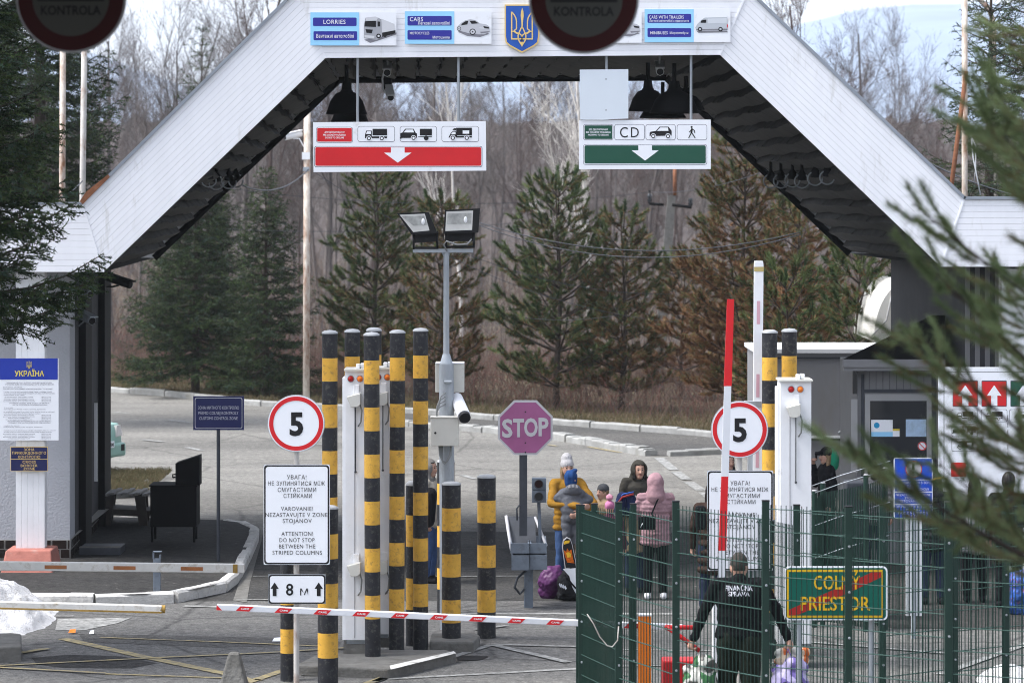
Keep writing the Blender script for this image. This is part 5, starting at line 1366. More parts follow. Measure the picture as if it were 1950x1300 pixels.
def small_snow(u, v, rx, ry, h, label, seed):
    b = MB(); c = G(u, v); V = []; nx = ny = 26
    for j in range(ny + 1):
        for i in range(nx + 1):
            x = -rx + 2 * rx * i / nx; y = -ry + 2 * ry * j / ny
            e = max(0, 1 - (x / rx) ** 2 - (y / ry) ** 2)
            p = Vector((x * 3 + seed, y * 3, 1))
            V.append((c.x + x, c.y + y, e ** .6 * h + MN.noise(p) * h * .4 - h * .18))
    b.add(V, [(j * (nx + 1) + i, j * (nx + 1) + i + 1, (j + 1) * (nx + 1) + i + 1, (j + 1) * (nx + 1) + i) for j in range(ny) for i in range(nx)], M_snow, True)
    tag(b.build("snow_patch", origin=(c.x, c.y, 0)), label, "snow")
small_snow(1935, 1296, (.45), .5, .2, "snow patch at the lower right corner behind the fence", 9)
# concrete stub, litter
d = GD(1312); t = None
b = MB(); c = G(446, 1312); s = F / d
V = []
for z, w_, dd in ((0, .17, .2), (.1, .135, .16), (.30, .085, .10), (.385, .06, .08), (.40, .045, .06)):
    V += [(c.x - w_, c.y - dd, z), (c.x + w_ * .95, c.y - dd, z), (c.x + w_ * .95, c.y + dd, z), (c.x - w_, c.y + dd, z)]
b.add(V, [(4 * k + i, 4 * k + (i + 1) % 4, 4 * k + 4 + (i + 1) % 4, 4 * k + 4 + i) for k in range(4) for i in range(4)] + [(16, 17, 18, 19)], M_concrete)
tag(b.build("concrete_stub", origin=(c.x, c.y, 0), bevel=.02), "small tapering concrete stub at the bottom edge beside the thin bollard", "bollard")
def scrap(name, u, v, w_, m, label):
    b = MB(); c = G(u, v); b.add([(c.x - w_, c.y, .012), (c.x + w_, c.y - .02, .015), (c.x + w_ * .8, c.y + .07, .05), (c.x - w_ * .7, c.y + .06, .045), (c.x, c.y + .12, .02)], [(0, 1, 2, 3), (3, 2, 4)], m)
    tag(b.build(name, origin=(c.x, c.y, 0)), label, "litter")
scrap("litter_scrap", 137, 1206, .045, M_orange, "orange scrap of litter right of the snow heap")
scrap("litter_scrap", 174, 1208, .03, M_sign, "white scrap of litter next to the orange one")
scrap("litter_scrap", 528, 1222, .06, M_sign, "crumpled white paper left of the thin bollard")
# ------------------------------------------------------------------ booth, container, tarpaulin behind it
DBo = 46.5
t = thing("control_booth", "grey control booth with black pitched roof and dark window", "booth", (X(1710, DBo), DBo, 0))
zt = Z(700, DBo)
b = MB(); b.pbox(1632, 696, 1790, 1090, DBo, M_booth, 2.4); b.build("body", t, bevel=.01)
b = MB(); b.pp([(1605, 697), (1790, 697), (1790, 600), (1766, 600), (1620, 679)], DBo - .35, M_roofblk, .0)
A = [W(1605, 684, DBo - .4), W(1800, 684, DBo - .4), W(1800, 684, DBo + 2.8), W(1605, 684, DBo + 2.8)]; top = [W(1775, 600, DBo + 1.0), W(1800, 600, DBo + 1.0)]
b = MB(); b.add(A + top, [(0, 1, 5, 4), (2, 3, 4, 5), (3, 0, 4), (1, 2, 5)], M_roofblk); b.pbox(1605, 684, 1800, 699, DBo - .4, M_booth, .05); b.pbox(1607, 699, 1798, 706, DBo - .37, M_booth, .3); b.build("roof", t)
b = MB(); b.pbox(1640, 712, 1646, 1085, DBo - .02, M_dkgrey, .02); b.pbox(1774, 704, 1783, 1085, DBo - .02, M_dkgrey, .02); b.pbox(1646, 741, 1774, 747, DBo - .02, M_dkgrey, .02); b.pbox(1646, 704, 1774, 707, DBo - .02, M_dkgrey, .02)
for k in range(9): b.pbox(1655 + k * 13, 707, 1655.7 + k * 13, 741, DBo - .006, M_dkgrey, .006)
b.build("cladding_strips", t)
w_ = MB(); w_.pbox(1647, 750, 1774, 763, DBo - .03, M_frame, .03); w_.pbox(1647, 763, 1657, 895, DBo - .03, M_frame, .03); w_.pbox(1765, 763, 1774, 895, DBo - .03, M_frame, .03); w_.pbox(1647, 895, 1774, 905, DBo - .03, M_frame, .03); wf = w_.build("window", t)
b = MB(); b.pp([(1656, 762), (1766, 762), (1766, 896), (1656, 896)], DBo - .012, M_glassdk); b.build("pane", wf)
b = MB(); b.pbox(1621, 760, 1633, 900, DBo - .05, M_frame, .04); b.pbox(1624, 706, 1632, 750, DBo - .05, M_glassdk, .04); b.build("corner_frame", t)
b = MB(); b.ball(W(1786, 709, DBo - .1), .05, M_white, 12, 8); b.tube([W(1786, 709, DBo - .1), W(1786, 709, DBo + .05)], .02, M_white, 6); b.build("wall_lamp", t)
t2 = thing("window_poster", "white and blue poster in the booth window", "poster", W(1680, 831, DBo - .02)); b = MB(); b.pp([(1659, 799), (1700, 799), (1700, 831), (1659, 831)], DBo - .016, M_sign, .003); b.pp([(1659, 822), (1700, 822), (1700, 831), (1659, 831)], DBo - .016, M_lblue, 0, .001); b.disc(1669.5, 809.5, 5.5, DBo - .016, mat("poster_blue", (0.02, 0.30, 0.55), .5), 0, .001, 20)
b.pp([(1700, 816), (1713, 816), (1713, 831), (1700, 831)], DBo - .016, M_sign, .003); b.pp([(1700, 816), (1713, 816), (1713, 820), (1700, 820)], DBo - .016, mat("poster_yellow", (0.65, 0.5, 0.05), .5), 0, .001); b.build("sheet", t2)
t2 = thing("window_poster", "pale blue poster right of the white one in the booth window", "poster", W(1745, 831, DBo - .02)); b = MB(); b.pp([(1725, 798), (1764, 798), (1764, 831), (1725, 831)], DBo - .016, mat("poster_pale", (0.42, 0.56, 0.72), .5, .25, 9), .003); b.build("sheet", t2)
t2 = thing("no_smoking_sticker", "round red prohibition sticker low in the booth window", "sticker", W(1755, 850, DBo - .02)); b = MB(); b.disc(1756, 849, 8.5, DBo - .016, M_sign, .002, 0, 24); b.ring(1756, 849, 6.8, 8.4, DBo - .017, M_red, .001, 24); b.stroke([(1750, 843), (1762, 855)], 1.6, DBo - .017, M_red, .002); b.build("sticker", t2)

DCo = 56.0
t = thing("site_container", "grey flat roofed site container behind the right scanner cabinet", "container", (X(1530, DCo), DCo, 0))
b = MB(); x0, x1 = X(1441, DCo), X(1780, DCo); xl = X(1424, DCo + 2.2); z1 = Z(672, DCo)
b.add([(x0, DCo, 0), (x1, DCo, 0), (x1, DCo + 2.3, 0), (xl, DCo + 2.3, 0), (x0, DCo, z1), (x1, DCo, z1), (x1, DCo + 2.3, z1), (xl, DCo + 2.3, z1)], [(0, 1, 5, 4), (1, 2, 6, 5), (2, 3, 7, 6), (3, 0, 4, 7)], M_contain); b.build("wall", t)
b = MB(); b.add([(x0 - .03, DCo - .04, z1), (x1 + .03, DCo - .04, z1), (x1 + .03, DCo + 2.34, z1), (xl - .05, DCo + 2.34, z1), (x0 - .03, DCo - .04, z1 + .07), (x1 + .03, DCo - .04, z1 + .07), (x1 + .03, DCo + 2.34, z1 + .07), (xl - .05, DCo + 2.34, z1 + .07)], [(0, 1, 5, 4), (1, 2, 6, 5), (2, 3, 7, 6), (3, 0, 4, 7), (4, 5, 6, 7), (3, 2, 1, 0)], M_white); b.build("roof_edge", t)
b = MB(); b.pbox(1441, 680, 1780, 683, DCo - .02, M_dkgrey, .02); b.pbox(1441, 834, 1780, 839, DCo - .03, M_dkgrey, .03); b.pbox(1441, 830, 1780, 834, DCo - .035, M_white, .035); b.tube([W(1598, 824, DCo - .1), W(1604, 820, DCo - .15), W(1608, 826, DCo - .1)], .03, M_galv, 6); b.build("trim", t)
t = thing("tarpaulin_hood", "cream curved tarpaulin hood rising behind the booth roof", "tarpaulin", (X(1700, 60), 60, 0))
b = MB(); V = []; n = 14
for j, dd in enumerate((60, 63.5)):
    for i in range(n + 1):
        a = math.pi * .5 * i / n; V.append(W(1730 - 66 * math.cos(a) , 650 - 115 * math.sin(a), 60) + Vector((0, dd - 60, 0)))
V2 = V + [W(1730, 535, 60), W(1730, 1000, 60)]
b.add(V, [(i, i + 1, n + 2 + i, n + 1 + i) for i in range(n)], M_tarp, True)
b.poly([V[i] for i in range(n + 1)] + [W(1730, 980, 60), W(1664, 980, 60)], M_tarp); b.build("cover", t)
b = MB(); b.pbox(1716, 530, 1722, 640, 59.96, M_frame, .04); b.pbox(1729, 520, 1760, 690, 59.9, M_booth, 2.5); b.tube([W(1701, 548, 59.97), W(1688, 610, 59.97), W(1660, 640, 59.97)], .015, M_frame, 5); b.build("frame", t)

# ------------------------------------------------------------------ green mesh fences
def fence(name, label, posts, group=None, nb=8, sp=.21, wsp=.05, postw=.068, dens=None):
    """posts: (u, d, top_v); every panel has its own stepped height"""
    u, d, v = posts[0]
    t = thing(name, label, "fence", (X(u, d), d, 0), group)
    pos = [(Vector((X(u, d), d, 0)), Z(v, d)) for u, d, v in posts]
    for p, z in pos:
        b = MB(); b.box((p.x, p.y, z / 2), (postw, .06, z), M_fence); b.box((p.x, p.y, z + .006), (postw + .006, .066, .012), M_ink); o = b.build("post", t, bevel=.004)
        b = MB()
        for k in range(5): b.cyl((p.x + .004, p.y - .03, z - .36 - k * .42), (p.x + .004, p.y - .045, z - .36 - k * .42), .012, .009, M_galv, 10)
        b.build("clip_bolt", o)
    for i in range(len(pos) - 1):
        (a, za), (c, zc) = pos[i], pos[i + 1]
        ztop = min(za, zc) - .04 if abs(za - zc) < .5 else min(za, zc)
        ztop = za - .06
        dv = (c - a); L = dv.length; dv.normalize()
        fr = Vector((dv.y, -dv.x, 0)); fr = fr if fr.y < 0 else -fr
        nm = NM(); w = (dens[i] if dens else wsp); n = max(2, int(L / w))
        xs = np.linspace(0, L, n + 1)[1:-1]
        P0 = np.array([[a.x + dv.x * s, a.y + dv.y * s, .05] for s in xs]); P1 = P0.copy(); P1[:, 2] = ztop + .03
        nm.segs(P0, P1, np.full(len(xs), .0042), np.full(len(xs), .0042), 0, 4)
        H0, H1 = [], []
        for k in range(int(ztop / sp)):
            z = ztop - .01 - k * sp
            for s_ in (1, -1): H0.append([a.x + fr.x * .006 * s_, a.y + fr.y * .006 * s_, z]); H1.append([c.x + fr.x * .006 * s_, c.y + fr.y * .006 * s_, z])
        nm.segs(H0, H1, np.full(len(H0), .0042), np.full(len(H0), .0042), 1, 4)
        me = nm.mesh("mesh_panel", [M_wire, M_wirebar])
        r0 = world_loc(t); o = np_obj("mesh_panel", me, t); me.transform(Matrix.Translation(-r0))
    return t
GF = "green wire mesh fences"
fence("mesh_fence", "front green mesh fence running along the lower right of the photo", [(1107, 33.6, 962), (1178, 32.4, 957), (1287, 31.2, 955), (1458, 30.2, 954), (1616, 29.8, 965), (1806, 29.2, 957), (2010, 28.8, 955)], GF, dens=[.028, .065, .05, .05, .05, .05])
fence("mesh_fence", "second green mesh fence folded behind the front panels at the left", [(1103, 34.6, 962), (1132, 34.2, 960), (1206, 33.7, 960)], GF, dens=[.03, .035])
fence("mesh_fence", "rear green mesh fence crossing behind the customs zone sign", [(1416, 34.9, 975), (1517, 33.8, 962), (1681, 33.0, 962), (1818, 33.6, 957), (1915, 34.0, 952), (2010, 34.4, 952)], GF, dens=[.03, .045, .045, .045, .045])
t = thing("ramp_handrail", "green handrail fence with sloping top wires before the booth", "railing", (X(1600, 39.5), 39.5, 0), GF)
hp = [(1551, 39.8, 934), (1567, 40.0, 919), (1649, 39.4, 904), (1686, 39.6, 891)]
for u, d, v in hp:
    b = MB(); b.cyl((X(u, d), d, 0), (X(u, d), d, Z(v, d)), .032, .032, M_fence, 10); b.cyl((X(u, d), d, Z(v, d)), (X(u, d), d, Z(v, d) + .012), .033, .025, M_signgrey, 10); b.build("post", t)
b = MB()
for dz in (0, .10, .5, .9): b.tube([W(1545, 925 , 39.8) - Vector((0, 0, dz)), W(1600, 905, 39.6) - Vector((0, 0, dz)), W(1695, 877, 39.4) - Vector((0, 0, dz))], .006, M_galv, 5)
b.build("top_wires", t)
for i in range(len(hp) - 1):
    (u0, d0, v0), (u1, d1, v1) = hp[i], hp[i + 1]; A_, B_ = W(u0, v0, d0), W(u1, v1, d1); n = max(4, int((B_ - A_).length / .028)); nm = NM(); P1 = np.array([list(A_.lerp(B_, (k + .5) / n)) for k in range(n)]); P0 = P1.copy(); P1[:, 2] -= .12; P0[:, 2] = .05
    nm.segs(P0, P1, np.full(n, .0075), np.full(n, .0075), 0, 4); me = nm.mesh('infill_bars', [M_fence]); me.transform(Matrix.Translation(-world_loc(t))); np_obj('infill_bars', me, t)
b = MB(); b.pbox(1612, 918, 1645, 1150, 40.4, M_dkgrey, .4); o = b.build("waste_container", origin=W(1628, 1150, 40.4), bevel=.02); tag(o, "tall dark grey bin behind the handrail posts", "bin")
b = MB(); c = W(1186, 1196, 31.5)
b.tube([c + Vector(((u - 1180) * 31.5 / F, -.02, -(v - 1190) * 31.5 / F)) for u, v in ((1112, 1162), (1124, 1180), (1136, 1205), (1150, 1222), (1160, 1224), (1170, 1212), (1172, 1185))], .006, M_oldpole, 6)
tag(b.build("loose_rope", origin=c), "loose pale rope hanging on the left fence panel", "rope")

# ------------------------------------------------------------------ poles and wires
def pole(name, pts, r, m, label, cat="pole", extra=None):
    t = thing(name, label, cat, pts[0]); b = MB(); b.tube(pts, r, m, 12); b.build("shaft", t)
    if extra: extra(t)
    return t
def gpole(name, u0, v0, u1, v1, d, r, m, label, extra=None, cat="pole"):
    base = Vector((X(u0, d), d, 0)); return pole(name, [base, W(u1, v1, d)], r, m, label, cat, extra)
gpole("flag_mast", 116, 365, 121, -160, 58, .055, M_rustpole, "rusty peeling white mast left, behind the near spruce")
gpole("flag_mast", 150, 375, 164, -160, 60, .055, M_oldpole, "plain grey mast right of the rusty one at the left")
def ex(t):
    b = MB(); b.pbox(575, 290, 590, 304, 69.9, M_white, .15); b.pbox(577, 318, 589, 326, 69.9, M_galv, .2); b.build("junction_box", t)
gpole("camera_mast", 583, 740, 585, 196, 70, .075, M_rustpole, "slim whitish mast left of the red hanging sign behind the canopy", ex)
def ex(t):
    b = MB(); d = 86; b.tube([W(1236, 388, d), W(1264, 390, d)], .04, M_blackm, 6); b.tube([W(1236, 388, d), W(1237, 362, d)], .03, M_blackm, 6)
    d = 86
    for u in (1237,): b.lathe([(.05, 0), (.07, .05), (.05, .1), (.07, .15), (.05, .2), (.02, .25)], W(u, 385, d), M_glassdk, 10)
    b.tube([W(1280, 390, d), W(1317, 395, d)], .04, M_blackm, 6); b.lathe([(.05, 0), (.07, .05), (.05, .1), (.07, .15), (.05, .2)], W(1315, 392, d), M_glassdk, 10); b.build("insulator_arm", t)
    b = MB(); b.tube([W(1285, 372, d), W(1285, 318, d)], .05, M_rust, 8); b.build("steel_top", t)
d = 86; t = thing("power_pole", "grey concrete power pole with insulator arms behind the brown pines", "pole", (X(1262, d), d, 0))
b = MB(); b.prism([(X(1240, d), d, 0), (X(1262, d), d, 0), W(1287, 372, d), W(1272, 372, d)], (0, .22, 0), M_concrete); b.build("shaft", t); ex(t)
gpole("flag_mast", 1837, 375, 1837, -120, 49.5, .045, M_rustpole, "white mast standing behind the right end of the canopy roof")
t = thing("leaning_pole", "leaning rusty brown pipe beside the white mast at the right", "pole", W(1813, 352, 49.3)); b = MB(); b.tube([W(1803, 520, 49.3), W(1812, 352, 49.3), W(1840, 136, 49.3)], .035, M_rust, 8); b.build("pipe", t)
t = thing("curved_lamp_post", "white lamp post with a curved top at the upper right", "lamp post", (X(1893, 62), 62, 0)); b = MB(); b.tube([(X(1890, 62), 62, 0), W(1891, 120, 62), W(1893, 60, 62), W(1890, 35, 62), W(1880, 12, 62), W(1862, -3, 62), W(1840, -12, 62)], [.06, .06, .055, .05, .045, .04, .04], M_rustpole, 10); b.build("shaft", t)
b = MB(); b.tube([W(1846, 240, 49.2), W(1850, 262, 49.2), W(1853, 300, 49.2), W(1860, 335, 49.2), W(1867, 372, 49.2)], .010, M_white, 6); b.tube([W(1851, 262, 49.2), W(1858, 280, 49.2), W(1858, 320, 49.2), W(1855, 345, 49.2)], .008, M_white, 6); tag(b.build("loose_cable", origin=W(1867, 372, 49.2)), "loose white cable dangling from the right white mast", "cable")
def wire(p, q, sag, label, r=.0065, m=M_dkgrey):
    b = MB(); A, B = W(*p), W(*q); n = 16
    b.tube([A.lerp(B, i / n) - Vector((0, 0, sag * 4 * (i / n) * (1 - i / n))) for i in range(n + 1)], r, m, 5)
    tag(b.build("overhead_wire", origin=A), label, "wire", "overhead wires")
wire((596, 326, 70), (1284, 560, 74), .7, "long overhead wire sloping from the white mast down behind the floodlights")
wire((910, 423, 60), (1525, 442, 56), .42, "sagging double cable ending at the right haunch, upper strand", .009)
wire((910, 428, 60), (1525, 446, 56), .5, "sagging double cable ending at the right haunch, lower strand", .009)
wire((460, 352, 58), (588, 322, 70), .25, "dark cable from the left haunch to the white mast", .014)
wire((430, 358, 80), (1237, 366, 86), .35, "thin overhead wire reaching the insulator of the power pole")
wire((430, 436, 80), (1240, 390, 86), .3, "thin overhead wire passing behind the floodlights at the lamp height")
wire((1240, 366, 86), (1520, 300, 60), .2, "short wire from the insulator up to the right haunch")
wire((820, 470, 75), (1560, 600, 75), .8, "thin lower wire passing in front of the pines")
wire((1000, 605, 64), (1255, 575, 86), .2, "short sloping wire low behind the green pine")
wire((157, 345, 56), (30, 375, 46), .2, "black cable running left from the canopy corner under the spruce", .012)
wire((1700, 270, 52), (2000, 385, 48), .15, "black cable behind the right canopy slope", .012)
# ------------------------------------------------------------------ people
M_skin = mat("skin", (0.46, 0.27, 0.20), 0.55, 0.06, 20)
M_lip = mat("lips", (0.30, 0.11, 0.10), 0.5)
M_eye = mat("eye_dark", (0.02, 0.015, 0.012), 0.3)
def cloth(name, c, var=.18, scale=9, bump=.35, bs=30): return mat(name, c, .9, var, scale, bump, bs, spec=.15)
M_mustard = cloth("mustard_coat", (0.26, 0.135, 0.018)); M_jean = cloth("blue_denim", (0.045, 0.085, 0.19)); M_hatgrey = cloth("pale_grey_knit", (0.42, 0.41, 0.42))
M_kidgrey = cloth("grey_fleece", (0.10, 0.105, 0.12)); M_kidblue = cloth("blue_knit", (0.014, 0.05, 0.16)); M_fur = cloth("dark_fur", (0.09, 0.075, 0.06), .5, 40, 1., 60)
M_olive = cloth("dark_olive_coat", (0.052, 0.048, 0.040)); M_pinkc = cloth("dusty_pink_coat", (0.32, 0.195, 0.215)); M_blkcl = cloth("black_cloth", (0.007, 0.007, 0.009))
M_brownc = cloth("dark_brown_coat", (0.040, 0.024, 0.019)); M_shoew = cloth("white_trainers", (0.66, 0.66, 0.68), .06); M_pinkh = cloth("pink_knit", (0.46, 0.17, 0.30)); M_pom = cloth("pink_fur", (0.58, 0.27, 0.36), .25, 40, 1., 60)
M_greyh = cloth("charcoal_knit", (0.06, 0.062, 0.068)); M_tan = cloth("tan_coat", (0.26, 0.19, 0.12)); M_beigev = cloth("beige_vest", (0.40, 0.36, 0.30)); M_hoodgrn = cloth("green_hood", (0.015, 0.24, 0.13))
M_hairblk = mat("black_hair", (0.012, 0.010, 0.009), .5, .3, 30); M_hairblo = mat("light_brown_hair", (0.20, 0.135, 0.075), .5, .35, 30); M_hairgr = mat("short_grey_hair", (0.042, 0.036, 0.031), .8, .35, 40)
M_navycl = cloth("navy_trousers", (0.018, 0.024, 0.05)); M_olivetr = cloth("dark_green_trousers", (0.013, 0.016, 0.011)); M_fleeceblk = cloth("black_fleece", (0.0055, 0.0055, 0.007), .15)
M_sparkle = cloth("grey_sparkle_jacket", (0.12, 0.12, 0.125), .6, 30); M_knitw = cloth("white_patterned_knit", (0.20, 0.20, 0.21), .55, 22); M_darkgreen = cloth("dark_puffer", (0.022, 0.024, 0.026))

def prim_mesh(prims):
    V = []; Fs = []
    def sphere(c, rx, ry, rz, ax=None):
        o = len(V); n, k = 14, 10
        for j in range(k + 1):
            ph = math.pi * j / k
            for i in range(n):
                t = 2 * math.pi * (i + .5) / n
                p = Vector((rx * math.sin(ph) * math.cos(t), ry * math.sin(ph) * math.sin(t), -rz * math.cos(ph)))
                if ax is not None: p = ax @ p
                V.append(Vector(c) + p)
        for j in range(k):
            for i in range(n): Fs.append((o + j * n + i, o + j * n + (i + 1) % n, o + (j + 1) * n + (i + 1) % n, o + (j + 1) * n + i))
    def capsule(p0, p1, r0, r1, flat=None):
        p0 = Vector(p0); p1 = Vector(p1); d = p1 - p0
        if d.length < 1e-5: d = Vector((0, 0, 1e-4)); p1 = p0 + d
        d.normalize(); a = d.orthogonal().normalized(); b_ = d.cross(a)
        if flat:                      # flat = (axis, ratio): squash across that axis
            fa = Vector(flat[0]); a = (fa - d * fa.dot(d)).normalized(); b_ = d.cross(a)
        fr = flat[1] if flat else 1.0
        o = len(V); n = 14; rings = []
        for q in (-90, -60, -30, 0): rings.append((p0 + d * r0 * math.sin(R(q)), r0 * math.cos(R(q))))
        for q in (0, 30, 60, 90): rings.append((p1 + d * r1 * math.sin(R(q)), r1 * math.cos(R(q))))
        for c, r in rings:
            r = max(r, 1e-4)
            for i in range(n):
                t = 2 * math.pi * i / n; V.append(c + a * (r * fr * math.cos(t)) + b_ * (r * math.sin(t)))
        for j in range(7):
            for i in range(n): Fs.append((o + j * n + i, o + j * n + (i + 1) % n, o + (j + 1) * n + (i + 1) % n, o + (j + 1) * n + i))
    for p in prims:
        if p[0] == 'c': capsule(*p[1:])
        else: sphere(p[1], *p[2], *(p[3:] or ()))
    return V, Fs

def blob(name, prims, m, voxel=.014, smooth=4, disp=None, cut=None, k=1.0):
    V, Fs = prim_mesh(prims)
    me = bpy.data.meshes.new("tmp"); me.from_pydata([tuple(v * k) for v in V], [], Fs)
    o = bpy.data.objects.new("tmp", me); COL.objects.link(o)
    rm = o.modifiers.new("r", 'REMESH'); rm.mode = 'VOXEL'; rm.voxel_size = voxel
    sm = o.modifiers.new("s", 'SMOOTH'); sm.factor = .5; sm.iterations = smooth
    dg = bpy.context.evaluated_depsgraph_get()
    ne = bpy.data.meshes.new_from_object(o.evaluated_get(dg))
    bpy.data.objects.remove(o); bpy.data.meshes.remove(me)
    ne.name = name
    if disp or cut:
        bm = bmesh.new(); bm.from_mesh(ne); bm.normal_update()
        if disp:
            off = [(v, disp(v.co / k, v.normal)) for v in bm.verts]
            for v, q in off: v.co += v.normal * q * k
        if cut:
            bmesh.ops.delete(bm, geom=[v for v in bm.verts if cut(v.co / k)], context='VERTS')
        bm.to_mesh(ne); bm.free()
    ne.materials.clear(); ne.materials.append(m)
    ne.polygons.foreach_set("use_smooth", [True] * len(ne.polygons)); ne.update()
    return ne

def hand_prims(w, e, side, curl=.6, palm_n=None):
    """palm, four fingers and a thumb from wrist w, arm coming from e"""
    w = Vector(w); d = (w - Vector(e)).normalized()
    n = Vector(palm_n) if palm_n else Vector((-side, 0, 0)); n = (n - d * n.dot(d)).normalized()
    s = d.cross(n)
    P = [('c', w - d * .01, w + d * .075, .028, .034, n, ) ] if False else [('c', w, w + d * .07, .027, .032)]
    for i, (o, L) in enumerate(((-.033, .068), (-.011, .080), (.011, .076), (.033, .060))):
        r = w + d * .078 + s * o
        c1 = math.cos(curl); s1 = math.sin(curl)
        m_ = r + (d * c1 + n * s1) * L * .55
        c2 = math.cos(curl * 2.2); s2 = math.sin(curl * 2.2)
        P += [('c', r - d * .01, m_, .0105, .0095), ('c', m_, m_ + (d * c2 + n * s2) * L * .55, .0095, .008)]
    tb = w + d * .025 - s * .028; tm = tb + (d * .55 - s * .65 + n * .4).normalized() * .045
    P += [('c', tb, tm, .013, .011), ('c', tm, tm + (d * .8 + n * .5).normalized() * .03, .011, .009)]
    return P

def person(label, u, d, h, yaw, arms=None, legs=None, coat=M_blkcl, hem=.80, trousers=M_blkcl, shoes=M_blkcl, hat=None, hood=None, hair=None, hairlen=0,
           puff=0, hands=True, face=True, head=(0, 0, 0), wide=1.0, group=None, coat_name="coat", collar=True, legw=1.0, boots=False, curl=.6):
    k = h / 1.72
    hx, hy, hzz = head                       # head offset: x, y, drop
    A = {'L': ((.25, .02, 1.13), (.27, -.06, .87)), 'R': ((-.25, .02, 1.13), (-.27, -.06, .87))}
    if arms: A.update(arms)
    Lg = {'L': ((.10, -.02, .49), (.11, .02, .09)), 'R': ((-.10, -.02, .49), (-.11, .02, .09))}
    if legs: Lg.update(legs)
    sh = {'L': (.165 * wide, 0, 1.40), 'R': (-.165 * wide, 0, 1.40)}
    hc = Vector((hx, hy - .005, 1.595 - hzz))
    tilt = Vector((0, -.03 * hzz * 10, 0))
    body = [('e', hc, (.079, .098, .122)), ('c', hc + Vector((0, -.030, -.055)), hc + Vector((0, -.048, -.085)), .058, .040),
            ('c', hc + Vector((0, -.088, .0)), hc + Vector((0, -.108, -.030)), .011, .017), ('e', hc + Vector((.076, .008, -.015)), (.012, .024, .034)), ('e', hc + Vector((-.076, .008, -.015)), (.012, .024, .034)),
            ('c', (hx * .3, .015, 1.38), hc + Vector((0, .012, -.06)), .060, .056), ('c', (0, 0, .95), (0, 0, 1.30), .09, .085), ('c', sh['L'], sh['R'], .05, .05)]
    for s_ in 'LR':
        e, w = A[s_]; sd = 1 if s_ == 'L' else -1
        body += [('c', sh[s_], e, .045, .038), ('c', e, w, .038, .028)]
        if hands: body += hand_prims(w, e, sd, curl)
        kn, an = Lg[s_]
        body += [('c', (.085 * sd, 0, .90), kn, .075, .052), ('c', kn, an, .050, .036)]
    o = bpy.data.objects.new("person", blob("person", body, M_skin, .0095, 2, k=k)); COL.objects.link(o)
    o.location = (X(u, d), d, 0); o.rotation_euler = (0, 0, R(yaw)); tag(o, label, "person", group)
    def ch(name, prims, m, **kw):
        c = bpy.data.objects.new(name, blob(name, prims, m, k=k, **kw)); COL.objects.link(c); c.parent = o; return c
    wv = wide
    cp = [('c', (-.14 * wv, .005, 1.395), (.14 * wv, .005, 1.395), .072, .072), ('e', (0, .005, 1.28), (.185 * wv, .128, .19)), ('e', (0, .0, 1.10), (.170 * wv, .122, .22)),
          ('c', (0, .01, 1.42), (hx * .3, .012, 1.475 if collar else 1.44), .085, .072)]
    top = 1.05
    for q in range(5):
        z = top + (hem + .07 - top) * q / 4
        cp.append(('e', (0, 0, z), ((.165 + .022 * q / 4) * wv, .125 + .012 * q / 4, .075)))
    for s_ in 'LR':
        e, w = A[s_]; e = Vector(e); w = Vector(w)
        cp += [('c', sh[s_], e, .066, .054), ('c', e, w.lerp(e, .04), .053, .045)]
    if puff:
        dsp = lambda co, no: (.0065 * abs(math.sin(co.z * math.pi / puff + .5 * MN.noise(co * 5))) - .002) * (1 if co.z < 1.46 else 0) + .009 * MN.noise(Vector((co.x * 9, co.y * 9, co.z * 16))) + .004 * MN.noise(co * 30)
    else:
        dsp = lambda co, no: .013 * MN.noise(Vector((co.x * 8, co.y * 8, co.z * 13))) + .006 * MN.noise(co * 26)
    ch(coat_name, cp, coat, voxel=.012, smooth=9, disp=dsp)
    tp = [('c', (-.065 * wv, .0, .89), (.065 * wv, .0, .89), .098, .098)]
    for s_ in 'LR':
        kn, an = Lg[s_]; sd = 1 if s_ == 'L' else -1
        kn = Vector(kn); an = Vector(an)
        tp += [('c', (.085 * sd, 0, .90), kn, .105 * legw, .072 * legw), ('c', kn, an + Vector((0, 0, .02)), .070 * legw, .058 * legw)]
    ch("trousers", tp, trousers, voxel=.013, smooth=3, disp=lambda co, no: .010 * MN.noise(Vector((co.x * 8, co.y * 8, co.z * 11))))
    for s_ in 'LR':
        kn, an = Lg[s_]; an = Vector(an)
        f = Vector((.02 if s_ == 'L' else -.02, -1, 0)).normalized()
        sp = [('c', an + Vector((0, .045, -.045)), an + f * .15 + Vector((0, 0, -.058)), .046, .034), ('c', an, an + Vector((0, -.02, -.04)), .05, .05)]
        if boots: sp.append(('c', an + Vector((0, 0, .2)), an, .068, .056))
        ch("shoe", sp, shoes, voxel=.011, smooth=2)
    if hood is not None:
        hp_ = [('e', hc + Vector((0, .028, .008)), (.124, .134, .142)), ('c', hc + Vector((0, .05, -.06)), (hx * .3, .05, 1.42), .118, .132), ('c', (-.07, .01, 1.44), (.07, .01, 1.44), .07, .07)]
        ch("hood", hp_, hood, voxel=.012, smooth=7, disp=lambda co, no: .008 * MN.noise(co * 13),
           cut=(lambda co: co.y < hc.y - .035 and abs(co.x - hc.x) < .072 and hc.z - .12 < co.z < hc.z + .085) if face else None)
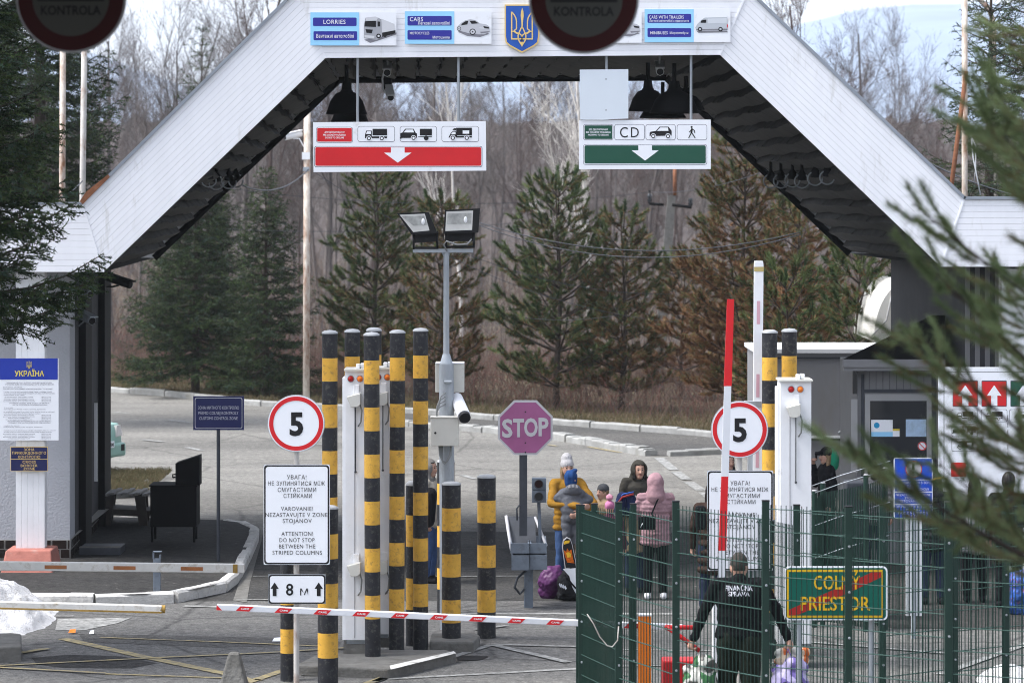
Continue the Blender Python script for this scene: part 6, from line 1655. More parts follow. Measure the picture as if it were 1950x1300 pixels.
    if hair is not None:
        hp_ = [('e', hc + Vector((0, .016, .022)), (.088, .104, .122))]
        if hairlen:
            for x_ in (-.062, .062): hp_.append(('c', hc + Vector((x_, .01, -.02)), hc + Vector((x_ * 1.2, -.015, -.06 - hairlen)), .035, .028))
            hp_.append(('c', hc + Vector((0, .06, 0)), hc + Vector((0, .07, -hairlen)), .07, .06))
        ch("hair", hp_, hair, voxel=.010, smooth=2, disp=lambda co, no: .006 * MN.noise(Vector((co.x * 60, co.y * 60, co.z * 12))),
           cut=lambda co: co.y < hc.y - .045 and abs(co.x - hc.x) < .062 and co.z < hc.z + .070)
    if hat is not None:
        m_, kind = hat
        hp_ = [('e', hc + Vector((0, .012, .055)), (.092, .106, .098)), ('c', hc + Vector((-.0, .012, .04)), hc + Vector((0, .012, .05)), .090, .090)]
        if kind == "tall": hp_.append(('e', hc + Vector((0, .03, .13)), (.078, .085, .085)))
        if kind == "cap": hp_ = [('e', hc + Vector((0, .01, .045)), (.092, .108, .098)), ('c', hc + Vector((-.03, -.10, .045)), hc + Vector((-.03, -.155, .035)), .03, .022), ('c', hc + Vector((.03, -.10, .045)), hc + Vector((.03, -.155, .035)), .03, .022), ('c', hc + Vector((0, -.10, .045)), hc + Vector((0, -.165, .033)), .03, .022)]
        hh = ch("hat", hp_, m_, voxel=.010, smooth=3, disp=lambda co, no: .004 * math.sin(math.atan2(co.x - hc.x, co.y - hc.y) * 24) if kind != "cap" else 0)
        if kind == "pom": ch("pompom", [('e', hc + Vector((0, .02, .205)), (.068, .068, .062))], M_pom, voxel=.012, smooth=2, disp=lambda co, no: .016 * MN.noise(co * 45))
    if face:
        b = MB()
        for x_ in (-.030, .030):
            b.ball(hc + Vector((x_, -.084, .012)), (.013, .010, .007), M_eye, 10, 6)
            b.tube([hc + Vector((x_ - .018, -.084, .032)), hc + Vector((x_, -.092, .037)), hc + Vector((x_ + .018, -.084, .033))], .0045, M_hairblk, 5)
        b.v = [tuple(Vector(p) * k) for p in b.v]
        e_ = b.build("eyes"); e_.parent = o
        b = MB(); b.tube([hc + Vector((-.024, -.090, -.058)), hc + Vector((0, -.1, -.056)), hc + Vector((.024, -.090, -.058))], .006, M_lip, 6); b.v = [tuple(Vector(p) * k) for p in b.v]
        e_ = b.build("mouth"); e_.parent = o
    return o

def at_person(o, p):     # local point to world
    c, s = math.cos(o.rotation_euler.z), math.sin(o.rotation_euler.z)
    return Vector((o.location.x + p[0] * c - p[1] * s, o.location.y + p[0] * s + p[1] * c, p[2]))
def strap(o, pts, r, m, name="bag_strap"):
    b = MB(); b.tube(pts, r, m, 6); s_ = b.build(name); s_.parent = o

# mother in mustard coat carrying a child
mother = person("woman in a mustard yellow coat and pale grey hat hugging a child", 1080, 44.1, 1.70, 14, coat=M_mustard, hem=.72, trousers=M_jean, shoes=M_blkcl, hat=(M_hatgrey, "tall"), hair=M_hairblo, hairlen=.10, puff=.12,
                arms={'R': ((-.30, -.26, 1.14), (.02, -.58, 1.13)), 'L': ((.32, -.24, 1.12), (.0, -.58, 1.02))}, wide=1.12)
# carried child, back to the camera, legs hanging
def carried(label):
    loc = Vector((X(1088, 43.72), 43.72, .66))
    q = lambda x, y, z: (x, y, z)
    body = [('e', (0, 0, .80), (.075, .085, .10)), ('c', (0, 0, .62), (0, 0, .76), .045, .045), ('c', (0, 0, .35), (0, 0, .58), .09, .10), ('c', (-.12, 0, .62), (.12, 0, .62), .05, .05),
            ('c', (.13, .02, .60), (.24, .05, .50), .04, .035), ('c', (.24, .05, .50), (.16, .16, .48), .035, .03), ('c', (-.13, .02, .60), (-.20, .06, .54), .04, .035), ('c', (-.20, .06, .54), (-.10, .17, .56), .035, .03),
            ('c', (.08, 0, .32), (.10, -.03, .08), .055, .045), ('c', (.10, -.03, .08), (.10, .03, -.10), .045, .035), ('c', (-.06, 0, .32), (-.05, -.03, .08), .055, .045), ('c', (-.05, -.03, .08), (-.05, .03, -.10), .045, .035)]
    o = bpy.data.objects.new("person", blob("person", body, M_skin, .010, 2)); COL.objects.link(o); o.location = loc; tag(o, label, "person")
    def ch(name, prims, m, **kw):
        c = bpy.data.objects.new(name, blob(name, prims, m, **kw)); COL.objects.link(c); c.parent = o; return c
    ch("snowsuit", [('c', (-.10, 0, .60), (.10, 0, .60), .085, .085), ('e', (0, -.01, .45), (.165, .125, .20)), ('c', (0, 0, .30), (0, 0, .40), .135, .14), ('c', (.11, .0, .60), (.25, .03, .53), .058, .05), ('c', (.25, .03, .53), (.12, -.06, .47), .05, .045),
                    ('c', (-.12, 0, .61), (-.19, 0, .56), .058, .052), ('c', (-.19, 0, .54), (.10, -.10, .46), .052, .045), ('c', (.07, 0, .28), (.09, -.02, .06), .09, .075), ('c', (-.06, 0, .28), (-.05, -.02, .06), .09, .075), ('c', (.08, 0, .04), (.08, 0, -.06), .07, .065), ('c', (-.05, 0, .04), (-.05, 0, -.06), .07, .065)],
       M_kidgrey, voxel=.012, smooth=9, disp=lambda co, no: .012 * MN.noise(Vector((co.x * 9, co.y * 9, co.z * 14))) + .004 * MN.noise(co * 30))
    ch("hood", [('e', (0.02, -.07, .665), (.115, .065, .085)), ('c', (-.07, -.06, .64), (.10, -.06, .64), .05, .05)], M_kidgrey, voxel=.011)
    ch("hat", [('e', (-.01, 0, .84), (.093, .10, .095)), ('e', (.05, -.01, .925), (.033, .033, .03)), ('c', (-.01, .0, .76), (-.01, 0, .82), .088, .09)], M_kidblue, voxel=.011, disp=lambda co, no: .004 * math.sin(co.x * 90))
    for x_ in (.09, -.05): ch("boot", [('c', (x_, 0, -.05), (x_, 0, -.16), .072, .07), ('c', (x_, 0, -.19), (x_, -.10, -.20), .06, .05)], M_fur, voxel=.013, disp=lambda co, no: .012 * MN.noise(co * 40))
    b = MB()
    for x_, z_ in ((-.03, .70), (.02, .71), (.07, .70)): b.prism([(x_ - .018, -.138, z_), (x_ + .018, -.138, z_), (x_, -.136, z_ + .045)], (0, .01, 0), M_hatgrey)
    p = b.build("crown_print"); p.parent = o
carried("small child in grey snowsuit and blue hat held by the woman in mustard")

hoodw = person("woman in a dark olive hooded coat looking down at the children", 1216, 44.5, 1.67, 8, coat=M_olive, hem=.62, trousers=M_blkcl, hood=M_olive, hair=M_hairblk, hairlen=.05, puff=.14, head=(.0, -.05, .03), wide=1.12,
               arms={'R': ((-.27, -.02, 1.14), (-.14, -.24, 1.02)), 'L': ((.27, -.02, 1.14), (.16, -.26, 1.0))})
pinkw = person("woman seen from behind in a dusty pink puffer coat with hood up", 1248, 42.5, 1.64, 180, coat=M_pinkc, hem=.72, trousers=M_blkcl, shoes=M_shoew, hood=M_pinkc, puff=.062, face=False, wide=1.2,
               arms={'R': ((-.24, -.10, 1.14), (-.15, -.26, 1.05)), 'L': ((.24, -.10, 1.14), (.15, -.26, 1.05))})
def back_bag(o, side, m, size=(.2, .08, .16), z=.80, x=-.16):
    loc = at_person(o, (-x, .20, z))
    b = MB(); b.box((0, 0, 0), size, m); b.box((0, -size[1] / 2 - .004, size[2] * .2), (size[0] * .98, .012, size[2] * .55), m)
    return loc, b
b = MB(); c0 = Vector((X(1232, 42.28), 42.28, Z(995, 42.28)))
b.box(c0, (.22, .08, .17), M_blkcl); b.box(c0 + Vector((0, -.045, .03)), (.215, .012, .10), M_blkcl); o = b.build("shoulder_bag", origin=c0, bevel=.02); tag(o, "black shoulder bag on the back of the woman in pink", "bag")
b = MB(); b.tube([c0 + Vector((.09, .02, .08)), W(1241, 978, 42.32), W(1249, 958, 42.33), W(1256, 943, 42.36), W(1262, 931, 42.44)], .011, M_blkcl, 6); b.build("strap", o)
b = MB(); b.tube([c0 + Vector((-.06, -.053, .0)), c0 + Vector((-.085, -.053, -.05))], .006, M_sign, 5); b.build("zip_tag", o)

person("child in a charcoal beanie turned towards the hooded woman", 1148, 43.9, 1.37, -60, coat=M_tan, hem=.70, trousers=M_navycl, hat=(M_greyh, "round"), hair=M_hairblo, wide=1.05)
person("child in a pink bobble hat seen from behind the fence", 1161, 42.9, 1.24, 170, coat=cloth("plum_coat", (0.10, 0.035, 0.06)), hem=.66, trousers=M_navycl, hat=(M_pinkh, "pom"), face=False, puff=.1, wide=1.1)
person("child in a black hat with white swirls in front of the pink coat", 1208, 43.2, 1.28, 175, coat=M_tan, hem=.70, trousers=M_navycl, hat=(mat("swirl_knit", (0.02, 0.02, 0.024), .9, dirt=(.5, .5, .5), dscale=26, damt=.45), "round"), hair=M_hairblo, face=False)
b = MB(); c0 = Vector((X(1192, 43.1), 43.1, Z(958, 43.1)))
V_, F_ = prim_mesh([('c', c0 + Vector((-.07, 0, -.10)), c0 + Vector((-.05, 0, .08)), .09, .075), ('c', c0 + Vector((.07, 0, -.10)), c0 + Vector((.05, 0, .08)), .09, .075)])
b.add(V_, F_, cloth("blue_backpack", (.012, .018, .055)), True); b.tube([c0 + Vector((-.13, -.05, -.02)), c0 + Vector((-.05, -.09, .09)), c0 + Vector((.10, -.07, .13))], .014, mat('dull_red', (.22, .02, .02), .7), 6); b.tube([c0 + Vector((-.13, -.03, .03)), c0 + Vector((-.04, -.07, .13)), c0 + Vector((.10, -.05, .16))], .008, M_emblem, 6)
tag(b.build("backpack", origin=c0), "dark blue backpack with red piping between the children", "backpack")

person("person in a dark brown quilted coat half hidden by the right warning plate", 1356, 41.0, 1.66, 168, coat=M_brownc, hem=.52, trousers=M_navycl, shoes=M_shoew, hair=M_hairblk, hairlen=.12, face=False, puff=.11, wide=1.1)
b = MB(); c0 = Vector((X(1334, 40.75), 40.75, Z(985, 40.75))); b.box(c0, (.14, .14, .30), M_blkcl); o = b.build("handbag", origin=c0, bevel=.04); tag(o, "dark bag on the back of the brown coated person", "bag")
person("dark haired person standing behind the right speed sign", 1388, 46.2, 1.60, 20, coat=M_navycl, hem=.8, hair=M_hairblk, hairlen=.1)
person("hooded person in beige vest walking behind the striped columns", 818, 44.3, 1.68, 70, coat=M_beigev, hem=.74, trousers=M_jean, shoes=M_blkcl, hood=cloth("grey_hood", (.17, .16, .15)), hair=M_hairblk, puff=.12)
b = MB(); c0 = Vector((X(817, 44.02), 44.02, Z(960, 44.0)))
V_, F_ = prim_mesh([('c', c0 + Vector((-.02, 0, -.22)), c0 + Vector((.02, 0, .14)), .10, .09)]); b.add(V_, F_, M_blkcl, True); tag(b.build("backpack", origin=c0), "black backpack on the person behind the striped columns", "backpack")

ph = person("woman in a black cap and green hood talking on a phone", 1574, 46.6, 1.66, -72, coat=M_blkcl, hem=.74, hair=M_hairblo, hairlen=.30, hat=(M_blkcl, "cap"),
            arms={'R': ((-.24, -.08, 1.16), (-.16, -.14, 1.46))}, curl=.9)
c = bpy.data.objects.new("green_hood", blob("green_hood", [('e', (0, .085, 1.60), (.10, .085, .12)), ('c', (0, .10, 1.56), (0, .09, 1.46), .10, .10)], M_hoodgrn, k=1.66 / 1.72, disp=lambda co, no: .008 * MN.noise(co * 14))); COL.objects.link(c); c.parent = ph
p = at_person(ph, (-.12, -.11, 1.53)); b = MB(); b.box(p, (.02, .03, .13), M_ink, rz=R(-60)); tag(b.build("phone", origin=p, bevel=.004), "dark phone held to the ear under the black cap", "phone")

person("person in a grey sparkly jacket seen from behind by the booth", 1664, 45.2, 1.58, 178, coat=M_sparkle, hem=.74, trousers=M_navycl, hair=M_hairblk, hairlen=.1, face=False, wide=1.15)
ytp = person("person in a dark coat with yellow edged hood right of the blue sign", 1776, 42.0, 1.72, 185, coat=M_darkgreen, hem=.68, trousers=M_navycl, hood=M_darkgreen, face=False, wide=1.18, puff=.12)
b = MB(); b.tube([W(u, v, 41.82) for u, v in ((1770, 917), (1782, 911), (1796, 909), (1805, 914))], .014, mat("yellow_trim", (.6, .36, .03), .7), 6); b.v = [tuple(Matrix.Rotation(-ytp.rotation_euler.z, 3, 'Z') @ (Vector(p) - ytp.location)) for p in b.v]; o = b.build("hood_trim"); o.parent = ytp
person("person in a white patterned knit behind the pine branches", 1856, 42.2, 1.62, 180, coat=M_knitw, hem=.66, trousers=M_blkcl, hair=M_hairblk, hairlen=.2, face=False, wide=1.12)
person("person in a long dark coat at the right edge under the lane board", 1921, 41.6, 1.74, 160, coat=M_blkcl, hem=.55, trousers=M_blkcl, hair=M_hairblk, face=False, wide=1.2)

# officer walking away with two shopping bags
OFD = 32.0
off = person("officer in a black fleece walking away with two shopping bags", 1408, OFD, 1.82, 180, coat=M_fleeceblk, hem=.86, trousers=M_olivetr, shoes=M_blkcl, hair=None, face=False, wide=1.3, legw=1.25, coat_name="fleece", collar=False, head=(0, -.05, .035), curl=1.15,
             arms={'L': ((.335, -.02, 1.13), (.43, -.02, .885)), 'R': ((-.36, -.02, 1.13), (-.455, -.03, .89))}, legs={'L': ((.11, -.10, .50), (.12, -.02, .10)), 'R': ((-.10, .02, .49), (-.11, .14, .10))})
kO = 1.82 / 1.72
hc = Vector((0, -.055, 1.56))
c = bpy.data.objects.new("hair", blob("hair", [('e', hc + Vector((0, .010, .022)), (.086, .100, .114))], M_hairgr, voxel=.008, smooth=2, k=kO, disp=lambda co, no: .003 * MN.noise(co * 120), cut=lambda co: co.y < hc.y - .04 and co.z < hc.z + .07 or co.z < hc.z - .035 or (abs(co.x) > .06 and co.z < hc.z + .01))); COL.objects.link(c); c.parent = off
# back lettering wraps on the fleece
fl = [x for x in off.children if x.name.startswith("fleece")][0]
bv = BVHTree.FromPolygons([off.matrix_basis @ v.co for v in fl.data.vertices], [tuple(p.vertices) for p in fl.data.polygons])
def onback(p):
    o = Vector((0, 0, CH)); dr = (p - o).normalized()
    hit = bv.ray_cast(o, dr)
    return (hit[0] - dr * .006) if hit[0] is not None else p
b = MB(); M_ft = mat("fleece_lettering", (.55, .56, .62), .7)
b.text("FINANČNÁ", 1407, 1119, OFD, M_ft, w=52, h=10, bend=onback, bold=.02); b.text("SPRÁVA", 1407, 1130, OFD, M_ft, w=41, h=8.5, bend=onback, bold=.02)
V0 = [off.matrix_basis.inverted() @ Vector(p) for p in b.v]; b.v = [tuple(p) for p in V0]; o = b.build("back_lettering"); o.parent = off
def shopping_bag(u0, u1, v0, v1, d, mats_, label, handle, seed):
    s = d / F; w = (u1 - u0) * s; h = (v1 - v0) * s; c = W((u0 + u1) / 2, v1, d)
    t = thing("shopping_bag", label, "bag", c)
    me = blob("bag_body", [('e', (0, 0, h * .42), (w * .5, .13, h * .42)), ('c', (-w * .3, 0, h * .15), (w * .3, 0, h * .15), h * .18, h * .18), ('c', (-w * .36, 0, h * .75), (w * .36, 0, h * .78), .05, .05), ('e', (w * .1, 0, h * .85), (w * .3, .1, h * .2))], mats_[0], voxel=.011, smooth=2,
              disp=lambda co, no: .022 * MN.noise(Vector((co.x * 9 + seed, co.y * 9, co.z * 5))) + .007 * MN.noise(co * 26))
    for m_ in mats_[1:]: me.materials.append(m_)
    for p in me.polygons:
        q = MN.noise(Vector((p.center.x * 11 + seed, p.center.y * 6, p.center.z * 9)))
        p.material_index = (1 if q > .12 else (2 if q < -.22 and len(mats_) > 2 else 0))
    o = bpy.data.objects.new("bag_body", me); COL.objects.link(o); o.parent = t
    b = MB(); b.tube([c + Vector((-w * .15, -.02, h * .8)), W(*handle, d), c + Vector((w * .15, -.02, h * .8))], .008, mats_[0], 6); b.build("handle", t)
M_bw = mat("bag_white_plastic", (.55, .55, .50), .35); M_bg = mat("bag_green_print", (.05, .16, .06), .35); M_bgrey = mat("bag_dark_print", (.12, .11, .10), .35)
M_bp = mat("bag_purple", (.16, .12, .36), .35); M_bl = mat("bag_lilac", (.42, .38, .58), .35); M_bb = mat("bag_black", (.02, .02, .025), .4); M_bbe = mat("bag_beige_print", (.62, .50, .36), .5); M_borange = mat("bag_orange_print", (.55, .13, .03), .5)
hl = at_person(off, (.43 * kO, -.02, .80 * kO)); hr = at_person(off, (-.455 * kO, -.03, .80 * kO))
def to_px(p): return (975 + p.x * F / p.y, HV + (CH - p.z) * F / p.y)
shopping_bag(1298, 1368, 1250, 1345, 32.0, (M_bw, M_bg, M_bgrey), "green and white patterned shopping bag in the officer's left hand", to_px(hl), 2)
shopping_bag(1468, 1540, 1252, 1340, 31.95, (M_bp, M_bl, M_bb), "purple shopping bag in the officer's right hand", to_px(hr), 7)
shopping_bag(1474, 1540, 1232, 1275, 32.12, (M_bbe, M_borange, M_bw), "beige and orange printed bag bulging above the purple one", to_px(hr), 4)
# luggage on the ground
def soft_bag(name, u, v, d, w, h, dep, m, label, seed, extra=None):
    c = Vector((X(u, d), d, 0)); t = thing(name, label, "bag", c)
    me = blob("bag_body", [('e', (0, 0, h * .45), (w * .5, dep * .5, h * .46)), ('c', (-w * .28, 0, h * .18), (w * .28, 0, h * .18), h * .19, h * .19), ('c', (-w * .2, 0, h * .8), (w * .2, 0, h * .84), h * .1, h * .1)], m, voxel=.014, smooth=2, disp=lambda co, no: .035 * MN.noise(Vector((co.x * 7 + seed, co.y * 7, co.z * 6))) + .012 * MN.noise(co * 25))
    o = bpy.data.objects.new("bag_body", me); COL.objects.link(o); o.parent = t
    if extra: extra(t, c)
    return t
soft_bag("shopping_bag", 1051, 1138, 42.6, .36, .46, .3, mat("purple_bag", (.085, .022, .09), .45, .2, 9), "purple carrier bag on the ground behind the STOP post", 1)
def ex(t, c):
    b = MB(); b.pp([(1072, 1083), (1096, 1082), (1097, 1130), (1090, 1118), (1084, 1096)], 42.17, M_sign, .02); b.tube([W(u, v, 42.15) for u, v in ((1076, 1094), (1088, 1110), (1097, 1120))], .012, M_blkcl, 5); b.build("white_panel", t)
    b = MB()
    for k in range(4): b.pp([(1064 + k * 3.4, 1112 + k * 1.5), (1066 + k * 3.4, 1109 + k * 1.5), (1069 + k * 3.4, 1115 + k * 1.5), (1067 + k * 3.4, 1118 + k * 1.5)], 42.14, M_sign, .005)
    b.build("badge", t)
soft_bag("duffel_bag", 1083, 1141, 42.35, .30, .44, .28, mat("black_bag", (.012, .012, .014), .6, .2, 9), "black and white bag beside the purple bag", 5, ex)
d = 43.0; t = thing("printed_board", "rounded black board with orange flame print leaning by the mother's legs", "board", W(1085, 1085, d))
pts = [(1070, 1040), (1072, 1028), (1079, 1022), (1086, 1025), (1090, 1036), (1097, 1068), (1099, 1082), (1076, 1082), (1073, 1062)]
b = MB(); b.pp(pts, d, mat("board_edge", (.55, .55, .58), .5), .03); b.pp([(1084 + (u - 1084) * .86, 1055 + (v - 1055) * .94) for u, v in pts], d, M_ink, 0, .003); b.build("board", t)
b = MB(); OG = mat("flame_orange", (.55, .12, .01), .5, .6, 30); YG = mat("flame_yellow", (.75, .45, .03), .5, .3, 30)
b.pp([(1073, 1046), (1078, 1050), (1080, 1043), (1084, 1049), (1088, 1045), (1091, 1062), (1094, 1072), (1080, 1070), (1076, 1058)], d, OG, 0, .006); b.pp([(1078, 1052), (1083, 1050), (1088, 1054), (1087, 1060), (1080, 1061)], d, YG, 0, .009)
b.pp([(1073, 1032), (1076, 1029), (1085, 1028), (1084, 1033), (1074, 1036)], d, YG, 0, .006); b.build("flame_print", t)
soft_bag("plaid_bag", 1940, 1190, 41.0, .30, .62, .3, mat("blue_plaid", (.03, .09, .32), .5, .6, 16, dirt=(.35, .1, .12), dscale=14, damt=.3), "blue plaid laundry bag at the right edge behind the fence", 3)
# ------------------------------------------------------------------ vegetation
def nrm(a): return a / (np.linalg.norm(a, axis=-1, keepdims=True) + 1e-9)
def spruce(h, Rr, seed, nl=.07, nw=.013, dens=60, lowfrac=.10, step=.22, sparse_top=1.0, twig_sp=.10, mix=(.5, .4, .1)):
    rg = np.random.default_rng(seed); rd = random.Random(seed)
    tr = NM(); cr = NM()
    zs = np.linspace(0, h, 14); lean = rg.normal(size=2) * .012
    P = np.array([[lean[0] * z, lean[1] * z, z] for z in zs]); rad = np.maximum(.012, .018 * h * (1 - zs / h) ** 1.1)
    tr.segs(P[:-1], P[1:], rad[:-1], rad[1:], 0, 8)
    W0, W1, WR0, WR1 = [], [], [], []; T0, T1 = [], []
    z = h * lowfrac
    while z < h * .985:
        f = z / h; L0 = Rr * (1 - f) ** .82 + .10
        n = rd.randint(5, 7) if f < .85 else 4
        ph0 = rd.random() * 7
        for b_ in range(n):
            phi = ph0 + b_ * 2 * math.pi / n + rd.uniform(-.35, .35); L = L0 * rd.uniform(.68, 1.12)
            out = np.array([math.cos(phi), math.sin(phi), 0]); e0 = -.30 + 1.05 * f ** 1.3 + rd.uniform(-.12, .12)
            ts = np.linspace(0, 1, 7); pts = []
            for t in ts: pts.append(np.array([lean[0] * z, lean[1] * z, z]) + out * (L * t) + np.array([0, 0, L * (math.tan(e0) * t * (1 - .3 * t) - .22 * t * (1 - f) + .30 * t * t * t)]))
            pts = np.array(pts)
            r0 = .010 + .011 * L
            for q in range(6): W0.append(pts[q]); W1.append(pts[q + 1]); WR0.append(r0 * (1 - q / 6.5)); WR1.append(r0 * (1 - (q + 1) / 6.5))
            for q in range(2, 6): T0.append(pts[q]); T1.append(pts[q + 1])
            side = np.array([-out[1], out[0], 0])
            m_ = max(3, int(L / twig_sp))
            for q in range(m_):
                t = .12 + .86 * (q + rd.random()) / m_; i = min(5, int(t * 6)); p = pts[i] + (pts[i + 1] - pts[i]) * (t * 6 - i)
                for s_ in (-1, 1):
                    if rd.random() < .08: continue
                    l = (.42 * L * (1 - t) + .10 + .05 * L) * rd.uniform(.6, 1.1); l = min(l, .8)
                    dr = out * rd.uniform(.5, .8) + side * s_ * rd.uniform(.6, .9) + np.array([0, 0, rd.uniform(-.30, .12)])
                    dr /= np.linalg.norm(dr); e = p + dr * l + np.array([0, 0, -.10 * l])
                    T0.append(p); T1.append(e)
                    if l > .28:
                        for _ in range(2):
                            a = rd.uniform(.3, .8); p2 = p + (e - p) * a; d2 = dr + rg.normal(size=3) * .5; d2 /= np.linalg.norm(d2); T0.append(p2); T1.append(p2 + d2 * l * .4)
        z += step * rd.uniform(.75, 1.25) * (.75 + .5 * (1 - f)) * (sparse_top if f > .8 else 1)
    tr.segs(W0, W1, WR0, WR1, 0, 4)
    T0 = np.array(T0); T1 = np.array(T1); D = T1 - T0; Ls = np.linalg.norm(D, axis=1)
    tr.segs(T0, T1, np.full(len(T0), .005), np.full(len(T0), .002), 0, 3)
    cnt = np.maximum(4, (Ls * dens).astype(int)); idx = np.repeat(np.arange(len(T0)), cnt)
    a = rg.random(len(idx)); B = T0[idx] + D[idx] * a[:, None]
    dr = nrm(D[idx]) * .75 + rg.normal(size=(len(idx), 3)) * .55; dr[:, 2] += .10
    tm = rg.choice(3, size=len(T0), p=mix)
    cr.needles(B, dr, nl * rg.uniform(.7, 1.25, len(idx)), np.full(len(idx), nw), tm[idx], rg)
    return tr, cr

def pine(h, Rr, seed, brown=.3, nl=.11, nw=.012, per=70, lowfrac=.18, wr=1.0, tw=.27, whorl=.42, bmat=(.4, .6), low=1.0):
    rg = np.random.default_rng(seed); rd = random.Random(seed)
    tr = NM(); cr = NM(); W0, W1, A0, A1 = [], [], [], []; T0, T1, TB = [], [], []
    zs = np.linspace(0, h, 12); P = np.array([[.05 * math.sin(z * 1.3 + seed), .05 * math.cos(z * 1.1 + seed), z] for z in zs]); rad = np.maximum(.016, .016 * h * (1 - zs / h * .92))
    tr.segs(P[:-1], P[1:], rad[:-1], rad[1:], 0, 8)
    z = h * lowfrac
    def tipset(p, d, l, br):
        d = d / np.linalg.norm(d); q = p + d * l * .6; d2 = d + np.array([0, 0, .35]); d2 /= np.linalg.norm(d2); e = q + d2 * l * .4
        W0.extend([p, q]); W1.extend([q, e]); A0.extend([.008 * wr, .006 * wr]); A1.extend([.006 * wr, .004 * wr])
        T0.append(p + d * l * .25); T1.append(q); TB.append(br + .15); T0.append(q); T1.append(e + d2 * .05); TB.append(br)
    while z < h * .97:
        f = z / h; n = rd.randint(5, 6); ph0 = rd.random() * 7
        shape = (1 - f) ** .62 * (1 if f > .25 else .8 + .2 * f / .25)
        for b_ in range(n):
            phi = ph0 + b_ * 2 * math.pi / n + rd.uniform(-.3, .3); L = Rr * shape * rd.uniform(.65, 1.12) + .16
            out = np.array([math.cos(phi), math.sin(phi), 0]); el = .12 + .75 * f + rd.uniform(-.12, .15)
            base = np.array([0, 0, z]); pts = [base + out * L * t + np.array([0, 0, L * (math.tan(el) * t * .8 + .18 * t * t)]) for t in np.linspace(0, 1, 6)]
            for q in range(5): W0.append(pts[q]); W1.append(pts[q + 1]); A0.append((.014 + .014 * L) * wr * (1 - q / 6)); A1.append((.014 + .014 * L) * wr * (1 - (q + 1) / 6))
            side = np.array([-out[1], out[0], 0])
            br = brown * (1.25 - .9 * f) + rd.uniform(-.15, .15)
            tipset(pts[4], pts[5] - pts[4] + np.array([0, 0, .1]), .32, br - .2)
            m_ = max(2, int(L / tw))
            for q in range(m_):
                t = .22 + .75 * (q + rd.random()) / m_; i = min(4, int(t * 5)); p = pts[i] + (pts[i + 1] - pts[i]) * (t * 5 - i)
                for s_ in (-1, 1):
                    d = out * rd.uniform(.5, .9) + side * s_ * rd.uniform(.5, .9) + np.array([0, 0, rd.uniform(.05, .55)])
                    l = (.30 + .22 * L * (1 - t)) * rd.uniform(.7, 1.2); tipset(p, d, l, br + (.25 * (1 - t)))
                    if l > .4:
                        for _ in range(1): tipset(p + d / np.linalg.norm(d) * l * rd.uniform(.3, .55), d + rg.normal(size=3) * .5, l * .55, br + .1)
        z += whorl * rd.uniform(.8, 1.2)
    tipset(np.array([P[-1][0], P[-1][1], h - .2]), np.array([0, 0, 1.0]), .35, -.5)
    tr.segs(W0, W1, A0, A1, 0, 4)
    T0 = np.array(T0); T1 = np.array(T1); D = T1 - T0; L = np.linalg.norm(D, axis=1)
    cnt = np.maximum(6, (L * per / .25).astype(int)); idx = np.repeat(np.arange(len(T0)), cnt); a = rg.random(len(idx))
    B = T0[idx] + D[idx] * a[:, None]; dr = nrm(D[idx]) * 1.0 + rg.normal(size=(len(idx), 3)) * .42
    TB = np.array(TB); isb = rg.random(len(idx)) < np.clip(TB[idx], .0, .97)
    gm = (rg.random(len(T0)) < bmat[0]).astype(int)
    mi = np.where(isb, 2, gm[idx])
    cr.needles(B, dr, nl * rg.uniform(.7, 1.2, len(idx)), np.full(len(idx), nw), mi, rg)
    return tr, cr

def tree_thing(name, label, cat, data, mats_t, mats_c, loc, group=None, rz=0.0):
    tr, cr = data
    t = thing(name, label, cat, loc, group); t.rotation_euler = (0, 0, rz)
    np_obj("trunk", tr.mesh("trunk", mats_t), t)
    if cr is not None: np_obj("crown", cr.mesh("crown", mats_c), t)
    return t
SP = [M_spr1, M_spr2, M_spr3]; PN = [M_pin1, M_pin2, M_pin3]
GSp = "spruces beyond the far kerb"; GPn = "pines beyond the far kerb"
tree_thing("spruce_tree", "broad dark spruce rising behind the left haunch of the canopy", "tree", spruce(6.6, 2.45, 11, .075, .016, 60, .12, .20), [M_bark], SP, (X(372, 84), 84, .05), GSp)
tree_thing("spruce_tree", "slim pointed spruce left of the whitish camera mast", "tree", spruce(5.9, 1.75, 12, .075, .016, 60, .09, .20), [M_bark], SP, (X(506, 82.5), 82.5, .05), GSp)
tree_thing("spruce_tree", "tall bare topped spruce peeking over the left canopy slope", "tree", spruce(10.2, 2.4, 13, .08, .018, 40, .1, .30, 1.6, .16), [M_bark], SP, (X(374, 97), 97, .05), GSp)
tree_thing("spruce_tree", "dark spruce behind the two left masts", "tree", spruce(15.0, 3.2, 16, .08, .02, 45, .28, .26), [M_bark], SP, (X(80, 74), 74, .05), GSp)
tree_thing("spruce_tree", "bluish spruce behind the right masts at the top right", "tree", spruce(10.3, 2.1, 14, .06, .013, 65, .1, .30, 1.5, .13, (.35, .3, .35)), [M_bark], SP, (X(1878, 58), 58, .05), GSp)
tree_thing("spruce_tree", "tall spruce cut by the upper right edge of the photo", "tree", spruce(11.5, 2.6, 15, .06, .013, 60, .1, .28, 1.3, .14, (.4, .3, .3)), [M_bark], SP, (X(1990, 55), 55, .05), GSp)
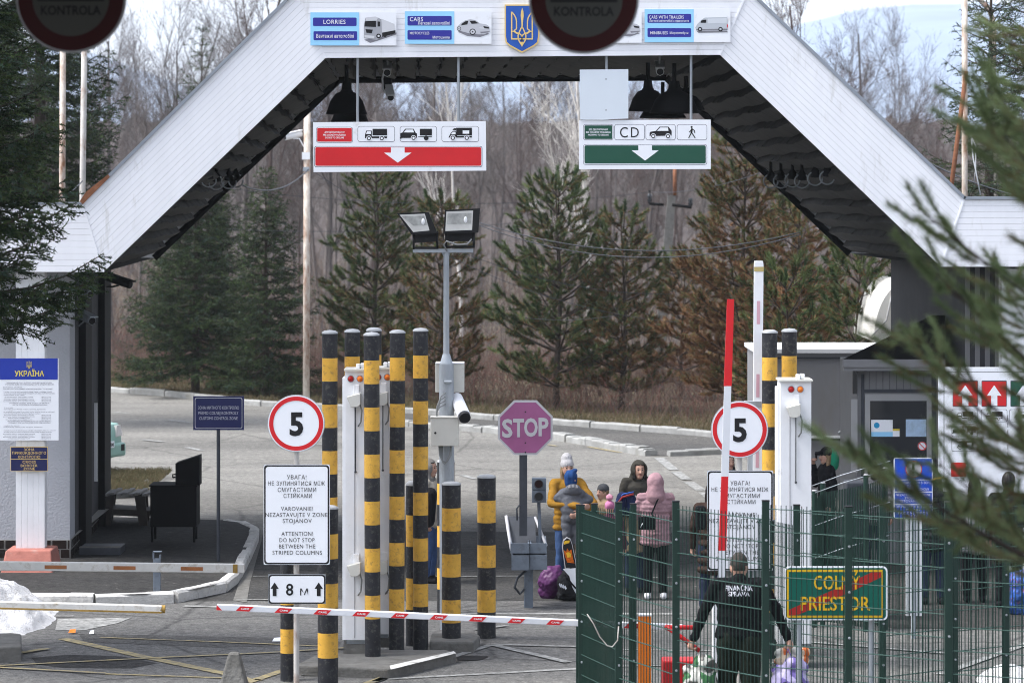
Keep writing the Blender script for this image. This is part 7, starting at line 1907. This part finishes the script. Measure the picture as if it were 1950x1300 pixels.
for (u, d, h, Rr, sd, br, lab) in ((716, 84, 6.0, 1.5, 21, .08, "green pine with dense tufts right of the red sign's left rod"), (842, 80, 5.0, 1.25, 22, .42, "olive brown pine behind the floodlight post"),
        (1063, 78, 5.45, 1.7, 23, .03, "dark green pine in the middle, right of the STOP sign"), (1187, 77.5, 4.65, 1.15, 24, .38, "thin half browned pine right of the dark green one"),
        (1418, 73, 6.4, 1.9, 25, .68, "large brown needled pine in front of the power pole"), (1521, 70, 4.9, 1.5, 26, .85, "smaller rusty brown pine right of the large brown one"),
        (1636, 63, 4.4, 1.1, 27, .05, "fresh green pine rising behind the site container"), (1300, 82, 3.6, 1.1, 29, .75, "low rusty pine filling the gap before the power pole"),
        (1500, 60, 3.6, 1.2, 31, .35, "low pine just behind the site container roof")):
    tree_thing("pine_tree", lab, "tree", pine(h, Rr * 1.1, sd, br, nl=.13, nw=.018, per=105, lowfrac=.10), [M_bark], PN, (X(u, d), d, .05), GPn)
tree_thing("spruce_tree", "near spruce with branches reaching in front of the left pier", "tree", spruce(17.0, 2.95, 33, .045, .014, 145, .24, .17, 1.0, .085, (.45, .4, .15)), [M_bark], SP, (X(-235, 37.0), 37.0, 0), None, 1.0)
tree_thing("pine_tree", "blurred pine close to the camera at the right edge", "tree", pine(6.2, 2.55, 35, .03, nl=.07, nw=.0042, per=260, lowfrac=.525, whorl=.40, tw=.20, wr=.5, bmat=(.4, .6)), [M_bark], [M_pn1, M_pn2, M_pin3], (X(2236, 16), 16, 0), None, .4)

# bare deciduous trees
def bare(h, seed, spread=.5, depth=4, thick=.010, twigs=True):
    rg = np.random.default_rng(seed); rd = random.Random(seed); S = [[], [], [], []]; tw = [[], [], []]
    def grow(p, d, L, r, lev):
        n = 4 if lev == 0 else 3
        for i in range(n):
            d = d + rg.normal(size=3) * (.05 if lev == 0 else .13); d[2] += .06 * (lev > 0); d = d / np.linalg.norm(d)
            q = p + d * L / n; r1 = r * (1 - .55 * (i + 1) / n) if lev else r * (1 - .7 * (i + 1) / n)
            if lev < 3: S[0].append(p); S[1].append(q); S[2].append(r * (1 - (.55 if lev else .7) * i / n)); S[3].append(r1)
            else: tw[0].append(p); tw[1].append(q - p); tw[2].append(r)
            if lev < depth and (lev > 0 or i >= 1):
                k = rd.randint(2, 3) if lev < 2 else rd.randint(1, 3)
                for _ in range(k):
                    a = rd.random() * 6.28; e = spread * rd.uniform(.7, 1.3)
                    o = np.cross(d, rg.normal(size=3)); o /= np.linalg.norm(o) + 1e-9
                    nd = d * math.cos(e) + o * math.sin(e); nd[2] += .15; nd /= np.linalg.norm(nd)
                    sub = L * (rd.uniform(.26, .42) if lev == 0 else rd.uniform(.38, .62)) * (1 - .35 * i / n if lev == 0 else 1)
                    grow(p + (q - p) * rd.random(), nd, sub, r1 * .55 + .002, lev + 1)
            p = q
    grow(np.zeros(3), np.array([0, 0, 1.0]), h, thick * h, 0)
    m = NM(); m.segs(*S, 0, 4)
    if tw[0]:
        D = np.array(tw[1]); m.needles(np.array(tw[0]), D, np.linalg.norm(D, axis=1) * 1.25, np.maximum(.016, np.array(tw[2]) * 2), 0, rg)
    return m
VAR = [bare(h, 100 + i, sp, 4, th) for i, (h, sp, th) in enumerate(((13, .55, .0085), (12, .6, .009), (14, .5, .008), (11, .65, .009), (12.5, .45, .008), (10, .6, .009), (13.5, .6, .0095)))]
VARR = [v.arrays() for v in VAR]
def scatter(name, places, mats_):
    Vs, Ts, TM, Qs, QM = [], [], [], [], []; n = 0
    for (x, y, sc_, rz, k, mi) in places:
        V, T, tm, Q, qm = VARR[k]
        c, s = math.cos(rz), math.sin(rz); M = np.array([[c, -s, 0], [s, c, 0], [0, 0, 1]]) * sc_
        Vs.append(V @ M.T + np.array([x, y, 0])); Ts.append(T + n); Qs.append(Q + n); TM.append(np.full(len(T), mi)); QM.append(np.full(len(Q), mi)); n += len(V)
    me = np_mesh(name, np.concatenate(Vs), np.concatenate(Ts), np.concatenate(TM), np.concatenate(Qs), np.concatenate(QM), mats_)
    return np_obj(name, me)
rf = random.Random(3); pl_ = []
for i in range(330):
    y = 112 + 125 * rf.random() ** 1.1; half = 24 + y * .17
    x = rf.uniform(-half, half) * (1.0 if i % 5 else 1.7)
    u = 975 + x * F / y
    hs = rf.uniform(.50, .78) * (1 + (y - 112) / 420) * (1.3 if rf.random() < .12 else 1)
    if 1430 < u < 1950: hs *= .82
    pl_.append((x, y, hs, rf.random() * 6.3, rf.randrange(7), rf.choice((0, 0, 1, 1, 2))))
struct(scatter("bare_wood", pl_, [M_barkbare, M_barkred, M_barkpale]), "stuff")
GB = "bare trees standing out before the wood"
for (u, d, h, k, lab, m_) in ((215, 104, 14.2, 0, "tall bare tree between the masts and the left canopy slope", M_barkbare), (330, 108, 13.0, 2, "bare tree just left of the left canopy slope top", M_barkbare), (455, 112, 15.5, 6, "bare tree with fine twigs against the sky above the left slope", M_barkbare),
        (1648, 120, 12.2, 1, "lone bare tree against the pale hill right of the right slope", M_barkbare), (1735, 126, 11.6, 4, "bare tree left of the white mast against the hill", M_barkbare), (1520, 104, 13.5, 3, "bare tree tops rising from the right slope edge", M_barkred)):
    t = thing("bare_tree", lab, "tree", (X(u, d), d, 0), GB)
    V, T, tm, Q, qm = VARR[k]; s_ = h / float(V[:, 2].max()); np_obj("branches", np_mesh("branches", V * s_, T, tm, Q, qm, [m_]), t)
bt = bare(11.0, 77, .42, 4, .0085); V, T, tm, Q, qm = bt.arrays()
t = thing("birch_tree", "white barked birch rising behind the middle pines", "tree", (X(1120, 98), 98, 0)); np_obj("branches", np_mesh("branches", V, T, tm, Q, qm, [M_birch]), t)
bt = bare(9.0, 78, .42, 3, .008); V, T, tm, Q, qm = bt.arrays()
t = thing("birch_tree", "second pale birch left of the dark green pine", "tree", (X(880, 108), 108, 0)); np_obj("branches", np_mesh("branches", V, T, tm, Q, qm, [M_birch]), t)

# brambles and grass on the verge
def scrub(name, n, fpos, hmin, hmax, w, mats_, seed, arch=.5, seg=4):
    rg = np.random.default_rng(seed); m = NM()
    P = fpos(rg, n); ph = rg.random(n) * 6.283; L = rg.uniform(hmin, hmax, n); mi = rg.integers(0, len(mats_), n)
    D = np.stack([np.cos(ph) * rg.uniform(0, arch, n), np.sin(ph) * rg.uniform(0, arch, n), np.ones(n)], 1); D = nrm(D)
    for s_ in range(seg):
        Q = P + D * (L / seg)[:, None]; r = w * (1 - s_ / (seg + .5)); m.segs(P, Q, np.full(n, r), np.full(n, r * .8), mi, 3)
        P = Q; D = nrm(D + rg.normal(size=(n, 3)) * .35 + np.array([0, 0, -.18 * arch * (s_ + 1)]))
    return struct(np_obj(name, m.mesh(name, mats_)), "stuff")
kx = np.array([p.x for p in k1]); ky = np.array([p.y for p in k1])
def kerb_y(x): return np.interp(x, kx, ky)
def pos_scrub(rg, n):
    x = rg.uniform(-17, 22, n); y = kerb_y(x) + 3.0 + rg.random(n) ** 1.2 * 20; return np.stack([x, y, np.full(n, .05)], 1)
scrub("bramble_thicket", 16000, pos_scrub, .5, 2.0, .006, [M_twig, M_twig, M_twigred, M_barkred], 5, .9)
def pos_wood(rg, n):
    y = 96 + 110 * rg.random(n) ** 1.3; x = rg.uniform(-1, 1, n) * (20 + y * .17); return np.stack([x, y, np.full(n, .0)], 1)
scrub("sapling_thicket", 9000, pos_wood, 1.8, 5.2, .014, [M_twig, M_barkred, M_barkbare], 15, .45, 5)
def pos_grass(rg, n):
    x = rg.uniform(-18, 20, n); y = kerb_y(x) + .15 + rg.random(n) ** 1.6 * 7; return np.stack([x, y, np.full(n, .05)], 1)
scrub("verge_grass", 26000, pos_grass, .06, .22, .008, [M_grassy, M_grassg, M_grassy], 6, .9, 2)
gx = [p.x for p in gi]; gy = [p.y for p in gi]
def pos_isl(rg, n):
    x = rg.uniform(G(150, 945).x, G(288, 940).x, n); y = rg.uniform(min(gy) + .15, max(gy) - .1, n); return np.stack([x, y, np.full(n, .09)], 1)
scrub("island_grass", 6000, pos_isl, .04, .12, .006, [M_grassy, M_grassg], 8, .9, 2)
# ------------------------------------------------------------------ haze
hz = bpy.data.materials.new("haze"); hz.use_nodes = True
n = hz.node_tree; n.nodes.remove(n.nodes["Principled BSDF"])
pv = n.nodes.new("ShaderNodeVolumePrincipled"); pv.inputs["Density"].default_value = 0.0002; pv.inputs["Color"].default_value = (0.86, 0.93, 1.0, 1); pv.inputs["Anisotropy"].default_value = 0.0
n.links.new(pv.outputs[0], n.nodes["Material Output"].inputs["Volume"])
b = MB(); b.box((0, 2550, 129.3), (8200, 5400, 262), hz)
struct(b.build("haze"), "stuff")
